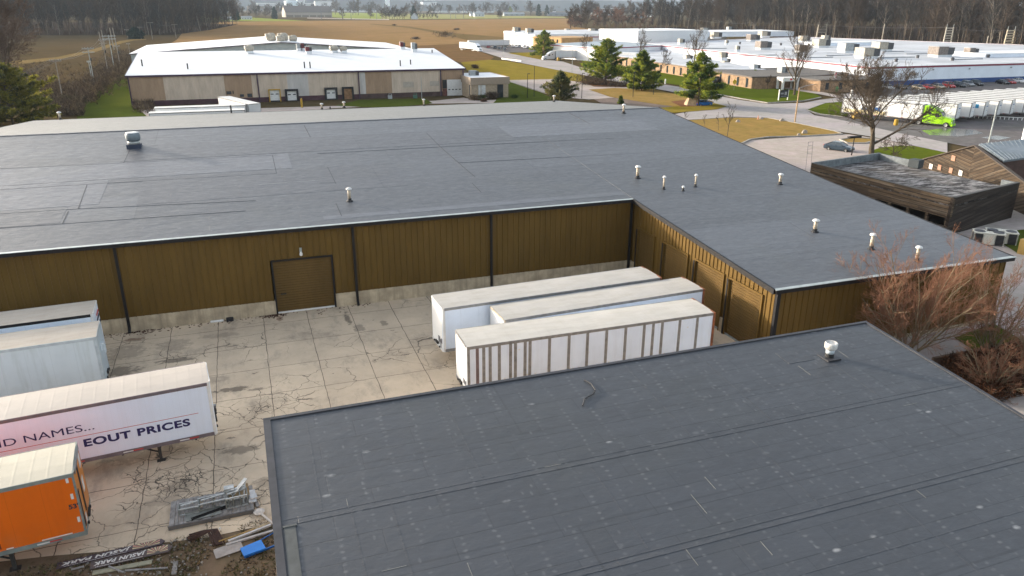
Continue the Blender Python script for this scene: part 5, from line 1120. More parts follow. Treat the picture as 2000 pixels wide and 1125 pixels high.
# --- the spreading tree over the parked sedan
T = thing('bare_tree', 'broad bare tree with many forking limbs beside the blue grey sedan', 'tree', tuple(G(1702, 311)))
b, s = grow(11, 6.6, 5, [9, 7, 6, 5, 4], [1.6, .62, .6, .6, .6], [.78, .65, .65, .7, .75], .46, .13, .36, .14, minr=.017)
tree_obj(T, b, s, BARK, TWIG)
# --- more bare trees
def btree(px, py, top, label, seed, lv=4, nch=(9, 6, 5, 4), sp=(.55, .6, .65, .7), r0=.17, bark=None, twig=None, ratio=(.52, .55, .55, .55), clear=.3, grp=None, minr=.016, up=.12, name='bare_tree'):
    P = G(px, py); H = onY(px, top, P.y).z/1.12
    T = thing(name, label, 'tree', tuple(P), 0, grp); b, s = grow(seed, H*.86, lv, list(nch), list(ratio), list(sp), r0, up, clear, .09, minr=minr); tree_obj(T, b, s, bark or BARK, twig or TWIG, 5, 3); return T
btree(1551, 187, 78, 'bare tree on the factory lawn beside the white porch', 21, r0=.34, clear=.22, nch=(11, 7, 6, 4), ratio=(.72, .6, .55, .55), sp=(.72, .6, .65, .7))
btree(1352, 150, 55, 'bare tree rising behind the largest roadside pine', 22, r0=.28, clear=.25, nch=(10, 6, 6, 4), ratio=(.62, .6, .55, .55)); btree(1240, 135, 58, 'bare tree standing left of the white entrance between two pines', 23, r0=.2); btree(1288, 150, 92, 'low bare tree in front of the brick offices wall', 24, r0=.15, twig=TWIGD)
btree(1150, 122, 66, 'slim bare tree in front of the long white trailer', 25, r0=.14); btree(1420, 268, 195, 'young bare tree at the edge of the tan grass island', 26, r0=.07, nch=(8, 4, 3, 3), ratio=(.35, .5, .5, .5)); btree(1338, 236, 216, 'thin sapling at the corner of the grey roof', 27, 3, (6, 4, 3), (.5, .6, .6), .04); btree(1376, 247, 222, 'leafless sapling standing nearest the roof edge', 28, 3, (5, 3, 3), (.5, .6, .6), .035); btree(1403, 256, 219, 'leafless sapling between the roof edge and the young tree', 29, 3, (5, 3, 3), (.5, .6, .6), .035)
btree(1498, 176, 146, 'small bare brown tree near the two clipped evergreens', 31, r0=.1, twig=TWIGD, clear=.3)
btree(1640, 172, 138, 'low spreading bare tree in front of the flagpoles', 32, r0=.15, twig=TWIGD); btree(1672, 176, 140, 'dark bare tree beside the factory corner', 33, r0=.15, twig=TWIGD)
btree(1745, 312, 262, 'low leafless bush tree with drooping branches beside the broad bare tree', 34, r0=.10, clear=.1, sp=(1.1, .8, .7, .7), ratio=(.9, .55, .55, .55), up=-.02)
btree(282, 196, 150, 'leafless sapling in front of the tan dock building corner', 35, r0=.06, nch=(8, 4, 3, 2), ratio=(.3, .5, .5, .5))
# --- big tree at the top left corner
P = Vector((-54, 222, 0)); T = thing('bare_tree', 'large brownish bare tree filling the top left corner', 'tree', tuple(P)); b, s = grow(41, 20, 5, [12, 7, 6, 5, 3], [.55, .6, .55, .55, .5], [.75, .6, .6, .7, .7], .4, .08, .12, .1, minr=.035); tree_obj(T, b, s, WBARK, mt('twig_brown', (.125, .09, .07), .95, .2, 1, spec=.05), 6, 3)
P = Vector((-66, 268, 0)); T = thing('bare_tree', 'second brown bare tree behind the large one in the top left corner', 'tree', tuple(P), 1.0); b, s = grow(42, 17, 4, [12, 8, 6, 5], [.5, .6, .55, .55], [.75, .6, .6, .7], .35, .08, .15, .1, minr=.035); tree_obj(T, b, s, WBARK, mt('twig_brown', (.125, .09, .07)), 6, 3)
# --- red twigged trees by the near roof
def redtree(px, py, H, label, seed, nst, lean, twig=TWIGR, bark=BARKT, W=1.0, rs=.07, dens=(9, 7, 5), minr=.006):
    P = G(px, py); rg = random.Random(seed); B, S_ = [], []
    for k in range(nst):
        b, s = grow(seed*31+k, H*rg.uniform(.6, .95), 3, list(dens), [.40, .5, .5], [.6, .62, .62], rs*rg.uniform(.6, 1), .10, .18, .09, minr=minr)
        a = 2*math.pi*(k+rg.random())/nst; tl = lean*rg.uniform(.4, 1.15); M = Matrix.Rotation(a, 3, 'Z') @ Matrix.Rotation(tl, 3, 'Y')
        for src, dst in ((b, B), (s, S_)):
            for q in src: dst.append((*(M @ Vector(q[:3])), *(M @ Vector(q[3:6])), q[6], q[7]))
    T = thing('red_twigged_tree', label, 'tree', (P.x, P.y, 0), 0, 'red twigged trees at the corner of the near roof'); tree_obj(T, B, S_, bark, twig, 5, 3); return T
redtree(1768, 700, 8.6, 'large red twigged tree against the dark end wall of the warehouse', 3, 15, .60, dens=(11, 8, 7), minr=.0058)
redtree(1925, 705, 6.6, 'red twigged tree between the warehouse corner and the right edge', 5, 10, .5, dens=(10, 7, 6)); redtree(1930, 770, 3.6, 'low red bush growing beside the near roof', 7, 14, .75, dens=(9, 7, 5)); redtree(2010, 760, 5.2, 'red twigged tree cut by the right edge of the photo', 8, 10, .5, dens=(9, 6, 5)); redtree(1690, 668, 3.6, 'small red bush touching the far corner of the near roof', 9, 10, .8, dens=(9, 7, 5))
# dry hedge on the bank
def tufts(name, pts_fn, N, L, wd, mats, seed, kind, label, cat, up=.8, nb=5):
    rg = np.random.RandomState(seed); C0 = np.array([pts_fn(rg) for _ in range(N)]); C = np.repeat(C0, nb, 0); m_ = len(C)
    d = rg.normal(size=(m_, 3)); d[:, 2] = np.abs(d[:, 2])+up; d /= np.linalg.norm(d, axis=1, keepdims=True); l = L*rg.uniform(.5, 1.3, (m_, 1)); a = np.cross(d, rg.normal(size=(m_, 3))); a /= np.linalg.norm(a, axis=1, keepdims=True); a *= wd
    V = np.stack([C-a, C+a, C+d*l+a*.3, C+d*l-a*.3], 1).reshape(-1, 3); F_ = np.arange(len(V)).reshape(-1, 4); o = npmesh(name, V, F_, mats, np.repeat(rg.randint(0, len(mats), N), nb)); return setp(o, label, cat, None, kind)
HB_ = [mt('dry_leaf_red', (.15, .065, .035), .9, .3, spec=.05), mt('dry_leaf_brown', (.085, .048, .03), .9, .3, spec=.05), mt('dry_leaf_dark', (.05, .032, .022), .9, .3, spec=.05)]
def hedge_pt(r):
    u, v = r.rand(), r.rand(); a = np.array([40.8, 31.6]); b = np.array([49.5, 31.8]); c = np.array([39.6, 27.0]); p = a+(b-a)*u+(c-a)*v; return (p[0], p[1], r.rand()**.7*.9)
tufts('hedge', hedge_pt, 5200, .42, .022, HB_, 3, None, 'dense russet hedge under the red twigged trees beside the near roof', 'hedge', .4)
q = MB(); q.box(40.4, 48.6, 31.75, 31.95, 0, .85); setp(q.build('low_wall', mt('brown_wall_low', (.13, .085, .055), .9, .3)), 'low brown wall along the top of the russet hedge', 'wall')

# --- evergreen trees
def needle(name, col):
    m_ = mt(name, col, .9, .3, .8, spec=.05); t = m_.node_tree; tr = t.nodes.new('ShaderNodeBsdfTranslucent'); mx = t.nodes.new('ShaderNodeMixShader'); mx.inputs[0].default_value = .4
    b = t.nodes['Principled BSDF']; tr.inputs['Color'].default_value = (*[min(k*1.3, 1) for k in col], 1); o = t.nodes['Material Output']
    t.links.new(b.outputs[0], mx.inputs[1]); t.links.new(tr.outputs[0], mx.inputs[2]); t.links.new(mx.outputs[0], o.inputs[0]); return m_
needle('needles_mid', (.15, .20, .034)); needle('needles_yellow', (.27, .29, .042)); needle('needles_dark', (.06, .10, .032)); needle('pine_olive', (.15, .15, .035)); needle('pine_gold', (.22, .20, .035)); needle('pine_dark', (.085, .09, .035))  # olive, gold and dark pine needles: own tones, scattered by noise
needle('spruce_brown', (.12, .125, .05)); needle('spruce_yellow', (.19, .17, .06)); needle('spruce_dark', (.06, .075, .035))
NEED = [mt('needles_mid', (.13, .175, .03), .9, .3, .8, spec=.05), mt('needles_yellow', (.34, .31, .035), .9, .25, .8, spec=.05), mt('needles_dark', (.040, .070, .024), .9, .3, .8, spec=.05)]
def pine(px, py, top, wpx, label, seed, dens=1.0, shape='full', mats=None, name='pine_tree', base=.1, blade=(.62, .10), tilt=.1, fan=13, Pos=None, H=None):
    P = Pos or G(px, py); H = H or onY(px, top, P.y).z; Rm = wpx/2/F*P.length*1.2; rg = np.random.RandomState(seed); C, D = [], []; big = [(0, 0, 0, 0, 0, H*.5, H*.018+.03, H*.012+.02), (0, 0, H*.5, 0, 0, H*.98, H*.012+.02, .02)]; z = H*base
    while z < H*.99:
        f = z/H; rad = Rm*((1-f)**.75*1.12 if shape == 'full' else (1-f)**1.0)*min(1, .62+f*2.2); nb = max(4, int(7*(.6+.4*(1-f)))); a0 = rg.rand()*6.28
        for k in range(nb):
            a = a0+6.283*k/nb+rg.normal()*.22; L = rad*rg.uniform(.62, 1.18); t_ = tilt+rg.normal()*.10+(.45*f); dx, dy, dz = math.cos(a), math.sin(a), t_; big.append((0, 0, z, dx*L, dy*L, z+dz*L, .05, .015))
            m_ = max(3, int(L*5.6*dens))
            for j in range(m_):
                u = .22+.8*(j+rg.rand())/m_; off = rg.normal(size=3)*np.array([.28, .28, .09])*(.5+L*.12)*u; C.append([dx*L*u+off[0], dy*L*u+off[1], z+dz*L*u+off[2]]); D.append([dx, dy, .35])
        z += H*.056*rg.uniform(.75, 1.25)*(1.15-.5*f)
    for k in range(6): C.append([rg.normal()*.1, rg.normal()*.1, H*(.96+.01*k)]); D.append([0, 0, 1])
    C = np.array(C); D = np.array(D); N = len(C); cl = np.array([mnoise.noise(Vector(c)*.55+Vector((seed, 0, 0))) for c in C]); mi = np.where(cl > .12, 1, np.where(cl < -.18, 2, 0)); mi = np.where(rg.rand(N) < .2, rg.randint(0, 3, N), mi)
    C = np.repeat(C, fan, 0); D = np.repeat(D, fan, 0); m_ = len(C); d = D*.9+rg.normal(size=(m_, 3))*.65; d /= np.linalg.norm(d, axis=1, keepdims=True); a = np.cross(d, rg.normal(size=(m_, 3))); a /= np.linalg.norm(a, axis=1, keepdims=True); l = blade[0]*rg.uniform(.6, 1.25, (m_, 1)); a *= blade[1]
    V = np.stack([C-d*l*.25-a*.5, C-d*l*.25+a*.5, C+d*l+a*.45, C+d*l-a*.45], 1).reshape(-1, 3)
    T = thing(name, label, 'tree', (P.x, P.y, 0)); Vt, Ft = segs_to_mesh(big, 5); npmesh('trunk', Vt, Ft, [BARK], parent=T); npmesh('crown', V, np.arange(len(V)).reshape(-1, 4), mats or NEED, np.repeat(mi, fan), parent=T); return T
pine(1183, 166, 77, 80, 'yellow green pine left of the white porch with a bare shrub at its foot', 1, 1.0, tilt=.18, base=.14); pine(1253, 178, 101, 60, 'bushy green pine in the middle of the roadside row', 2, 1.2, tilt=.15, base=.05); pine(1363, 208, 104, 82, 'largest green pine beside the road, boulder and blue vehicle at its foot', 3, 1.15, tilt=.02, base=.16)
pine(1062, 112, 60, 44, 'sparse dark pine in front of the tan brick front', 4, .75, tilt=-.05); pine(1094, 200, 142, 66, 'ragged spruce standing just beyond the warehouse roof', 5, .8, 'cone', tilt=.35, mats=[mt('spruce_brown', (.075, .082, .035), .9, .3, spec=.05), mt('spruce_yellow', (.11, .10, .04), .9, .3, spec=.05), mt('spruce_dark', (.04, .05, .025), .9, .3, spec=.05)], base=.04)
pine(1212, 204, 188, 9, 'tiny young spruce at the far edge of the gravel lot', 6, 3, 'cone', blade=(.3, .05)); pine(26, 245, 128, 128, 'olive green pine at the left edge behind the warehouse roof', 7, .85, mats=[mt('pine_olive', (.16, .15, .028), .9, .3, spec=.05), mt('pine_gold', (.30, .25, .025), .9, .3, spec=.05), mt('pine_dark', (.06, .065, .025), .9, .3, spec=.05)], base=.06); pine(-45, 240, 70, 110, 'tall yellowish pine cut by the left edge', 8, .9, mats=[mt('pine_olive', (.085, .088, .022)), mt('pine_gold', (.17, .15, .02)), mt('pine_dark', (.04, .045, .02))])
pine(1463, 158, 138, 15, 'clipped dark evergreen left of its taller neighbour by the offices', 9, 3, 'cone', blade=(.3, .07), base=.02, name='evergreen_shrub', tilt=.5); pine(1473, 160, 137, 18, 'taller clipped evergreen by the brick offices wall', 10, 3, 'cone', blade=(.3, .07), base=.02, name='evergreen_shrub', tilt=.5); pine(1452, 160, 152, 10, 'round clipped shrub at the foot of the evergreens', 12, 3, blade=(.3, .07), base=.02, name='evergreen_shrub', tilt=.6)
BG = [mt('bluegreen_needles', (.022, .050, .045), .9, .2, spec=.05), mt('bluegreen_dark', (.014, .034, .032), .9, .2, spec=.05), mt('bluegreen_mid', (.03, .058, .045), .9, .2, spec=.05)]
for k, (px, py, top, wd, lb) in enumerate(((462, 40, 15, 14, 'broad dark evergreen beside the low far house'), (375, 32, 13, 9, 'dark evergreen at the edge of the left wood across the field'), (537, 37, 14, 10, 'dark evergreen at the left end of the far school building'), (266, 76, 56, 22, 'dark round evergreen beside the utility poles under the left wood'), (1052, 31, 8, 10, 'tall dark evergreen among the far houses left of the hedge'), (1068, 31, 10, 9, 'dark evergreen right of a taller one among the far houses'), (996, 26, 12, 9, 'yellowish evergreen beside the far trailers'), (1358, 40, 4, 26, 'tall dark evergreen standing out of the right wood'), (808, 36, 12, 12, 'dark evergreen beside the far white house in the field'))):
    pine(px, py, top, wd, lb, 60+k, .35, mats=BG if k not in (6,) else NEED, base=.02, blade=(1.5, .35), fan=7, name='evergreen_tree')

# ================================================================== woods
WV = []
for k in range(7):
    H = 27+1.2*k; root = thing('wood_tree', '', 'tree', (0, 0, -500)); b, s = grow(100+k, H*.9, 3, [18, 8, 7], [.32, .55, .55], [.6, .6, .65], .26, .12, .25, .05, minr=.05, rr=.45)
    tree_obj(root, b, s, WBARK if k % 3 else BARKP, WTWIG if k % 2 else WTWIG2, 4, 3); WV.append(root)
def put_wood(x, y, k, sc, rz, label, group):
    o = copy_tree(WV[k]); o.location = (x, y, 0); o.rotation_euler = (0, 0, rz); o.scale = (sc*1.1, sc*1.1, sc); o['label'] = label; o['group'] = group; return o
rg = random.Random(77)
def edge(pts, u):
    L = [0]
    for a, b in zip(pts, pts[1:]): L.append(L[-1]+math.dist(a, b))
    s = u*L[-1]
    for i in range(len(pts)-1):
        if s <= L[i+1]: f = (s-L[i])/(L[i+1]-L[i]); return Vector(pts[i]).lerp(Vector(pts[i+1]), f), (Vector(pts[i+1])-Vector(pts[i])).normalized()
    return Vector(pts[-1]), (Vector(pts[-1])-Vector(pts[-2])).normalized()
RE = [(470, 860), (440, 620), (404, 420), (376, 300), (420, 190), (520, 120)]; LE = [(-260, 560), (-155, 700), (-110, 702), (-45, 690), (-20, 820), (10, 1080)]
def wood_front(E, n, depth, lab, grp, smin, smax, side):
    for i in range(n):
        p, d = edge(E, (i+rg.random())/n); nn = Vector((-d.y, d.x))*side; q = p+nn*(rg.random()**1.5*depth)+d*rg.uniform(-3, 3); put_wood(q.x, q.y, rg.randrange(7), rg.uniform(smin, smax), rg.uniform(0, 6.28), lab, grp)
wood_front(RE, 170, 42, 'tall bare tree in the brown wood behind the white factory', 'bare trees of the right wood', .8, 1.18, 1); wood_front(LE, 115, 40, 'tall bare tree in the dark wood beyond the scrub field on the left', 'bare trees of the left wood', .85, 1.15, 1)
def wood_mass(E, n, d0, d1, label, side, smin, smax, nlow=260):
    """the depth of a wood nobody could count: one object"""
    Vs, Fs, ms, off = [], [], [], 0; src = []
    for k in range(7):
        V_, F_ = [], []; b, s = grow(200+k, 27, 3, [16, 7, 5], [.32, .55, .55], [.65, .6, .65], .26, .12, .2, .05, minr=.085, rr=.5); v1, f1 = segs_to_mesh(b, 3); v2, f2 = segs_to_mesh(s, 3); src.append((np.concatenate([v1, v2]), np.concatenate([f1, f2+len(v1)]), np.concatenate([np.zeros(len(f1), int), np.ones(len(f2), int)+(k % 2)])))
    for i in range(n+nlow):
        low = i >= n; p, d = edge(E, rg.random()); nn = Vector((-d.y, d.x))*side; q = p+nn*(rg.uniform(2, 45) if low else rg.uniform(d0, d1)); v, f, m_ = src[rg.randrange(7)]; a = rg.uniform(0, 6.28); sc = rg.uniform(.22, .5) if low else rg.uniform(smin, smax); c_, s_ = math.cos(a)*sc, math.sin(a)*sc
        w_ = np.empty_like(v); w_[:, 0] = v[:, 0]*c_-v[:, 1]*s_+q.x; w_[:, 1] = v[:, 0]*s_+v[:, 1]*c_+q.y; w_[:, 2] = v[:, 2]*sc; Vs.append(w_); Fs.append(f+off); ms.append(m_); off += len(v)
    o = npmesh('wood', np.concatenate(Vs), np.concatenate(Fs), [WBARK, WTWIG, WTWIG2], np.concatenate(ms)); setp(o, label, 'wood', None, 'stuff')
wood_mass(RE, 420, 40, 240, 'deep brown leafless wood behind the factory', 1, .95, 1.4); wood_mass(LE, 300, 35, 200, 'deep grey leafless wood on the left beyond the scrub field', 1, .95, 1.3)
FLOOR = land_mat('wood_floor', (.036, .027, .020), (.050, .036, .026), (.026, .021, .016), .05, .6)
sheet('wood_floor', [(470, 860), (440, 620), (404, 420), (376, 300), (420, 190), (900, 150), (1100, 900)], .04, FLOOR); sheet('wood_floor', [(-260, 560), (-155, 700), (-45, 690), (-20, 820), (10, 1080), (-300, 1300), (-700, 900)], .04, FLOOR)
# far trees: hedgerow and town trees, one by one
FT = []
for k in range(4):
    root = thing('far_tree', '', 'tree', (0, 0, -500)); b, s = grow(300+k, 13, 3, [14, 7, 5], [.5, .55, .55], [.7, .65, .7], .3, .06, .12, .08, minr=.09, rr=.5); tree_obj(root, b, s, WBARK, [TWIGD, WTWIG2, WTWIG, mt('twig_russet', (.16, .09, .065), .95)][k], 4, 3); FT.append(root)
def far_tree(px, py, sc, k, label, group='bare trees round the far field and town'):
    P = G(px, py); o = copy_tree(FT[k]); o.location = (P.x, P.y, 0); o.rotation_euler = (0, 0, rg.uniform(0, 6)); o.scale = (sc*1.15, sc*1.15, sc); o['label'] = label; o['group'] = group
for i in range(26): far_tree(1108+rg.random()*200, 50+rg.random()*5+i*.15, rg.uniform(.8, 1.5), rg.choice((0, 1, 3, 3)), 'bare tree in the hedgerow at the right end of the tan field')
for i in range(12): far_tree(1122+i*16+rg.uniform(-4, 4), 52+rg.random()*3+i*.5, rg.uniform(.25, .5), 3, 'low russet bush in the hedgerow at the right end of the tan field')
for i in range(10): far_tree(746+i*5+rg.uniform(-2, 2), 37.2, rg.uniform(.9, 1.5), (0, 1, 2)[i % 3], 'bare tree in the clump on the far side of the tan field')
for i in range(6): far_tree(812+i*8, 37, rg.uniform(.6, 1.1), i % 3, 'bare tree beside the white house across the field')
for i, px in enumerate((975, 978, 723, 669, 500, 508, 520, 526, 488, 475, 430, 410, 395, 385, 440)): far_tree(px, 37 if px > 600 else 36-rg.random()*3, rg.uniform(.8, 1.6), i % 3, 'bare tree near the far houses beyond the field')
for i in range(215):
    px = rg.uniform(350, 1330); far_tree(px, rg.uniform(18.5, 30) if px < 1130 else rg.uniform(24, 40), rg.uniform(1.3, 2.6), rg.choice((0, 1, 2, 1)), 'bare tree among the roofs of the distant town', 'bare trees of the distant town')
for r_ in WV+FT:
    for c_ in list(r_.children): bpy.data.objects.remove(c_)
    bpy.data.objects.remove(r_)
# scrub along the poles
SCM = [mt('scrub_brown', (.12, .085, .06), .95, .3, spec=.05), mt('scrub_dark', (.07, .052, .04), .95, .3, spec=.05), mt('scrub_straw', (.20, .15, .09), .95, .3, spec=.05)]
def scrub_pt(r):
    t_ = r.rand(); a = np.array([-37, 200.]); b = np.array([-43, 420.]); p = a+(b-a)*t_+np.array([r.normal()*(2.6+3*t_), 0]); return (p[0], p[1], r.rand()**1.6*2.2)
tufts('scrub', scrub_pt, 5200, 1.1, .05, SCM, 5, 'stuff', 'brown leafless scrub along the utility poles', 'scrub', .6)
def scrub4(r): p = G(r.uniform(88, 165), r.uniform(170, 228)); return (p.x, p.y, r.rand()**1.6*1.6)
tufts('scrub', scrub4, 3000, 1.0, .04, SCM, 15, 'stuff', 'brown winter brush between the nearest left pole and the green strip', 'scrub', .6)
def scrub5(r): p = G(r.uniform(262, 300), r.uniform(200, 222)); return (p.x, p.y, r.rand()**1.6*1.5)
tufts('scrub', scrub5, 500, .9, .03, SCM, 16, 'stuff', 'bare brush at the left corner of the tan dock building', 'scrub', .7)
def scrub2(r): p = np.array([-70+r.normal()*9, 225+r.normal()*38]); return (p[0], p[1], r.rand()**1.5*3.0)
tufts('scrub', scrub2, 5200, 1.3, .05, SCM, 6, 'stuff', 'dark brown thicket at the left edge below the scrub field', 'scrub', .6)
def scrub3(r): p = r.rand(); a = np.array(G(1130, 164)[:2]); b = np.array(G(1225, 170)[:2]); q = a+(b-a)*p; return (q[0]+r.normal()*1.5, q[1]+r.normal()*1.5, r.rand()**1.2*(2.6 if p < .7 else 1.2))
tufts('shrub', scrub3, 900, .9, .03, [TWIGD, TWIG, SCM[0]], 7, None, 'grey leafless shrubs under the left roadside pine', 'shrub', .7)
for px, py, n_, h, lb, mm in ((925, 196, 240, 1.4, 'straw coloured shrub at the left of the office annex', [SCM[2], SCM[0]]), (941, 195, 240, 1.3, 'dark green shrub below the annex window', [mt('needles_dark', (.03, .05, .02)), SCM[1]]), (962, 193, 300, 1.8, 'rounded bare brown shrub in front of the annex wall', [SCM[1], SCM[0]]), (945, 199, 260, .8, 'low reddish shrub in front of the annex', [mt('shrub_rust', (.17, .09, .055), .9), SCM[0]]), (928, 134, 260, 1.6, 'brown bush on the yellow lawn behind the annex', [SCM[0], SCM[1]]), (174, 198, 420, 1.7, 'dark leafless bush on the green lawn strip', [SCM[1], SCM[0]]), (141, 203, 420, 2.2, 'olive bush beside the nearest left utility pole', [mt('bush_olive', (.11, .11, .035), .9), SCM[0]]), (1552, 172, 200, 1.2, 'dark shrub at the right post of the porch', [SCM[1]]), (1600, 172, 380, 1.8, 'dark leafless shrubs at the brick offices corner', [SCM[1], TWIGD]), (1005, 192, 300, .9, 'dark green low shrub at the end of the annex lawn', [mt('needles_dark', (.03, .05, .02))])):
    P = G(px, py); tufts('shrub', lambda r: (P.x+r.normal()*h*.42, P.y+r.normal()*h*.42, r.rand()**.8*h*.75), n_, h*.35, .03, mm, int(px), None, lb, 'shrub', .5)
# weeds and straw on the dirt by the yard
def weed_pt(r):
    while 1:
        x, y = r.uniform(-13.5, -.5), r.uniform(24.3, 30.2)
        if mnoise.noise((x*.5, y*.5, 2.)) > -.12: return (x, y, .03)
tufts('weeds', weed_pt, 3400, .15, .012, [mt('weed_straw', (.26, .19, .095), .95), mt('weed_brown', (.15, .10, .06), .95), mt('weed_green', (.09, .10, .025), .95), mt('weed_dark', (.055, .04, .025), .95)], 9, 'stuff', 'dead weeds and straw on the dirt beside the yard', 'weeds', .3, 6)
# ================================================================== poles, lamps, frames
WOODP = mt('pole_wood', (.27, .24, .20), .9, .25, 1.5); WOODT = mt('pole_tan', (.40, .27, .15), .9, .2, 1.5); PGREY = mt('pole_grey', (.34, .37, .36), .6, .2, 1.5); WIRE = mt('wire', (.12, .12, .12), .6)
def upole(px, py, top, label, arm=2.4, rz=.3, n=1, mat=None, gear=True, r=.15):
    P = G(px, py); H = onY(px, top, P.y).z; T = thing('utility_pole', label, 'utility pole', tuple(P), rz, 'utility poles along the scrub field'); lean = (px-1000)*0
    q = MB(); q.tube([(0, 0, 0), (0, 0, H)], [r, r*.65], 7); q.build('pole', mat or WOODP, T)
    for k in range(n): q = MB(); q.box(-arm/2, arm/2, -.1, .1, H-.55-k*1.0, H-.33-k*1.0); q.build('crossarm', mat or WOODP, T)
    q = MB()
    for x in (-.45, -.25, .25, .45): q.lathe((x*arm, 0, H-.33), [(.06, 0), (.09, .12), (.05, .25)], 6)
    q.build('insulators', PGREY, T)
    if gear: q = MB(); q.lathe((.3, .2, H*.62), [(.24, 0), (.26, .1), (.26, .75), (.15, .85)], 8); q.build('transformer', BLACKP, T)
    return T, H
PO = []
for a in ((124, 199, 115, 'nearest utility pole on the left, wires running down to the left edge', 2.6, .1, 1, None, False), (184, 162, 92, 'utility pole with green grey fittings, second along the left scrub', 3.2, .2, 2, PGREY), (180, 158, 118, 'short pole leaning close to the green grey utility pole', 1, .2, 1, PGREY), (212, 147, 76, 'utility pole with black drum right of the green grey pole', 2.2, .3, 2, None), (223, 133, 68, 'wide armed grey utility pole in the middle of the row', 4.6, .2, 2, PGREY), (235, 131, 88, 'lower utility pole behind the wide armed pole', 2, .2, 1, None), (255, 113, 84, 'small far utility pole at the end of the green lawn strip', 1.5, .2, 1, None, False),
          (250, 75, 57, 'distant utility pole left of the round evergreen', 3, .2, 1, None, False), (276, 76, 52, 'distant utility pole right of the round evergreen', 3, .2, 1, None, False), (298, 77, 43, 'tall distant utility pole with wide arm before the left wood', 4, .1, 1, None, False), (344, 74, 47, 'distant utility pole at the right end of the left wood', 4, .1, 1, None, False)):
    PO.append(upole(*a))
for px, py, t0, lb in ((198, 108, 62, 'tall tan post, left of a pair rising above the utility poles'), (203, 108, 58, 'tall tan post, right of the left pair above the utility poles'), (220, 100, 54, 'tan post, left one beside the wide armed pole'), (226, 100, 54, 'tan post, right one beside the wide armed pole')):
    P = G(px+3, 97); H = onY(px, t0, P.y).z; q = MB(); q.tube([(0, 0, 0), (-.4, 0, H)], [.30, .22], 7); o = q.build('tall_post', WOODP); o.location = P; setp(o, lb, 'post')
def wires(pts, sag, label, off=(0,)):
    q = MB()
    for dx in off:
        for a, b in zip(pts, pts[1:]):
            a = Vector(a)+Vector((dx, 0, 0)); b = Vector(b)+Vector((dx, 0, 0)); n = 8; L = [a.lerp(b, i/n)-Vector((0, 0, sag*4*(i/n)*(1-i/n))) for i in range(n+1)]; q.tube(L, .028, 3, False)
    setp(q.build('power_line', WIRE), label, 'wires')
tp = lambda k: PO[k][0].location+Vector((0, 0, PO[k][1]-.1))
wires([tuple(onY(-60, 160, 190)), tuple(tp(0))], 1.2, 'wires running from the nearest left pole down to the left edge', (-1.1, -.4, .5, 1.1)); wires([tuple(tp(0)), tuple(tp(1)), tuple(tp(3)), tuple(tp(4))], 1.0, 'wires strung along the row of poles on the left', (-1, 0, 1)); wires([tuple(tp(7)), tuple(tp(8)), tuple(tp(9)), tuple(tp(10))], 1.5, 'thin wires between the distant poles in front of the left wood', (-1, 1))
def lamp(px, py, top, label, arm=0, mat=None, r=.09, grp='light poles along the roads', head=True):
    P = G(px, py); H = onY(px, top, P.y).z; T = thing('light_pole', label, 'light pole', tuple(P), 0, grp); q = MB(); q.tube([(0, 0, 0), (0, 0, H)], [r, r*.7], 7); q.build('pole', mat or DARK, T)
    if arm: q = MB(); q.tube([(0, 0, H-.2), (arm*.4, 0, H+.25), (arm, 0, H+.5)], .06, 6); q.build('arm', GREYRAIL, T)
    if head: q = MB(); q.obox((arm+.2*(1 if arm >= 0 else -1) if arm else .25, 0, H+(.5 if arm else -.02)), .7, .3, .14); q.build('lamp_head', mat or DARK, T)
    return T
lamp(1030, 192, 144, 'short dark light pole on the lawn beside the office annex'); lamp(1043, 189, 128, 'taller dark pole right of a shorter one beside the annex', head=False); lamp(1136, 193, 143, 'dark light pole between the ragged spruce and the left roadside pine'); lamp(1117, 143, 96, 'thin pole beside the long white trailer', mat=PGREY, head=False); lamp(984, 116, 66, 'thin pole beside the cars of the far parking lot', mat=PGREY, head=False)
lamp(1236, 191, 141, 'dark light pole in front of the bushy middle pine'); lamp(1276, 186, 166, 'short dark pole right of the middle pine', head=False)
lamp(1552, 241, 171, 'pale timber light pole with a long arm on the tan grass', 3.6, WOODT, .16); lamp(1277, 150, 124, 'pale light pole with a raised arm in front of the brick offices', 5.5, WOODP, .14); lamp(1931, 280, 207, 'leaning grey pole standing in the right lot', 0, PGREY, .14, head=False); lamp(1663, 304, 268, 'dark lamp post with a flat shaded head beside the sedan', 0, DARK, .09, head=False)
P = G(1663, 304); H = onY(1663, 268, P.y).z; T = bpy.data.objects[[o.name for o in bpy.data.objects if o.get('label', '').startswith('dark lamp post')][0]]; q = MB(); q.obox((0, 0, H), 2.4, .5, .3); q.build('lamp_head', DARK, T)
lamp(1376, 206, 190, 'pale post stub beside the blue vehicle under the large pine', 0, WOODT, .12, head=False)
# flagpoles
def flag(px, py, top, fc, lb, lean=.0):
    P = G(px, py); H = onY(px, top, P.y).z; T = thing('flagpole', lb, 'flagpole', tuple(P)); q = MB(); q.tube([(0, 0, 0), (0, 0, H)], [.09, .05], 6); q.build('pole', GREYRAIL, T)
    q = MB(); n = 8
    for i in range(n):
        for j in range(3):
            f = lambda a, b: (.06+a*.10+.04*math.sin(a*1.5+b), .10*math.sin(a*.9+b*.7), H-.1-a*.12-b*.55)
            q.m = (j+i//3) % len(fc); q.quad(f(i, j), f(i+1, j), f(i+1, j+1), f(i, j+1))
    q.build('flag', fc, T)
flag(1625, 178, 138, [WHITEP, REDTAPE], 'flagpole with a drooping red and white flag by the offices corner'); flag(1645, 172, 122, [REDTAPE, NAVY, WHITEP], 'taller flagpole behind the offices corner, dark drooping flag'); flag(1690, 172, 133, [NAVY, mt('flag_dark', (.06, .06, .07), .8)], 'flagpole with a dark flag against the factory corner')
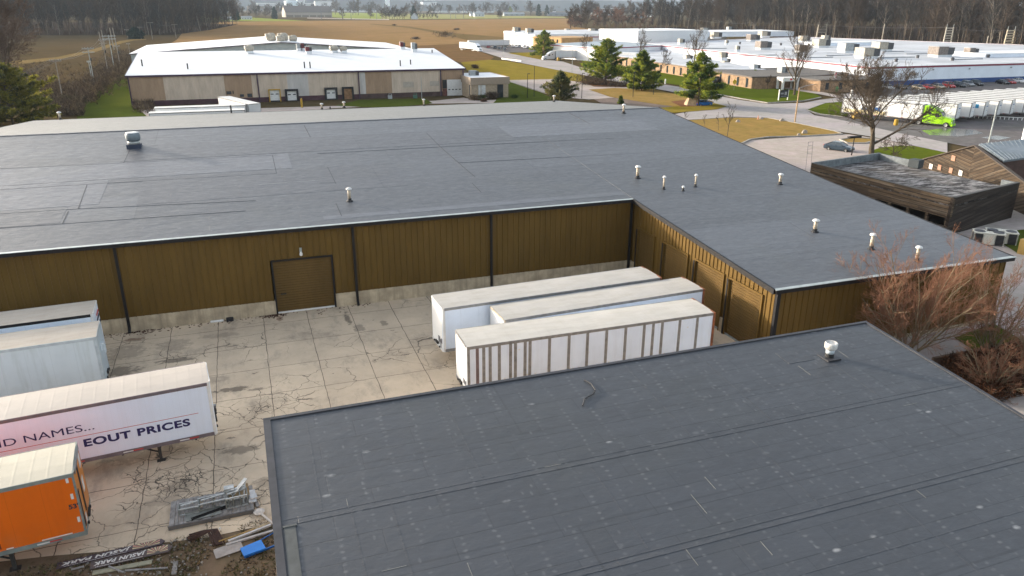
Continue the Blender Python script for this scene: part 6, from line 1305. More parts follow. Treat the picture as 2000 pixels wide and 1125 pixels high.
# H frame line behind the factory
def gantry(px, base, top, wpx, lb, nb, mat):
    P = G(px, base); H = onY(px, top, P.y).z; W = wpx/F*P.length; T = thing('timber_gantry', lb, 'gantry', tuple(P), .15, 'tall frames carrying wires behind the factory')
    for s in (-1, 1): q = MB(); q.tube([(s*W/2*1.12, 0, 0), (s*W/2*.92, 0, H)], [.42, .32], 7); q.build('leg', mat, T)
    for k in range(nb): z = H*(.96-.098*k); q = MB(); q.box(-W/2*.97, W/2*.97, -.2, .2, z-.28, z+.28); q.build('crossbar', mat, T)
    q = MB()
    for s in (-1, 1): q.tube([(s*W*.45, 0, H), (s*W*.46, 0, H+1.6)], .12, 5)
    q.build('spike', PGREY, T); return P+Vector((0, 0, H))
PT2 = mt('gantry_timber', (.46, .42, .35), .9, .2, 1); PT3 = mt('gantry_tan', (.52, .43, .30), .9, .2, 1)
g1 = gantry(1603, 77, 48, 22, 'grey ladder like frame behind the middle of the factory roof', 6, PT2); g2 = gantry(1846, 103, 53, 19, 'tall ladder like frame left of the last one behind the factory', 6, PT2); g3 = gantry(1964, 109, 58, 21, 'tan ladder like frame nearest the right edge behind the factory', 7, PT3); g4 = gantry(1470, 62, 43, 12, 'small distant frame behind the far factory roofs', 4, PT2)
wires([tuple(G(1380, 40, 18)), tuple(g4), tuple(g1), tuple(g2), tuple(g3), tuple(g3+Vector((60, -90, 0)))], 1.2, 'wires carried by the tall frames along the right wood', (-3, 3))
for px, py, top, lb in ((1524, 66, 40, 'bare pole left of the grey ladder frame before the wood'), (1720, 90, 47, 'leaning bare pole rising behind the factory roof units'), (1922, 106, 70, 'bare pole left of the tan ladder frame'), (1378, 48, 34, 'distant bare pole before the right wood'), (1989, 112, 101, 'short pole at the right edge behind the factory')):
    P = G(px, py); H = onY(px, top, P.y).z; q = MB(); q.tube([(0, 0, 0), (.25, 0, H)], [.26, .2], 7); o = q.build('bare_pole', PT2); o.location = P; setp(o, lb, 'pole')
# wire frame stand beside the warehouse roof
P = G(1578, 335); T = thing('wire_stand', 'thin wire frame standing beside the grey roof near the sedan', 'stand', tuple(P)); q = MB()
for s in (-1, 1): q.tube([(s*.45, 0, 0), (s*.4, .3, 4.2)], .03, 4)
for z in (2.6, 3.2, 3.7, 4.2): q.tube([(-.42, .25, z), (.42, .25, z)], .025, 4)
q.build('frame', GREYRAIL, T)

# ================================================================== small things on the lawns
def small(name, px, py, fn, label, cat, mats, grp=None, rz=0):
    P = G(px, py); q = MB(); fn(q); o = q.build(name, mats); o.location = (P.x, P.y, .15); o.rotation_euler = (0, 0, rz); return setp(o, label, cat, grp)
def rock(q, r, seed, n=7):
    rg = random.Random(seed); pr = [(r*(.85+.3*rg.random()), -.1), (r*(.9+.2*rg.random()), r*.3), (r*.7, r*.7), (r*.3, r*.95)]; q.lathe((0, 0, 0), pr, n); q.v = [(x*(1+.25*mnoise.noise((x, y, seed))), y*(.7+.3*mnoise.noise((y, x, seed))), z) for x, y, z in q.v]
STONE = mt('field_stone', (.36, .31, .26), .9, .3, 1.5); STONET = mt('tan_boulder', (.42, .31, .20), .9, .25, 1.2)
for px, py, r, m_, lb in ((1354, 206, 2.4, STONET, 'tall tan boulder at the foot of the largest roadside pine'), (1421, 158, 1.6, STONET, 'tan boulder on the lawn right of the largest pine'), (1441, 240, .5, STONE, 'grey stone on the tan grass island'), (1487, 234, .45, STONE, 'dark stone beside the orange marker on the grass island'), (1571, 262, .7, STONE, 'pale stone at the edge of the concrete lot'), (1560, 266, .4, STONE, 'small stone left of the pale one at the edge of the lot'), (1527, 238, .6, STONE, 'flat pale stone on the tan grass beside the road')):
    small('boulder', px, py, lambda q: rock(q, r, px), lb, 'boulder', m_)
small('road_marker', 1480, 235, lambda q: q.lathe((0, 0, 0), [(.25, 0), (.22, .1), (.12, .2), (.05, .9)], 8), 'faded orange cone at the corner of the tan grass island', 'cone', mt('faded_orange', (.55, .25, .15), .7))
def signboard(q): q.box(-1.3, 1.3, -.08, .08, .7, 2.6); q.m = 1; q.box(-1.5, -1.3, -.1, .1, 0, 2.7); q.box(1.3, 1.42, -.1, .1, 0, 2.6); q.m = 2; q.box(-1.0, -.1, -.095, -.08, 1.5, 1.9); q.box(.2, .9, -.095, -.08, 1.3, 2.1); q.box(-.9, .9, -.095, -.08, .95, 1.05)
small('sign_board', 1529, 197, signboard, 'black sign board on white posts on the factory lawn', 'sign', [BLACKP, WHITEP, mt('sign_grey', (.25, .25, .26), .6)])
def bench(q): q.box(-2.2, 2.2, -.3, .3, 1.6, 2.0); q.box(-2.2, 2.2, -.3, .3, .8, 1.1); q.m = 1; q.lathe((-2.7, 0, 0), [(.25, 0), (.25, 2.0)], 8)
small('vehicle_sign', 1400, 163, bench, 'low dark and white sign on the lawn beside the largest pine', 'sign', [BLACKP, WHITEP])
def diamond(q): q.tube([(0, 0, 0), (0, 0, 2.3)], .05, 6); q.m = 1; q.prism([(-.55, -.06), (0, -.06), (.55, -.06), (.55, -.03), (-.55, -.03)], 1.75, 2.3); q.quad((-.75, -.07, 2.3), (0, -.07, 1.5), (.75, -.07, 2.3), (0, -.07, 3.1)); q.quad((0, -.03, 3.1), (.75, -.03, 2.3), (0, -.03, 1.5), (-.75, -.03, 2.3))
small('warning_sign', 1433, 177, diamond, 'yellow diamond warning sign at the lawn edge', 'sign', [GREYRAIL, mt('sign_yellow', (.62, .40, .02), .5)])
for px, py, lb in ((1299, 165, 'white post at the kerb left of the largest pine'), (1219, 166, 'grey white post at the bend of the driveway')): small('marker_post', px, py, lambda q: (q.lathe((0, 0, 0), [(.22, 0), (.22, 1.3), (.14, 1.5)], 8)), lb, 'post', WHITEP)
def orn(h, m_): return lambda q: q.lathe((0, 0, 0), [(h*.22, 0), (h*.34, h*.2), (h*.30, h*.5), (h*.2, h*.7), (h*.16, h*.85), (h*.05, h)], 10)
for px, py, h, col, lb in ((1583, 178, 2.0, (.62, .30, .32), 'pink and white striped lawn ornament by the offices'), (1611, 180, 2.4, (.70, .74, .80), 'white lawn ornament between the shrubs and the orange one'), (1619, 180, 1.8, (.50, .20, .06), 'orange lawn ornament beside the white one'), (1632, 180, 2.1, (.03, .25, .06), 'green lawn ornament at the right end of the row'), (1606, 166, 1.6, (.7, .7, .7), 'small white lawn figure behind the ornaments')):
    small('lawn_ornament', px, py, orn(h, 0), lb, 'ornament', mt('ornament_%d' % px, col, .6, .15), 'decorations by the offices')
def barrier(q): 
    for k in range(7): q.box(k*2.6, k*2.6+2.1, -.2, .2, 0, .6)
P = G(980, 116.5); Q = G(1027, 122.5); o = small('guard_rail', 980, 116.5, barrier, 'low white barrier along the access road', 'barrier', WHITEP, None, math.atan2(Q.y-P.y, Q.x-P.x))
def bollard(q): q.lathe((0, 0, 0), [(.22, 0), (.22, 1.9), (.12, 2.05)], 10)
small('bollard', 590, 211, bollard, 'yellow bollard between the dock doors', 'bollard', YEL); small('yellow_barrel', 1749, 246, lambda q: q.lathe((0, 0, 0), [(.38, 0), (.42, .2), (.38, 1.1), (.2, 1.2)], 10), 'yellow barrel beside the trailer of the lime green truck', 'barrel', YEL); small('yellow_block', 1672, 233, lambda q: (q.box(-1.0, 1.0, -.4, .4, 0, .9), q.box(-.3, .6, -.45, .45, .9, 1.4)), 'yellow machine part behind the broad bare tree', 'machine', YEL); small('yellow_block', 1090, 119, lambda q: (q.box(-.5, .5, -.5, .5, 0, .9), q.box(-.3, .3, -.3, .3, .9, 1.4)), 'yellow post block under the silver truck trailer', 'block', YEL)
small('white_post', 1661, 197, lambda q: q.lathe((0, 0, 0), [(.3, 0), (.3, 2.4), (.15, 2.6)], 8), 'white post at the left end of the parked trailers', 'post', WHITEP)
def gasm(q): q.box(-.5, .5, -.3, .3, 0, .8); q.tube([(-.3, 0, .8), (-.3, 0, 1.2), (.4, 0, 1.2), (.4, 0, 0)], .08, 6)
small('meter', 811, 193, gasm, 'green utility box on the grass by the dock building', 'meter', mt('box_green', (.06, .14, .10), .6)); small('meter', 762, 194, gasm, 'dark meter pipes at the foot of the brown band', 'meter', GRU)
P = G(824, 194); q = MB(); q.tube([(0, 0, 0), (0, 0, onY(824, 150, P.y).z)], [.08, .06], 6); o = q.build('bare_pole', PGREY); o.location = P; setp(o, 'slim pale pole on the grass in front of the dock building', 'pole')
# white railing of the right lot (chain of posts)
q = MB(); a, b = G(1886, 231), G(2030, 238)
for i in range(18): p = a.lerp(b, i/17); q.lathe((p.x, p.y, .12), [(.09, 0), (.09, .6)], 6)
q.beam((a.x, a.y, .68), (b.x, b.y, .68), .12, .12); setp(q.build('low_railing', WHITEP), 'low white railing in front of the parked trailer row', 'railing')

# condensers on the pad at the right
def acunit(loc, rz, lb):
    T = thing('air_conditioner', lb, 'air conditioner', loc, rz, 'condensers by the plank building'); L, W, H = 2.7, 1.4, 1.25
    q = MB(); q.box(-L/2+.03, L/2-.03, -W/2+.03, W/2-.03, .1, H-.1); q.build('coil', RTUD, T)
    q = MB(); q.box(-.55, .55, -W/2, W/2, .1, H-.1); q.build('panel', mt('cream_panel', (.56, .54, .46), .5, .12, 2), T)
    q = MB(); q.box(-L/2-.03, L/2+.03, -W/2-.03, W/2+.03, H-.1, H)
    for sx in (-1, 1):
        for sy in (-1, 1): q.box(sx*(L/2-.05)-.05, sx*(L/2-.05)+.05, sy*(W/2-.05)-.05, sy*(W/2-.05)+.05, 0, H-.1)
    q.build('top', mt('cream_panel', (.56, .54, .46)), T)
    for sx in (-1, 1): q = MB(); q.lathe((sx*L*.3, 0, H-.02), [(.48, 0), (.5, .05), (.42, .07), (.1, .05)], 14); q.build('fan_grille', RTUD, T)
    q = MB()
    for sx in (-1, 1):
        for k in range(7): q.box(sx*L*.34-.45, sx*L*.34+.45, -W/2-.012, -W/2+.03, .2+k*.13, .24+k*.13)
    q.build('louvre', DARK, T)
P = G(1930, 478); acunit((P.x, P.y+.2, .05), -.75, 'black sided condenser with cream panel, left of the pair on the pad'); P = G(1962, 478); acunit((P.x, P.y+.6, .05), -.75, 'black sided condenser with cream top, right of the pair on the pad')
P = G(1996, 497); T = thing('yellow_cabinet', 'tan yellow cabinet cut by the right edge beside the condensers', 'cabinet', (P.x+.3, P.y, 0), .2); q = MB(); q.box(-.6, .6, -.4, .4, 0, 1.5); q.build('box', mt('tan_yellow', (.42, .27, .08), .6, .15), T); q = MB(); q.obox((-.4, -.41, 1.3), .1, .06, .1); q.obox((.4, -.41, 1.3), .1, .06, .1); q.build('latch', BLACKP, T)

# ================================================================== junk at the edge of the yard
AGED = mt('aged_wood', (.30, .285, .27), .9, .3, 3, streak=0, col2=(.14, .125, .115)); STEEL = mt('scrap_aluminium', (.50, .51, .50), .4, .25, 4, .5); STEELD = mt('scrap_dull', (.24, .25, .23), .6, .3, 4, .3); RUSTD = mt('rust_dark', (.062, .032, .024), .9, .35, 5); TANB = mt('tan_board', (.40, .31, .19), .9, .25, 3)
a, b, c, d = G(331, 1037), G(497, 1003), G(329, 988), G(486, 952)
ux = (b-a).normalized(); ang = math.atan2(ux.y, ux.x); Lp = (b-a).length; Wp = (c-a).dot(Vector((-ux.y, ux.x, 0)))
PAL = thing('wooden_platform', 'weathered grey timber platform lying on the concrete under scrap metal', 'pallet', (a.x, a.y, .05), ang)
q = MB(); rg = random.Random(2)
for k in range(3): q.box(.02, Lp-.02, k*(Wp-.16)/2, k*(Wp-.16)/2+.16, 0, .13)
q.build('runner', AGED, PAL)
q = MB(); x = 0
while x < Lp-.1:
    wd = rg.uniform(.15, .24)
    if not (.95 < x < 2.2 and rg.random() < .4): q.box(x, min(x+wd-.02, Lp), rg.uniform(-.05, .03), Wp+rg.uniform(-.03, .05), .13, .165)
    x += wd
q.build('deck_board', AGED, PAL)
q = MB(); q.box(-.02, Lp, -.07, -.0, .02, .2); q.build('edge_board', mt('aged_wood_dark', (.12, .11, .105), .9), PAL)
def scrap(name, lb, loc, rz, fn, mats, cat='scrap metal'):
    q = MB(); fn(q); o = q.build(name, mats); o.location = loc; o.rotation_euler = (0, 0, rz); return setp(o, lb, cat, 'scrap metal on the timber platform')
def rack(L, W, H, n):
    def f(q):
        for y in (0, W):
            for z in (.04, H): q.beam((0, y, z), (L, y, z), .06, .06)
        for i in range(n+1):
            x = L*i/n
            for y in (0, W): q.m = 1; q.beam((x, y, .04), (x, y, H), .05, .05)
            q.beam((x, 0, H), (x, W, H), .05, .05); q.beam((x, 0, .04), (x, W, .04), .04, .04); q.m = 0
        q.m = 1
        for i in range(n*5): x = L*(i+.5)/(n*5); q.beam((x, 0, .06), (x, 0, H*.9), .015, .015)
        q.m = 0
        q.beam((L*.1, W*.5, H+.05), (L*.95, W*.7, H+.08), .09, .05)
    return f
zt = .225
M0 = lambda x, y: (a+Matrix.Rotation(ang, 3, 'Z') @ Vector((x, y, 0))).to_tuple()
def PM(x, y, z=zt): v = M0(x, y); return (v[0], v[1], z)
scrap('metal_rack', 'short aluminium rack at the left end of the scrap pile', PM(.42, .62), ang-.02, rack(.85, .45, .34, 1), [STEEL, STEELD])
scrap('metal_rack', 'long aluminium rack lying in the middle of the scrap pile', PM(1.25, .66), ang+.06, rack(1.3, .5, .36, 2), [STEEL, STEELD])
scrap('conveyor_frame', 'tall tangled metal frame at the right end of the scrap pile', PM(2.45, .42), ang+.05, lambda q: (rack(.95, .6, .55, 3)(q), q.beam((.3, .3, .5), (1.0, .75, .95), .2, .03), q.beam((.75, .1, .1), (.95, .7, .9), .06, .06), q.beam((.05, .5, .58), (.9, .62, .66), .08, .06), q.obox((.35, .5, .62), .14, .14, .12), q.obox((.52, .52, .63), .12, .12, .12), q.box(-.02, .42, .55, .85, .5, .72)), [STEEL, STEELD])
scrap('tan_panel', 'tan board leaning behind the tangled metal frame', PM(2.6, 1.12), ang+.12, lambda q: q.obox((.4, 0, .35), .95, .05, .55, M=Matrix.Rotation(R(-35), 3, 'X')), TANB, 'board')
scrap('metal_sheet', 'dull flat metal sheet on the front of the platform', PM(1.3, .30), ang+.05, lambda q: (q.box(-.6, .9, -.18, .32, .0, .03), q.box(-.6, .9, .32, .36, 0, .1)), STEELD)
scrap('metal_bar', 'long black edged bar lying slantwise on the platform', PM(.95, .12), ang+.28, lambda q: (q.box(0, 1.5, -.03, .03, .0, .08), q.box(0, 1.5, .03, .05, .0, .12)), [DARK])
scrap('white_sheets', 'stack of pale flat sheets at the right end of the platform', PM(3.42, .55), ang, lambda q: (q.box(0, .34, 0, .28, 0, .05), q.box(.02, .36, .30, .62, 0, .06), q.box(0, .30, .66, .98, 0, .05), q.obox((.2, .45, .09), .3, .5, .03, .2)), [mt('pale_sheet', (.60, .60, .60), .6, .2, 3)])
pp = G(488, 955); qq = G(505, 995); q = MB(); q.beam((pp.x, pp.y, .14), (qq.x, qq.y, .14), .14, .1); q.beam((pp.x-.22, pp.y, .12), (qq.x-.22, qq.y, .12), .12, .1); setp(q.build('plank', AGED), 'two grey planks lying across the right end of the platform', 'planks')
# stand lamp lying down: pale dish and pole by the roof edge
p0, p1 = G(506, 999, .15), G(533, 1030, .12); T = thing('fallen_lamp', 'pale dish lamp with its pole lying beside the near roof', 'lamp', (p0.x, p0.y, 0)); q = MB(); q.tube([(0, 0, .14), (p1.x-p0.x+.3, p1.y-p0.y-.3, .14)], .055, 8); q.build('pole', mt('pale_pole', (.52, .47, .42), .6, .15), T); q = MB(); q.lathe((0, 0, .06), [(.12, 0), (.24, .05), (.26, .10), (.15, .16), (.1, .16)], 14); q.build('dish', mt('dish_white', (.62, .56, .50), .5, .25, 5), T)
# rusted bars
P = G(408, 1055); T = thing('rusted_bars', 'heap of rusted steel bars bent over the edge of the concrete', 'scrap metal', (P.x, P.y, .05), .15); q = MB(); rg = random.Random(6)
for k in range(16): y = rg.uniform(-.28, .24); q.tube([(-.75+rg.uniform(-.1, .1), .30+y*.5, .06+.02*k % .2), (-.1, .38+y*.5, .16+.02*rg.random()), (.30+y*.5, .25, .22), (.42+y*.4, -.35+rg.uniform(-.3, .1), .05)], .035, 5)
for k in range(9): x = rg.uniform(.12, .52); q.tube([(x-.1, .3, .17), (x+rg.uniform(-.08, .08), -.65, .05)], .035, 5)
q.build('bars', RUSTD, T); q = MB(); q.lathe((.52, .1, .28), [(.03, 0), (.05, .03), (.02, .08)], 8); q.build('cup', WHITEP, T)
# boards by the roof edge
def boardpx(name, lb, p0, p1, wd, th, z, mat, cat='board', grp='timber and boards on the dirt'):
    a, b = G(*p0), G(*p1); q = MB(); q.beam((0, 0, 0), (b.x-a.x, b.y-a.y, 0), wd, th); o = q.build(name, mat); o.location = (a.x, a.y, z); return setp(o, lb, cat, grp)
boardpx('plank', 'tan split plank behind the two pipes near the roof edge', (424, 1066), (528, 1024), .14, .06, .08, TANB); boardpx('plank', 'yellowish thin plank in front of the tan split one', (428, 1063), (500, 1038), .08, .05, .14, mt('yellow_wood', (.36, .23, .08), .9, .3, 3)); boardpx('pipe', 'pale metal pipe, upper of the pair near the roof edge', (447, 1062), (530, 1030), .10, .10, .13, mt('pipe_pale', (.52, .50, .49), .4, .15)); boardpx('pipe', 'grey metal pipe, lower of the pair near the roof edge', (442, 1068), (535, 1040), .12, .08, .1, mt('pipe_grey', (.40, .37, .35), .5, .15)); boardpx('plank', 'dark plank lying under the two pipes', (470, 1060), (532, 1034), .1, .05, .05, mt('dark_wood', (.08, .065, .05), .9))
P = G(446, 1078); T = thing('flat_board', 'square grey plywood board beside the blue panel', 'board', (P.x, P.y, .07), .22, 'timber and boards on the dirt'); q = MB(); q.box(-.55, .60, -.28, .36, 0, .03); q.build('sheet', mt('plywood_grey', (.36, .32, .29), .9, .2, 2), T)
P = G(497, 1077); T = thing('blue_panel', 'bright blue metal panel with legs lying by the roof edge', 'panel', (P.x, P.y, .06), .25); q = MB(); q.prism([(-.50, -.28), (.42, -.30), (.40, .36), (-.50, .30)], .08, .14); q.build('sheet', mt('bright_blue', (.012, .19, .62), .4, .08, 2), T); q = MB(); q.beam((-.5, -.3, .06), (1.0, -.32, .1), .05, .08); q.beam((.4, .38, .1), (1.1, .55, .12), .04, .04); q.build('leg', mt('blue_leg', (.01, .10, .34), .5), T)
# the two name boards lying upside down
SIGND = mt('sign_plum', (.075, .05, .058), .6, .2, 3); CREAML = mt('cream_letters', (.66, .63, .58), .6, .15, 5)
def nameboard(lb, p0, p1, wd, z, seed, fade):
    a, b = G(*p0), G(*p1); dx = b-a; L = dx.length; T = thing('name_board', lb, 'sign', (b.x, b.y, z), math.atan2(-dx.y, -dx.x), 'painted name boards lying on the dirt')
    q = MB(); q.prism([(0, -wd/2), (L, -wd/2), (L, wd/2), (0, wd/2), (-.14, 0)], 0, .035); q.build('board', SIGND if not fade else mt('sign_faded', (.10, .075, .07), .7, .25, 3), T)
    M = Matrix.Translation((L*.30, -wd*.26, .036)); lettering('JASUN PARK', wd*.62, CREAML, T, M, .01, .18, 1.05, width=L*.66)
    q = MB(); rg = random.Random(seed); x = L*.34
    while x < L*.93: w_ = rg.uniform(.02, .05); q.box(x, x+w_, wd*.36, wd*.42, .035, .038); x += w_+.018
    q.build('small_lettering', CREAML, T)
    q = MB(); c = Vector((L*.15, wd*.30)); n = 11                   # half sun: rays fan out from the far long edge
    for i in range(n):
        t0 = math.pi+math.pi*(i+.12)/n; t1 = math.pi+math.pi*(i+.72)/n; 
        def hit(t):
            k = 9.
            if math.sin(t) < -.001: k = min(k, (wd*.30+wd*.46)/-math.sin(t))
            if abs(math.cos(t)) > .001: k = min(k, (L*.135)/abs(math.cos(t)))
            return k
        q.m = i % 2; q.quad(*[(c.x+math.cos(t)*r, c.y+math.sin(t)*r, .0365) for t, r in ((t0, wd*.2), (t0, hit(t0)), (t1, hit(t1)), (t1, wd*.2))][::1])
    q.m = 2; q.quad(*[(c.x+math.cos(math.pi+math.pi*i/10)*wd*.16, c.y+math.sin(math.pi+math.pi*i/10)*wd*.16, .0365) for i in range(11)]); q.build('sun_rays', [mt('ray_cream', (.58, .46, .27), .7, .2), mt('ray_salmon', (.46, .24, .17), .7, .2), mt('ray_dark', (.13, .13, .10), .7)], T)
nameboard('painted name board with clear white letters, farther one lying by the concrete edge', (112, 1110), (316, 1062), .40, .09, 3, False); nameboard('faded painted name board with a sunburst, nearer one half under weeds', (178, 1111), (331, 1076), .50, .14, 4, True)
boardpx('plank', 'pale green grey board in front of the faded name board', (182, 1123), (298, 1101), .24, .05, .10, mt('board_green', (.33, .31, .22), .9, .25, 2)); boardpx('plank', 'short upright grey board at the right of the name boards', (340, 1125), (344, 1100), .2, .05, .08, AGED); boardpx('plank', 'thin grey stick in front of the green grey board', (245, 1118), (328, 1113), .07, .05, .1, AGED); boardpx('plank', 'broken stick crossing the green grey board', (214, 1112), (242, 1124), .06, .05, .16, AGED); boardpx('plank', 'grey lath lying at the left end of the boards', (140, 1116), (165, 1110), .08, .05, .1, AGED)
def stone_pt(i, r): return None
q = MB(); rg = random.Random(12)
for k in range(420):
    P = (rg.uniform(-9, -3.5) if rg.random() < .8 else rg.uniform(-13, -1), rg.uniform(26.4, 30.0)); r = rg.uniform(.015, .055); q.obox((P[0], P[1], .045), r*2, r*1.5, r*1.4, rg.uniform(0, 3))
setp(q.build('rubble', mt('rubble', (.30, .27, .23), .9, .35, 8)), 'small pale rubble scattered on the dirt by the name boards', 'rubble', None, 'stuff')
q = MB(); rg = random.Random(15)
for k in range(260):
    y = YA-.12-abs(rg.gauss(0, .35)); x = rg.choice((rg.gauss(-8.6, 1.2), rg.gauss(.5, .5), rg.uniform(-9, 8))); q.obox((x, y, .07), rg.uniform(.05, .16), rg.uniform(.04, .1), .02, rg.uniform(0, 3))
setp(q.build('leaf_litter', mt('leaf_litter', (.10, .045, .025), .95, .4, 8)), 'dead leaves drifted along the foot of the brown wall', 'leaves', None, 'stuff')

# ================================================================== the town beyond the field
TOWN = [mt('town_white', (.55, .57, .58), .8, .1), mt('town_cream', (.34, .30, .25), .8, .1), mt('town_brown', (.20, .16, .13), .8, .1), mt('town_grey', (.30, .32, .33), .8, .1), mt('town_slate', (.16, .17, .18), .8, .15)]
def house(px, py, L, W, h, rise, wc, rc, label, rz=0, wn=4, name='house', cat='house', grp=None):
    P = G(px, py); T = thing(name, label, cat, tuple(P), rz, grp); q = MB(); q.box(-L/2, L/2, -W/2, W/2, 0, h); q.quad((-L/2, -W/2, h), (-L/2, 0, h+rise), (-L/2, W/2, h)); q.quad((L/2, W/2, h), (L/2, 0, h+rise), (L/2, -W/2, h)); q.build('wall', wc, T)
    q = MB(); o_ = .5
    for s in (-1, 1): q.prism([(-L/2-o_, s*(W/2+o_)), (L/2+o_, s*(W/2+o_)), (L/2+o_, 0), (-L/2-o_, 0)], [h-.25, h-.25, h+rise, h+rise], [h-.05, h-.05, h+rise+.2, h+rise+.2])
    q.build('roof', rc, T)
    for k in range(wn): x = -L/2+L*(k+.5)/wn; q = MB(); q.box(x-L/wn*.22, x+L/wn*.22, -W/2-.06, -W/2-.01, h*.32, h*.72); q.build('window', TOWN[4], T)
    return T
sc = house(600, 33.4, 100, 44, 10, 13, TOWN[1], mt('school_roof', (.13, .112, .10), .8, .1), 'long brown roofed school like building at the far edge of the field', .12, 0, 'school_building', 'building')
for k in range(6): q = MB(); q.box(-48+k*16.4, -34+k*16.4, -22.3, -22.02, .2, 4.2); q.build('brick_base', TOWN[2], sc)
house(447, 39, 26, 10, 3.2, 2.2, TOWN[3], TOWN[3], 'low grey house left of the broad dark evergreen across the field'); house(482, 38, 18, 9, 3.4, 2.0, TOWN[0], TOWN[3], 'white house right of the broad dark evergreen across the field'); house(810, 37.4, 15, 11, 5, 6, TOWN[0], TOWN[4], 'white gabled farmhouse among bare trees beyond the field', 1.2, 2); house(935, 32, 26, 14, 6, 4, TOWN[0], TOWN[3], 'white house with double gable beyond the right part of the field', 0, 3); house(925, 31.5, 20, 12, 5, 3.5, TOWN[0], TOWN[3], 'smaller white house left of the double gabled one'); house(1003, 31, 60, 14, 5, 4, TOWN[3], TOWN[3], 'long grey roofed building right of the double gabled white house'); house(1090, 31, 70, 16, 5, 5, TOWN[3], TOWN[4], 'long low grey building in front of the dark far evergreens'); house(1082, 29, 9, 9, 8, 2, TOWN[0], TOWN[0], 'small white tower block above the long low grey building', 0, 1)
for px, py, lb, c_ in ((1241, 34, 'white mobile home left of the blue one by the hedge', 0), (1253, 35, 'pale blue mobile home by the hedge', 3), (1263, 34, 'white mobile home right of the blue one', 0), (1272, 33, 'second white mobile home at the right of the row', 0), (1305, 35, 'grey green house roofs behind the hedge', 2)): house(px, py, 11, 7, 4, 2, TOWN[c_] if c_ != 3 else mt('home_blue', (.12, .28, .42), .7), TOWN[0 if c_ == 0 else 3], lb, .2, 2)
# white trailers parked along the far road, seen as a dotted line
for i, px in enumerate((665, 678, 692, 706, 716, 730, 850, 862, 872, 884, 896, 908, 921, 935, 950, 960)):
    P = G(px, 24.4 if px < 760 else 25.2); q = MB(); q.box(-11.5, 11.5, -1.6, 1.6, 1.4, 7.2); q.m = 1; q.box(-10.5, 10.5, -1.2, 1.2, 0, 1.4); o = q.build('far_trailer', [TOWN[0], TOWN[4]]); o.location = P; setp(o, 'white trailer in the dotted row before the distant town, %s the tree clump' % ('left of' if px < 760 else 'right of'), 'trailer', 'row of distant white trailers'+(' on the left' if px < 760 else ' on the right'))
P = G(570, 22); T = thing('silo', 'fat pale blue grey tank rising over the school like building', 'tank', tuple(P)); q = MB(); Hs = onY(570, 0.5, P.y).z; q.lathe((0, 0, 0), [(33, 0), (33, Hs*.93), (20, Hs)], 24); q.build('shell', mt('tank_blue', (.42, .50, .53), .6, .08, .05), T, True)
P = G(562, 22); P2 = G(589, 22)
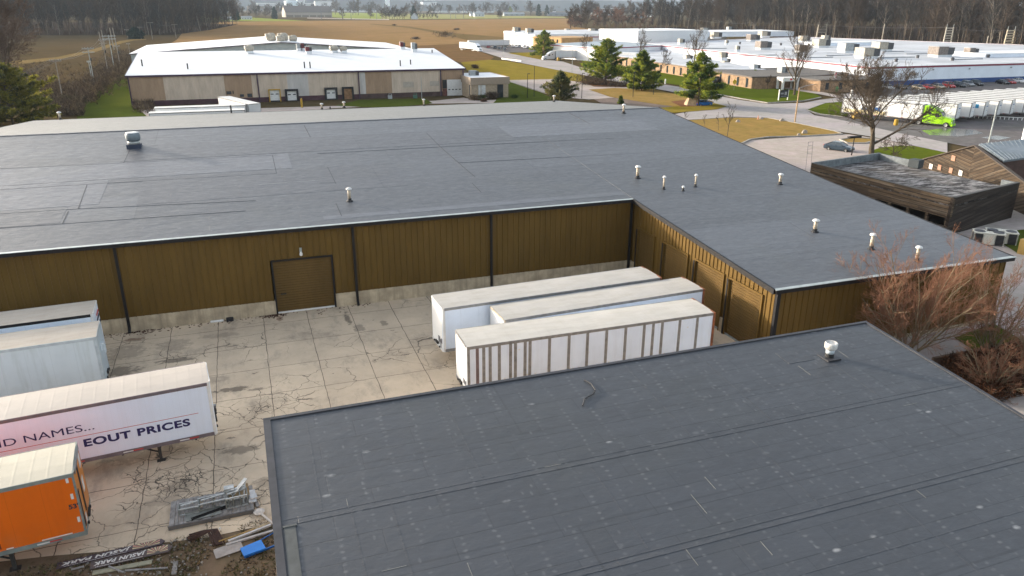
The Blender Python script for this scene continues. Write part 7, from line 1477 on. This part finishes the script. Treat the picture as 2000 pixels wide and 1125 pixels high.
for px, py, wd, top, c_, lb in ((589, 22, 34, -2, 0, 'narrow pale block right of the fat tank'), (605, 21, 120, 6, 3, 'flat grey blue hall right of the fat tank'), (634, 21.5, 95, 3, 0, 'white flat hall at the right of the far tank'), (700, 20.5, 170, 4, 3, 'long grey hall behind the far trailers'), (800, 20.5, 130, 5, 0, 'white flat hall in the middle of the far town'), (838, 21, 90, 4, 0, 'white block right of the white flat hall'), (525, 20.5, 120, 6, 3, 'pale hall left of the fat tank'), (455, 20, 150, 9, 0, 'pale low hall in the distant town on the left'), (890, 20, 110, 9, 3, 'grey hall on the right of the distant town'), (960, 19.5, 130, 12, 0, 'thin white hall on the far right of the distant town'), (410, 19.5, 90, 8, 0, 'whitish block at the left end of the distant town'), (1065, 19.8, 200, 13, 0, 'long thin white hall under the right hills'), (660, 20, 90, 9, 0, 'small white hall between the far halls'), (745, 19.8, 90, 7, 1, 'cream hall above the far trailers'), (500, 24, 60, 12, 2, 'brown roofed houses below the distant town'), (430, 25, 60, 15, 3, 'grey roofs among trees at the left of the distant town'), (1185, 30, 90, 16, 3, 'grey roofs behind the hedgerow')):
    P = G(px, py); H = max(onY(px, top, P.y).z, 8); L = wd; T = thing('far_hall_block', lb, 'building', tuple(P)); q = MB(); q.box(-L/2, L/2, -25, 25, 0, H*.92); q.build('wall', TOWN[c_], T); q = MB(); q.box(-L/2-1.5, L/2+1.5, -26.5, 26.5, H*.92, H); q.build('roof', TOWN[0 if c_ in (0, 3) else 2], T); q = MB()
    for k in range(4): q.box(-L/2+L*(k+.2)/4, -L/2+L*(k+.6)/4, -25.3, -25.02, H*.2, H*.6)
    q.build('opening', TOWN[4], T)
q = MB(); P = G(757, 21); H = onY(757, -3, P.y).z; q.prism([(-14, -10), (14, -10), (6, 10), (-6, 10)], 0, H); o = q.build('storage_dome', mt('dome_white', (.72, .74, .72), .6, .05)); o.location = P; setp(o, 'bright white rounded roof shape at the top of the distant town', 'building')
# poles along the far road
for i, px in enumerate((670, 686, 736, 855, 880, 905, 890, 628)):
    P = G(px, 37.5 if px < 760 else 36); H = onY(px, 18 if i % 2 else 22, P.y).z; q = MB(); q.tube([(0, 0, 0), (0, 0, H)], [.5, .35], 6); o = q.build('bare_pole', TOWN[4]); o.location = P; setp(o, 'thin dark pole along the road beyond the tan field', 'pole', 'thin dark poles along the far road')
for px, py, top, lb in ((775, 74, 59, 'small stake standing in the tan field'),):
    pass
for px, py, s, lb in ((892, 59, 1.0, 'dark stump of brush in the middle of the tan field'), (812, 77, .9, 'dark round bush on the near margin of the tan field'), (770, 50, .8, 'dark tuft on the far margin line of the tan field'), (870, 73, 2.2, 'brown patch of brush near the access road')):
    P = G(px, py); tufts('field_bush', lambda r: (P.x+r.normal()*1.6*s, P.y+r.normal()*2*s, r.rand()*1.6*s), 160, .9*s, .06, [SCM[1], SCM[0]], px, None, lb, 'bush', .5)

# ================================================================== air
HZ = bpy.data.materials.new('haze_air'); HZ.use_nodes = True; hn = HZ.node_tree.nodes; hn.remove(hn['Principled BSDF']); pvn = hn.new('ShaderNodeVolumePrincipled'); pvn.inputs['Color'].default_value = (.72, .85, 1.0, 1); pvn.inputs['Density'].default_value = .00005; pvn.inputs['Anisotropy'].default_value = .2
HZ.node_tree.links.new(pvn.outputs[0], hn['Material Output'].inputs['Volume'])
q = MB(); q.box(-14100, 14100, -900, 16100, -3, 185); setp(q.build('haze', HZ), kind='stuff')
